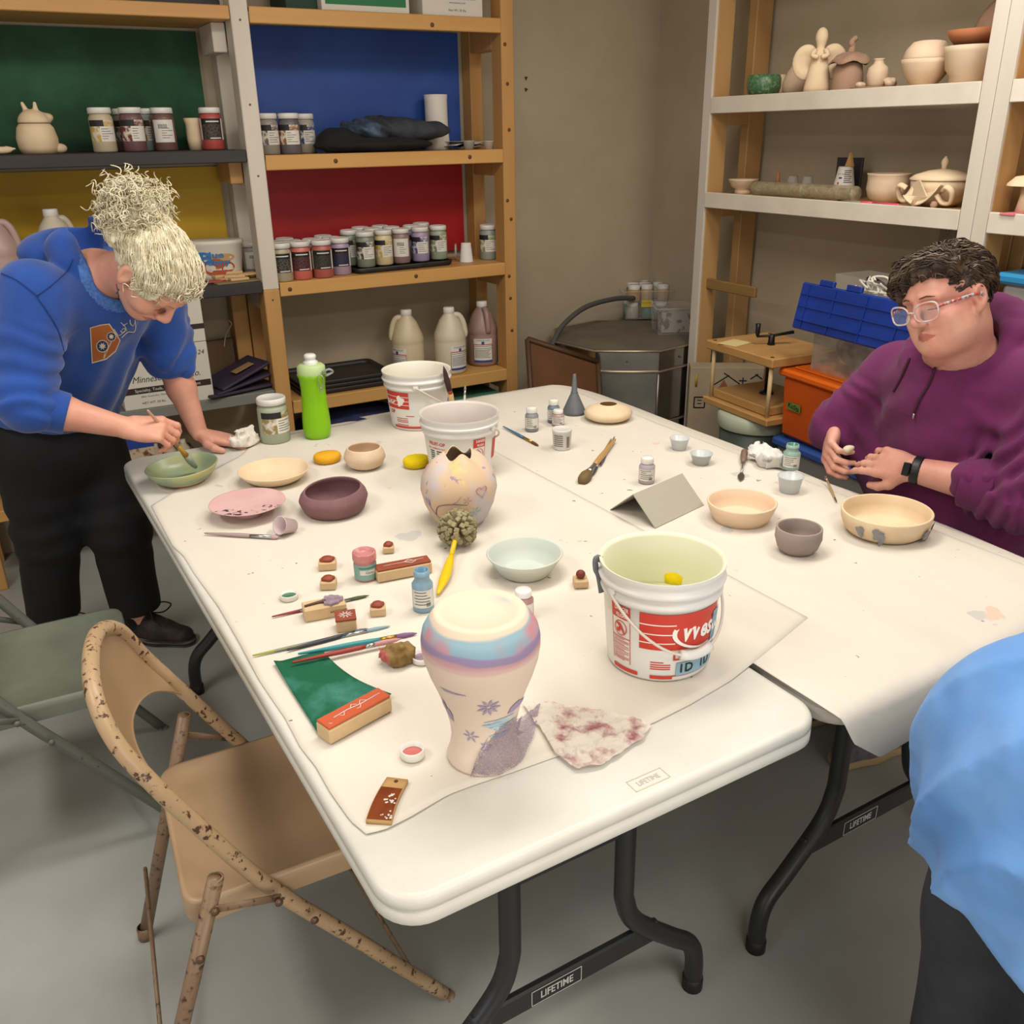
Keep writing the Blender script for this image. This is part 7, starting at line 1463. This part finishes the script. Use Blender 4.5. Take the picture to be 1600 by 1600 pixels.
def strands(g,F,c,R,V,end,Ls,n_,off,amp,fr,rad,o,mi=None):
    # V start directions, end function giving direction at t ; strands laid on surface F around centre c
    N_=len(V); t=np.linspace(0,1,n_); Q=np.stack([end(V,x*Ls) for x in t],1); Q/=np.linalg.norm(Q,axis=2,keepdims=True)
    W=Q@R.T; S_=march(F,(c+W*.26).reshape(-1,3),-W.reshape(-1,3)).reshape(N_,n_,3)
    d=np.gradient(S_,axis=1); d/=np.linalg.norm(d,axis=2,keepdims=True)+1e-9; sd=np.cross(d,W); ph=rng.uniform(0,6.28,(N_,1)); f_=rng.uniform(fr*.7,fr*1.3,(N_,1)); am=rng.uniform(amp*.5,amp*1.4,(N_,1)); of=rng.uniform(off[0],off[1],(N_,1))
    S_=S_+sd*(am*np.sin(f_*t+ph))[:,:,None]+W*(of+am*.6*np.cos(f_*t+ph))[:,:,None]-o
    for i in range(N_): g.tube(S_[i].tolist(),[rad*(1 if j<n_-3 else (n_-j)/3.5) for j in range(n_)],4,0 if mi is None else int(mi[i]),None,False)
g=G(); bd=nrm(V3(0,-.9,.42)); V=rng.normal(size=(2600,3)); V/=np.linalg.norm(V,axis=1,keepdims=True)
V=V[(V[:,2]>-.15)&~((V[:,1]>.62)&(V[:,2]<.50))&(V@bd<.84)&~((np.abs(V[:,0])>.75)&(V[:,2]<.12))][:1500]
strands(g,hr,hc,RA,V,lambda V,L_:V*(1-L_)[...,None]+bd*L_[...,None] if hasattr(L_,'shape') and L_.ndim else V*(1-L_)+bd*L_,.93,16,(-.001,.006),.0035,20,.0013,Ao)
for i in range(620):
    v=nrm(rng.normal(size=3)); c0_=bun+RA@(V3(.068,.060,.068)*v*rng.uniform(.6,1.15)+V3(.012,-.02,.0)); r_=rng.uniform(.006,.016); ax_=nrm(rng.normal(size=3)+RA@v*1.2); a1=nrm(np.cross(ax_,rng.normal(size=3))); a2=np.cross(ax_,a1); L_=rng.uniform(.02,.055); tn=rng.uniform(1.2,2.6)
    pts=[tuple(c0_+ax_*L_*t+(a1*math.cos(6.28*tn*t)+a2*math.sin(6.28*tn*t))*r_*(1-.3*t)-Ao) for t in np.linspace(0,1,17)]; g.tube(pts,[.0014]*15+[.001,.0006],4,0,None,False)
for i in range(420):
    a=rng.uniform(-1,1); c0_=hl(.080*a,.078-.055*a*a+rng.uniform(-.02,.008),.084-.075*a*a+rng.uniform(-.008,.03)); r_=rng.uniform(.005,.010); ax_=nrm(RA@V3(.5*a,.6,-.5)+rng.normal(size=3)*.5); a1=nrm(np.cross(ax_,rng.normal(size=3))); a2=np.cross(ax_,a1); L_=rng.uniform(.012,.035)
    g.tube([tuple(c0_+ax_*L_*t+(a1*math.cos(9*t)+a2*math.sin(9*t))*r_-Ao) for t in np.linspace(0,1,12)],[.0013]*10+[.001,.0005],4,0,None,False)
g.obj('hair_curls',hairA,A)
brow=mat('pale_brow','#a58a72',.8); 
for x in(-1,1): G().tube([tuple(LA(x*.014,.101,.024)-Ao),tuple(LA(x*.03,.0965,.030)-Ao),tuple(LA(x*.047,.084,.025)-Ao)],[.0022,.0026,.001],6,flat=.6).obj('eyebrow',brow,A)
for x in(-1,1): G().tube([tuple(LA(x*.033+dx,.0905-abs(dx)*.25,-.004-.1*dx*dx*20)-Ao) for dx in(-.012,-.006,0,.006,.012)],.0007,5).obj('eyelashes',mat('lash','#4a362c',.7),A)
e0=LA(.081,-.004,-.042)-Ao; g=G(); g.tube([tuple(e0),tuple(e0-V3(0,0,.012))],.0012,5); g.tube([tuple(e0-V3(-.004,0,.014)),tuple(e0-V3(.004,0,.024))],.0014,5); g.tube([tuple(e0-V3(0,0,.012)),tuple(e0-V3(0,0,.034))],.0016,5); g.obj('earring',mat('dark_silver','#4a4d58',.3,.9),A)
# print on the hoodie: orange patch with two blue flowers and white script, laid on the fleece surface
def onsurf(Fb,p,d,out=.0015):   # march from p along d to the surface of a body
    p=np.array(p,float); d=nrm(d); t=0
    for _ in range(70):
        s=float(Fb((p+d*t)[None])[0]); 
        if s<.0008: break
        t+=max(s*.6,.0006)
        if t>2: break
    return p+d*(t-out)
def proj(Fb,px,py,out=.002):
    r=_ray(px,py); r=r/np.linalg.norm(r); return onsurf(Fb,EYE+r*1.9,r,out)
def patchpoly(Fb,poly,m,name,parent,o,out=.002,n=14):
    # fill polygon in picture coordinates by a fan grid dropped onto the cloth
    P_=np.array(poly,float); c=P_.mean(0); k=len(P_); vs=[];fs=[]
    rings=5
    for j in range(1,rings+1):
        for i in range(k): q=c+(P_[i]-c)*j/rings; vs.append(tuple(proj(Fb,q[0],q[1],out)-o))
    vs.append(tuple(proj(Fb,c[0],c[1],out)-o)); ci=len(vs)-1
    for i in range(k): fs.append((ci,i,(i+1)%k))
    for j in range(rings-1):
        for i in range(k): a=j*k+i; bq=j*k+(i+1)%k; fs.append((a,a+k,bq+k,bq))
    return G().add(vs,fs).obj(name,m,parent)
def dens(poly,n=6): 
    out=[]; k=len(poly)
    for i in range(k):
        a,b_=np.array(poly[i],float),np.array(poly[(i+1)%k],float)
        for j in range(n): out.append(a+(b_-a)*j/n)
    return out
rust=mat('rust_print','#9c5a2c',.9); wpr=mat('cream_print','#c9bfae',.9); npr=mat('navy_print','#1f2f55',.9)
pp=[(142,513),(156,509),(170,507),(187,532),(180,548),(166,560),(145,566)]
patchpoly(h,dens([(140.5,512),(156,507.5),(171,505.5),(188.5,532),(181,549.5),(166,562),(143.5,568)]),wpr,'print_outline',ho,Ao,.0016); patchpoly(h,dens(pp),rust,'print_patch',ho,Ao,.0024)
for cx_,cy_,r_ in((160,541,8.5),(174,526,6.5)):
    patchpoly(h,[(cx_+r_*1.15*math.cos(a),cy_+r_*1.15*math.sin(a)) for a in np.linspace(0,6.28,15)[:-1]],wpr,'flower_ring',ho,Ao,.0030); patchpoly(h,[(cx_+r_*math.cos(a),cy_+r_*math.sin(a)) for a in np.linspace(0,6.28,15)[:-1]],npr,'flower_disc',ho,Ao,.0036)
    patchpoly(h,[(cx_+r_*(.75 if i%2 else .35)*math.cos(a),cy_+r_*(.75 if i%2 else .35)*math.sin(a)) for i,a in enumerate(np.linspace(0,6.28,17)[:-1])],wpr,'flower_petals',ho,Ao,.0042)
def stroke(Fb,pts,m,name,parent,o,w=.0013,out=.002):
    q=[proj(Fb,p_[0],p_[1],out) for p_ in spl([(x,y,0) for x,y in pts],5)]; G().tube([tuple(x-o) for x in q],w,5,flat=.6).obj(name,m,parent)
for pl in([(164,550),(162,560)],[(174,534),(168,547),(163,559)],[(178,514),(181,519),(185,524),(190,522),(194,517)],[(190,517),(193,513),(196,516),(192,520),(188,517)],[(189,504),(195,510),(198,517)],[(192,509),(199,505)],[(203,500),(204,506),(208,509),(211,503)],[(211,500),(212,512),(209,519),(200,519),(190,528)],[(215,503),(214,507)]): stroke(h,pl,wpr,'script_print',ho,Ao)
seam=mat('seam_thread','#12306a',.95)
for pl in([(2,427),(25,437),(48,454),(60,464)],[(58,462),(80,446),(104,424),(114,405)],[(58,464),(75,488),(92,518),(101,552)]): stroke(h,pl,seam,'seam',ho,Ao,.0016,.0008)
# brush in the hand
brush(None,None,'long wooden glaze brush held over the green bowl by the woman in blue','#b98f78','#8f9a86',.0062,pts3=(gp-bu*.085+V3(0,0,.0),bt_),fer=mat('amber_ferrule','#b5893a',.4),hf=.60,ff=.78,flatend=.6)
# =========================== B : seated woman in purple
fB=nrm((-.99,.10,0)); rB=np.cross(fB,UPZ)
hB=V3(1.985,1.388,1.222); NB=V3(2.10,1.40,1.045); HB=V3(2.25,1.42,.585)
RB=axes(fB*.985-UPZ*.15,UPZ*.985+fB*.15+rB*.30); Bo=V3(HB[0],HB[1],0)
B=thing('person','woman in a purple hoodie and patterned glasses seated at the table','person',(Bo[0],Bo[1],0))
trB=lambda F:(lambda P:F(P+Bo))
b=Body(); LB=head(b,hB,RB,1.12,1,.97)
b.cap(NB,hB+RB@V3(0,-.03,-.07),.078,.066,.03)
RshB,LshB=V3(2.13,1.600,.975),V3(2.12,1.185,1.03); RelB,RwB=Wx(1314,668,2.03),V3(1.985,1.675,.815); LelB,LwB=V3(2.03,1.115,.80),V3(1.925,1.365,.812)
b.cap(HB,V3(2.2,1.41,.85),.17,.17,.06); b.cap(V3(2.2,1.41,.85),NB-UPZ*.08,.17,.14,.06); b.cap(NB,RshB,.07,.06,.04); b.cap(NB,LshB,.07,.06,.04)
b.chain([RshB,RelB],[.06,.05],.02); b.chain([RelB,RwB],[.048,.034],.02); b.chain([LshB,LelB],[.06,.05],.02); b.chain([LelB,LelB+(LwB-LelB)*.4,LwB],[.05,.047,.031],.015)
for s in(-1,1):
    hp=HB+V3(-.02,s*.12,-.03); kn_=V3(1.83,1.42+s*.15,.50); an=V3(1.90,1.40+s*.10,.09)
    b.chain([hp,kn_,an],[.09,.062,.04],.03); b.cap(an,an+V3(-.09,0,-.05),.032,.026,.02)
pc=V3(1.918,1.562,.812)
# right hand: curled, pinching towards the piece
dq=nrm(V3(-.62,-.45,-.30)); hand(b,RwB,dq,(.25,-.75,-.25),1,[(.45,.75,.4),(.55,.8,.5),(.6,.85,.5),(.7,.85,.5)],1.02,.03,[(.6,.55,.55),(.75,.1,.75),(.8,-.1,.6)])
dl=nrm(V3(-.10,.96,-.06)); hand(b,LwB,dl,(.75,.15,-.55),-1,[(.12,.35,.25),(.25,.45,.3),(.35,.5,.3),(.45,.5,.3)],1.04,.02,[(.7,.55,.35),(.9,.25,.3),(1,.0,.25)])
lo,hi=b.bounds(); sb=sdf_obj('body',trB(b),lo-Bo,hi-Bo,.0036,[skinB,lipm],B,None,2)
RBs=RB/1.0; setlips(sb,LB,RB,Bo,.97)
purple=mat('purple_hoodie_fleece','#641f50',.95,col2='#591a46',vs=7,bump=.22,bs=260,fuzz=.08)
h=Body()
ch=V3(2.17,1.40,.93); be=V3(2.19,1.40,.72)
h.cap(HB+UPZ*.02,be,.235,.25,.08,(UPZ*0+V3(1,0,0),1.15)); h.cap(be,ch,.245,.215,.08,(V3(1,0,0),1.15)); h.cap(ch,NB-UPZ*.10,.205,.15,.08)
h.cap(NB-UPZ*.085,RshB-UPZ*.01,.100,.090,.06); h.cap(NB-UPZ*.075,LshB-UPZ*.01,.105,.100,.06)
h.cap(V3(2.16,1.50,.76),V3(2.09,1.62,.78),.13,.08,.05); h.chain([RshB,RelB],[.092,.080],.04); h.chain([RelB,RelB+(RwB-RelB)*.62],[.082,.060],.03)
h.chain([LshB,LelB],[.105,.092],.04); h.chain([LelB,LelB+(LwB-LelB)*.42],[.088,.066],.03)
ring=[]
for i in range(17):
    a=2*PI*i/16; ring.append(NB+V3(.0,0,.050)+rB*math.cos(a)*.112+nrm(fB-UPZ*.60)*math.sin(a)*(.118 if math.sin(a)>0 else .10)+UPZ*(.02 if math.sin(a)<0 else -.0))
h.chain(ring,[.036+.016*max(0,-math.sin(2*PI*i/16))+.004 for i in range(17)],.007)
ring2=[NB+V3(-.005,0,-.012)+rB*math.cos(a)*.160+nrm(fB-UPZ*.95)*math.sin(a)*(.150 if math.sin(a)>0 else .13)+UPZ*(.035 if math.sin(a)<0 else 0) for a in np.linspace(0,2*PI,17)]
h.chain(ring2,[.024+.02*max(0,-math.sin(a)) for a in np.linspace(0,2*PI,17)],.006)
h.ell(NB-fB*.125+UPZ*.015,V3(.155,.075,.075),axes(fB,UPZ),.04)
nkB=hB+RB@V3(0,-.02,-.08); ndB=nrm(nkB-NB); h.minus(lambda P:sd_cap(P,NB+ndB*.05,nkB+ndB*.1,.082,.100),(NB+nkB)/2,.2,.012)
h.disp.append(lambda P:folds(P,RshB+(RelB-RshB)*.4,RelB,.004,95,.09,3,.6)); h.disp.append(lambda P:folds(P,LshB+(LelB-LshB)*.25,LelB,.007,90,.095,4,.6)); h.disp.append(lambda P:folds(P,LelB,LelB+(LwB-LelB)*.4,.007,170,.08,6,.2))
h.disp.append(lambda P:.0065*np.sin(((P-NB)@nrm(rB*.75+UPZ*.66))*34+11*vnoise(P,5,9))*np.clip(((NB-P)@UPZ)/.12,0,1)*np.clip(((P-ch)@fB+.02)/.1,0,1)); h.disp.append(lambda P:.010*vnoise(P,7,6)+.004*vnoise(P,20,7))
lo,hi=h.bounds(); hoB=sdf_obj('hoodie',trB(h),lo-Bo,hi-Bo,.0062,purple,B,None,1)
for c0_,uu,rr_ in((RelB+(RwB-RelB)*.62,ax(RelB,RwB),.056),(LelB+(LwB-LelB)*.43,ax(LelB,LwB),.062)):
    q=Body(); q.cap(c0_-uu*.03,c0_+uu*.035,rr_+.006,rr_,.004); q.cut+= [lambda P,c=c0_,v=uu:(P-(c+v*.035))@v,lambda P,c=c0_,v=uu:-((P-(c-v*.04))@v)]; lo,hi=q.bounds(); sdf_obj('cuff',trB(q),lo-Bo,hi-Bo,.004,purple,hoB,None,1)
cordm=mat('dark_purple_cord','#3a1428',.9)
for pl in([(1466,561),(1452,598),(1436,625),(1428,645)],[(1421,560),(1408,590),(1396,612)]): q=[proj(h,x,y,.003) for x,y in [(p_[0],p_[1]) for p_ in spl([(x,y,0) for x,y in pl],5)]]; G().tube([tuple(x-Bo) for x in q],.0036,7).obj('drawstring',cordm,hoB)
q=proj(h,1428,646,.004); g=G(); g.tube([tuple(q-Bo),tuple(q-Bo-V3(0,0,.014))],.0028,6); g.obj('drawstring_tip',silv,hoB)
# jeans, shoes
jean=mat('blue_jeans','#37465c',.9,col2='#4a5b72',vs=30,bump=.2,bs=200); p=Body(); p.cap(HB+V3(0,-.07,-.03),HB+V3(0,.07,-.03),.15,.15,.05)
for s in(-1,1):
    hp=HB+V3(-.02,s*.12,-.03); kn_=V3(1.83,1.42+s*.15,.50); an=V3(1.90,1.40+s*.10,.14); p.chain([hp,kn_,an],[.115,.085,.07],.04)
p.cut.append(lambda P:.10-P[:,2]); p.disp.append(lambda P:.006*vnoise(P,10,3)); lo,hi=p.bounds(); sdf_obj('trousers',trB(p),lo-Bo,hi-Bo,.009,jean,B,None,1)
gsh=mat('grey_purple_shoe','#5b5360',.8,col2='#6b6470',vs=40); tsl=mat('tan_sole','#a08a68',.7)
for s in(-1,1): shoe(V3(1.90+.03,1.40+s*.10,.09),(-1,.1),B,Bo,gsh,tsl)
# hair
hairB=mat('brown_grey_hair','#2f2018',.5,col2='#63503c',vs=34,lo=.45,hi=.72,st=(1,1,1),bump=.4,bs=150); hairs=mat('silver_streak','#7d6f5e',.45)
hr=Body(); hl=lambda x,y,z:hB+RB@V3(x*1.0,y*.94,z*.94)
hr.ell(hl(0,-.025,.040),V3(.084,.100,.091),RB,.02); hr.ell(hl(-.0,.045,.095),V3(.074,.055,.034),RB,.03); hr.ell(hl(.045,.06,.075),V3(.036,.040,.040),RB,.025); hr.ell(hl(.062,.078,.045),V3(.020,.020,.034),RB,.02)
hr.minus(lambda P:sd_ell(P,hl(-.012,.125,-.018),V3(.074,.078,.097),RB),hl(-.012,.125,-.018),.12,.010); hr.minus(lambda P:sd_ell(P,hl(-.043,.095,.025),V3(.036,.042,.048),RB),hl(-.043,.095,.025),.06,.012)
for x in(-1,1): hr.minus(lambda P,x=x:sd_ell(P,hl(x*.088,.012,-.034),V3(.030,.046,.038),RB),hl(x*.088,.012,-.034),.07,.008)
hr.minus(lambda P:sd_ell(P,hl(0,-.02,-.12),V3(.13,.13,.085),RB),hl(0,-.02,-.12),.15,.012)
hr.disp.append(lambda P:.008*vnoise(P,30,3)+.006*vnoise(P,80,4)+.0028*np.sin(((P-hB)@nrm(RB[:,2]*.5+RB[:,0]))*300+7*vnoise(P,16,5)))
lo,hi=hr.bounds(); sdf_obj('hair',trB(hr),lo-Bo,hi-Bo,.0034,hairB,B,None,0)
g=G(); V=rng.normal(size=(3000,3)); V/=np.linalg.norm(V,axis=1,keepdims=True)
V=V[(V[:,2]>-.25)&~((V[:,2]<.0)&(V[:,1]>-.1))&~((V[:,1]>.5)&(V[:,2]<.45))&~((np.abs(V[:,0])>.7)&(V[:,2]<.30)&(V[:,1]>-.45))][:1300]
def flow(V,L_):
    fr_=np.clip((V[:,1]+.1)*2.5,0,1)[:,None]; d=fr_*V3(.75,.15,-.30)+(1-fr_)*(V3(.05,-.75,-.45)); return V+d*L_
strands(g,hr,hB,RB,V,flow,.62,10,(-.001,.007),.0012,7,.0014,Bo,rng.random(len(V))<.10)
g.obj('hair_strands',[hairB,hairs],B)
dbr=mat('dark_brow','#4a3428',.8)
for x in(-1,1): G().tube([tuple(LB(x*.014,.1005,.026)-Bo),tuple(LB(x*.03,.0965,.029)-Bo),tuple(LB(x*.050,.083,.023)-Bo)],[.0022,.0030,.0012],6,flat=.6).obj('eyebrow',dbr,B)
for x in(-1,1): G().tube([tuple(LB(x*.033+dx,.0915-abs(dx)*.25,-.004-.1*dx*dx*20)-Bo) for dx in(-.013,-.006,0,.006,.013)],.0012,5).obj('eyelashes',mat('lash','#4a362c',.7),B)
# glasses
gp_=thing('x','','') if 0 else None
gf=mat('coral_clear_frame','#cf9a92',.2,col2='#b9c3c6',vs=40); gt=mat('speckled_temple','#b0483c',.3,col2='#9fb3b8',vs=90,lo=.5,hi=.55); lens=mat('spectacle_lens','#e6eef0',.05,alpha=.12)
def gl_pt(x,y,z): return LB(x,y,z)-Bo
fr=G()
for x in(-1,1):
    pts=[]
    for i in range(25):
        a=2*PI*i/24; px_=x*(.0365)+.0290*np.sign(math.cos(a))*abs(math.cos(a))**.7; pz=-.006+.0220*np.sign(math.sin(a))*abs(math.sin(a))**.75+ (.004*x*math.cos(a) if math.sin(a)>0 else 0); pts.append(tuple(gl_pt(px_,.118-.25*px_*px_/.06*.6,pz)))
    fr.tube(pts,.0023,6)
fr.tube([tuple(gl_pt(-.009,.1195,-.004)),tuple(gl_pt(0,.122,-.001)),tuple(gl_pt(.009,.1195,-.004))],.0024,6); fo=fr.obj('eyeglasses',gf,B)
for x in(-1,1):
    G().tube([tuple(gl_pt(x*.064,.108,.002)),tuple(gl_pt(x*.075,.08,.004)),tuple(gl_pt(x*.081,.02,.006)),tuple(gl_pt(x*.083,-.01,.004)),tuple(gl_pt(x*.080,-.03,-.015))],.0026,6,flat=1.5,ref=(0,0,1)).obj('temple',gt,fo)
    vs=[tuple(gl_pt(x*.036+.026*math.cos(a),.1175-.25*(x*.036+.026*math.cos(a))**2/.06*.6,-.008+.0185*math.sin(a))) for a in np.linspace(0,2*PI,19)[:-1]]; G().add(vs,[tuple(range(18))]).obj('lens',lens,fo)
# wrist band
wm_=LwB-ax(LelB,LwB)*.012; uw=ax(LelB,LwB); q=Body(); q.cap(wm_-uw*.011,wm_+uw*.011,.0365,.0355,.002); q.cut+= [lambda P:(P-(wm_+uw*.011))@uw,lambda P:-((P-(wm_-uw*.011))@uw)]; lo,hi=q.bounds(); wb=sdf_obj('wrist_band',trB(q),lo-Bo,hi-Bo,.003,mat('black_band','#16171a',.4),B,None,1)
q=proj(b,1416,733,.006); Mw=frame(q-Bo,uw,np.cross(nrm(EYE-q),uw)); G().box((0,0,0),(.018,.034,.007),.002,0,Mw).obj('band_face',mat('band_glass','#0c0e10',.15),wb)
# white piece she is shaping
tag(sdf_obj('clay_piece',lambda P:sd_ell(P,(0,0,0),(.018,.013,.010))+.008*vnoise(P,70,2),(-.035,-.03,-.03),(.035,.03,.03),.003,mat('cream_clay','#cfc3a6',.7),None,None,1,pc),'small cream clay piece pinched between the hands of the woman in purple','clay piece')
# =========================== C : person at the right edge in a pale blue shirt
fC=nrm((.98,-.10,0)); rC=np.cross(fC,UPZ)
pal_b=mat('pale_blue_shirt','#5b8fd0',.8,col2='#6b9ad4',vs=5,bump=.25,bs=40,fuzz=.1); dkp=mat('charcoal_trousers','#2b2b30',.9,col2='#34343a',vs=8,bump=.2,bs=200); hairC=mat('brown_hair','#4a3526',.6,col2='#5a4330',vs=30,bump=.3,bs=100)
HC=Wy(1708,1226,.46); NC=HC+V3(.43,-.03,.20); hC=NC+V3(.20,-.02,.03); Co=V3(HC[0],HC[1],0)
Cp=thing('person','person in a pale blue shirt and charcoal trousers cut off by the right edge','person',Co)
trC=lambda F:(lambda P:F(P+Co))
RC=axes(fC*.3-UPZ*.95,UPZ*.3+fC*.95); b=Body(); LC=head(b,hC,RC)
b.cap(NC,hC+RC@V3(0,-.035,-.07),.06,.052,.03); b.cap(HC,(HC+NC)/2,.13,.12,.06); b.cap((HC+NC)/2,NC-UPZ*.06,.12,.11,.06)
RsC,LsC=NC+rC*.18-UPZ*.05,NC-rC*.18-UPZ*.05; b.cap(NC,RsC,.06,.055,.04); b.cap(NC,LsC,.06,.055,.04)
ReC,RwC=RsC+V3(.0,-.03,-.28),RsC+V3(.10,.02,-.50); LeC,LwC=LsC+V3(.03,.03,-.28),LsC+V3(.12,-.02,-.50)
b.chain([RsC,ReC,RwC],[.052,.042,.028],.02); b.chain([LsC,LeC,LwC],[.052,.042,.028],.02)
hand(b,RwC,(.5,.1,-.85),(-.3,.9,0),1,[(.3,.4,.3)]*4); hand(b,LwC,(.5,-.1,-.85),(-.3,-.9,0),-1,[(.2,.3,.3)]*4)
for s in(-1,1):
    hp=HC+rC*s*.09; kn_=V3(hp[0]+.01,hp[1],.47); an=V3(hp[0]-.01,hp[1]-.02,.09); b.chain([hp,kn_,an],[.09,.058,.04],.03); b.cap(an,an+fC*.1-UPZ*.05,.03,.025,.02)
lo,hi=b.bounds(); sdf_obj('body',trC(b),lo-Co,hi-Co,.006,skinB,Cp,None,2)
h=Body(); mC=(HC+NC)/2
h.cap(HC+V3(.0,0,-.20),HC,.20,.195,.08); h.cap(HC+V3(.0,0,.0),mC,.195,.185,.08); h.cap(mC,NC-UPZ*.09,.19,.15,.08); h.cap(NC-UPZ*.06,RsC,.10,.085,.05); h.cap(NC-UPZ*.06,LsC,.10,.085,.05); h.chain([RsC,ReC+V3(0,0,-.02)],[.095,.10],.04); h.chain([LsC,LeC],[.09,.085],.04)
vl=V3(-.87,.5,0); h.cut.append(lambda P:((HC[2]-.27+np.minimum(3.9*((P-HC)@vl)**2,.10+.35*np.abs((P-HC)@vl)*.3))-P[:,2])*.7)
h.disp.append(lambda P:.020*np.abs(np.sin(((P-HC)@nrm(UPZ*.62-rC*.75+fC*.12))*20+7*vnoise(P,4.5,3)))-.010); h.disp.append(lambda P:.016*vnoise(P,8,5)+.010*np.abs(vnoise(P,15,8))+.005*vnoise(P,30,6))
lo,hi=h.bounds(); hc_=sdf_obj('shirt',trC(h),lo-Co,hi-Co,.0065,pal_b,Cp,None,1)
p=Body(); p.cap(HC+UPZ*.02,HC-UPZ*.06,.165,.17,.05)
for s in(-1,1):
    hp=HC+rC*s*.09; kn_=V3(hp[0]+.01,hp[1],.47); an=V3(hp[0]-.01,hp[1]-.02,.09); p.chain([hp-UPZ*.04,kn_,an],[.118,.092,.080],.04)
p.cut.append(lambda P:.035-P[:,2]); p.disp.append(lambda P:.006*vnoise(P,9,4)); lo,hi=p.bounds(); sdf_obj('trousers',trC(p),lo-Co,hi-Co,.008,dkp,Cp,None,1)
for s in(-1,1): hp=HC+rC*s*.09; shoe(V3(hp[0]-.01,hp[1]-.02,.09),fC,Cp,Co)
hr=Body(); hl=lambda x,y,z:hC+RC@V3(x,y,z); hr.ell(hl(0,-.025,.035),V3(.085,.105,.10),RC); hr.ell(hl(0,-.07,-.05),V3(.075,.05,.09),RC,.03); hr.minus(lambda P:sd_ell(P,hl(0,.12,-.04),V3(.075,.085,.10),RC),hl(0,.12,-.04),.12,.01); hr.disp.append(lambda P:.006*vnoise(P,40,3)+.003*np.sin(((P-hC)@RC[:,0])*300)); lo,hi=hr.bounds(); sdf_obj('hair',trC(hr),lo-Co,hi-Co,.005,hairC,Cp,None,0)
# ---------------------------------------------------------------- repeats share a group
GR={'glaze jar':'pint jars of glaze','rubber stamp':'wooden rubber stamps on the left table','paint brush':'paint brushes about the tables','paint bottle':'small paint bottles on the tables','bucket':'white plastic buckets on the table','chair':'metal folding chairs','jug':'gallon jugs of glaze','lid':'loose jar lids','table':'white folding tables','drop cloth':'canvas drop cloths','cup':'little plastic and paper cups','tote':'storage totes by the right wall','tub':'storage tubs under shelving','cup sleeve':'plastic sleeves of cups','clay lump':'clay lumps on the saucer','ball':'clay balls under the curled tray','sponge':'sponges','marker':'markers on the shelf edge','tissue':'crumpled tissues','bottle':'pale bottles in the wire basket','bin':'clear bins on the kiln','shelving':'wooden shelving units','box':'cartons and boxes'}
for o in list(bpy.data.objects):
    if o.parent is None and 'category' in o and 'group' not in o and o['category'] in GR:
        o['group']='cafeteria trays stacked on the low shelf' if o.name.startswith('cafeteria') else GR[o['category']]
    elif o.parent is None and o.name.startswith('cafeteria'): o['group']='cafeteria trays stacked on the low shelf'
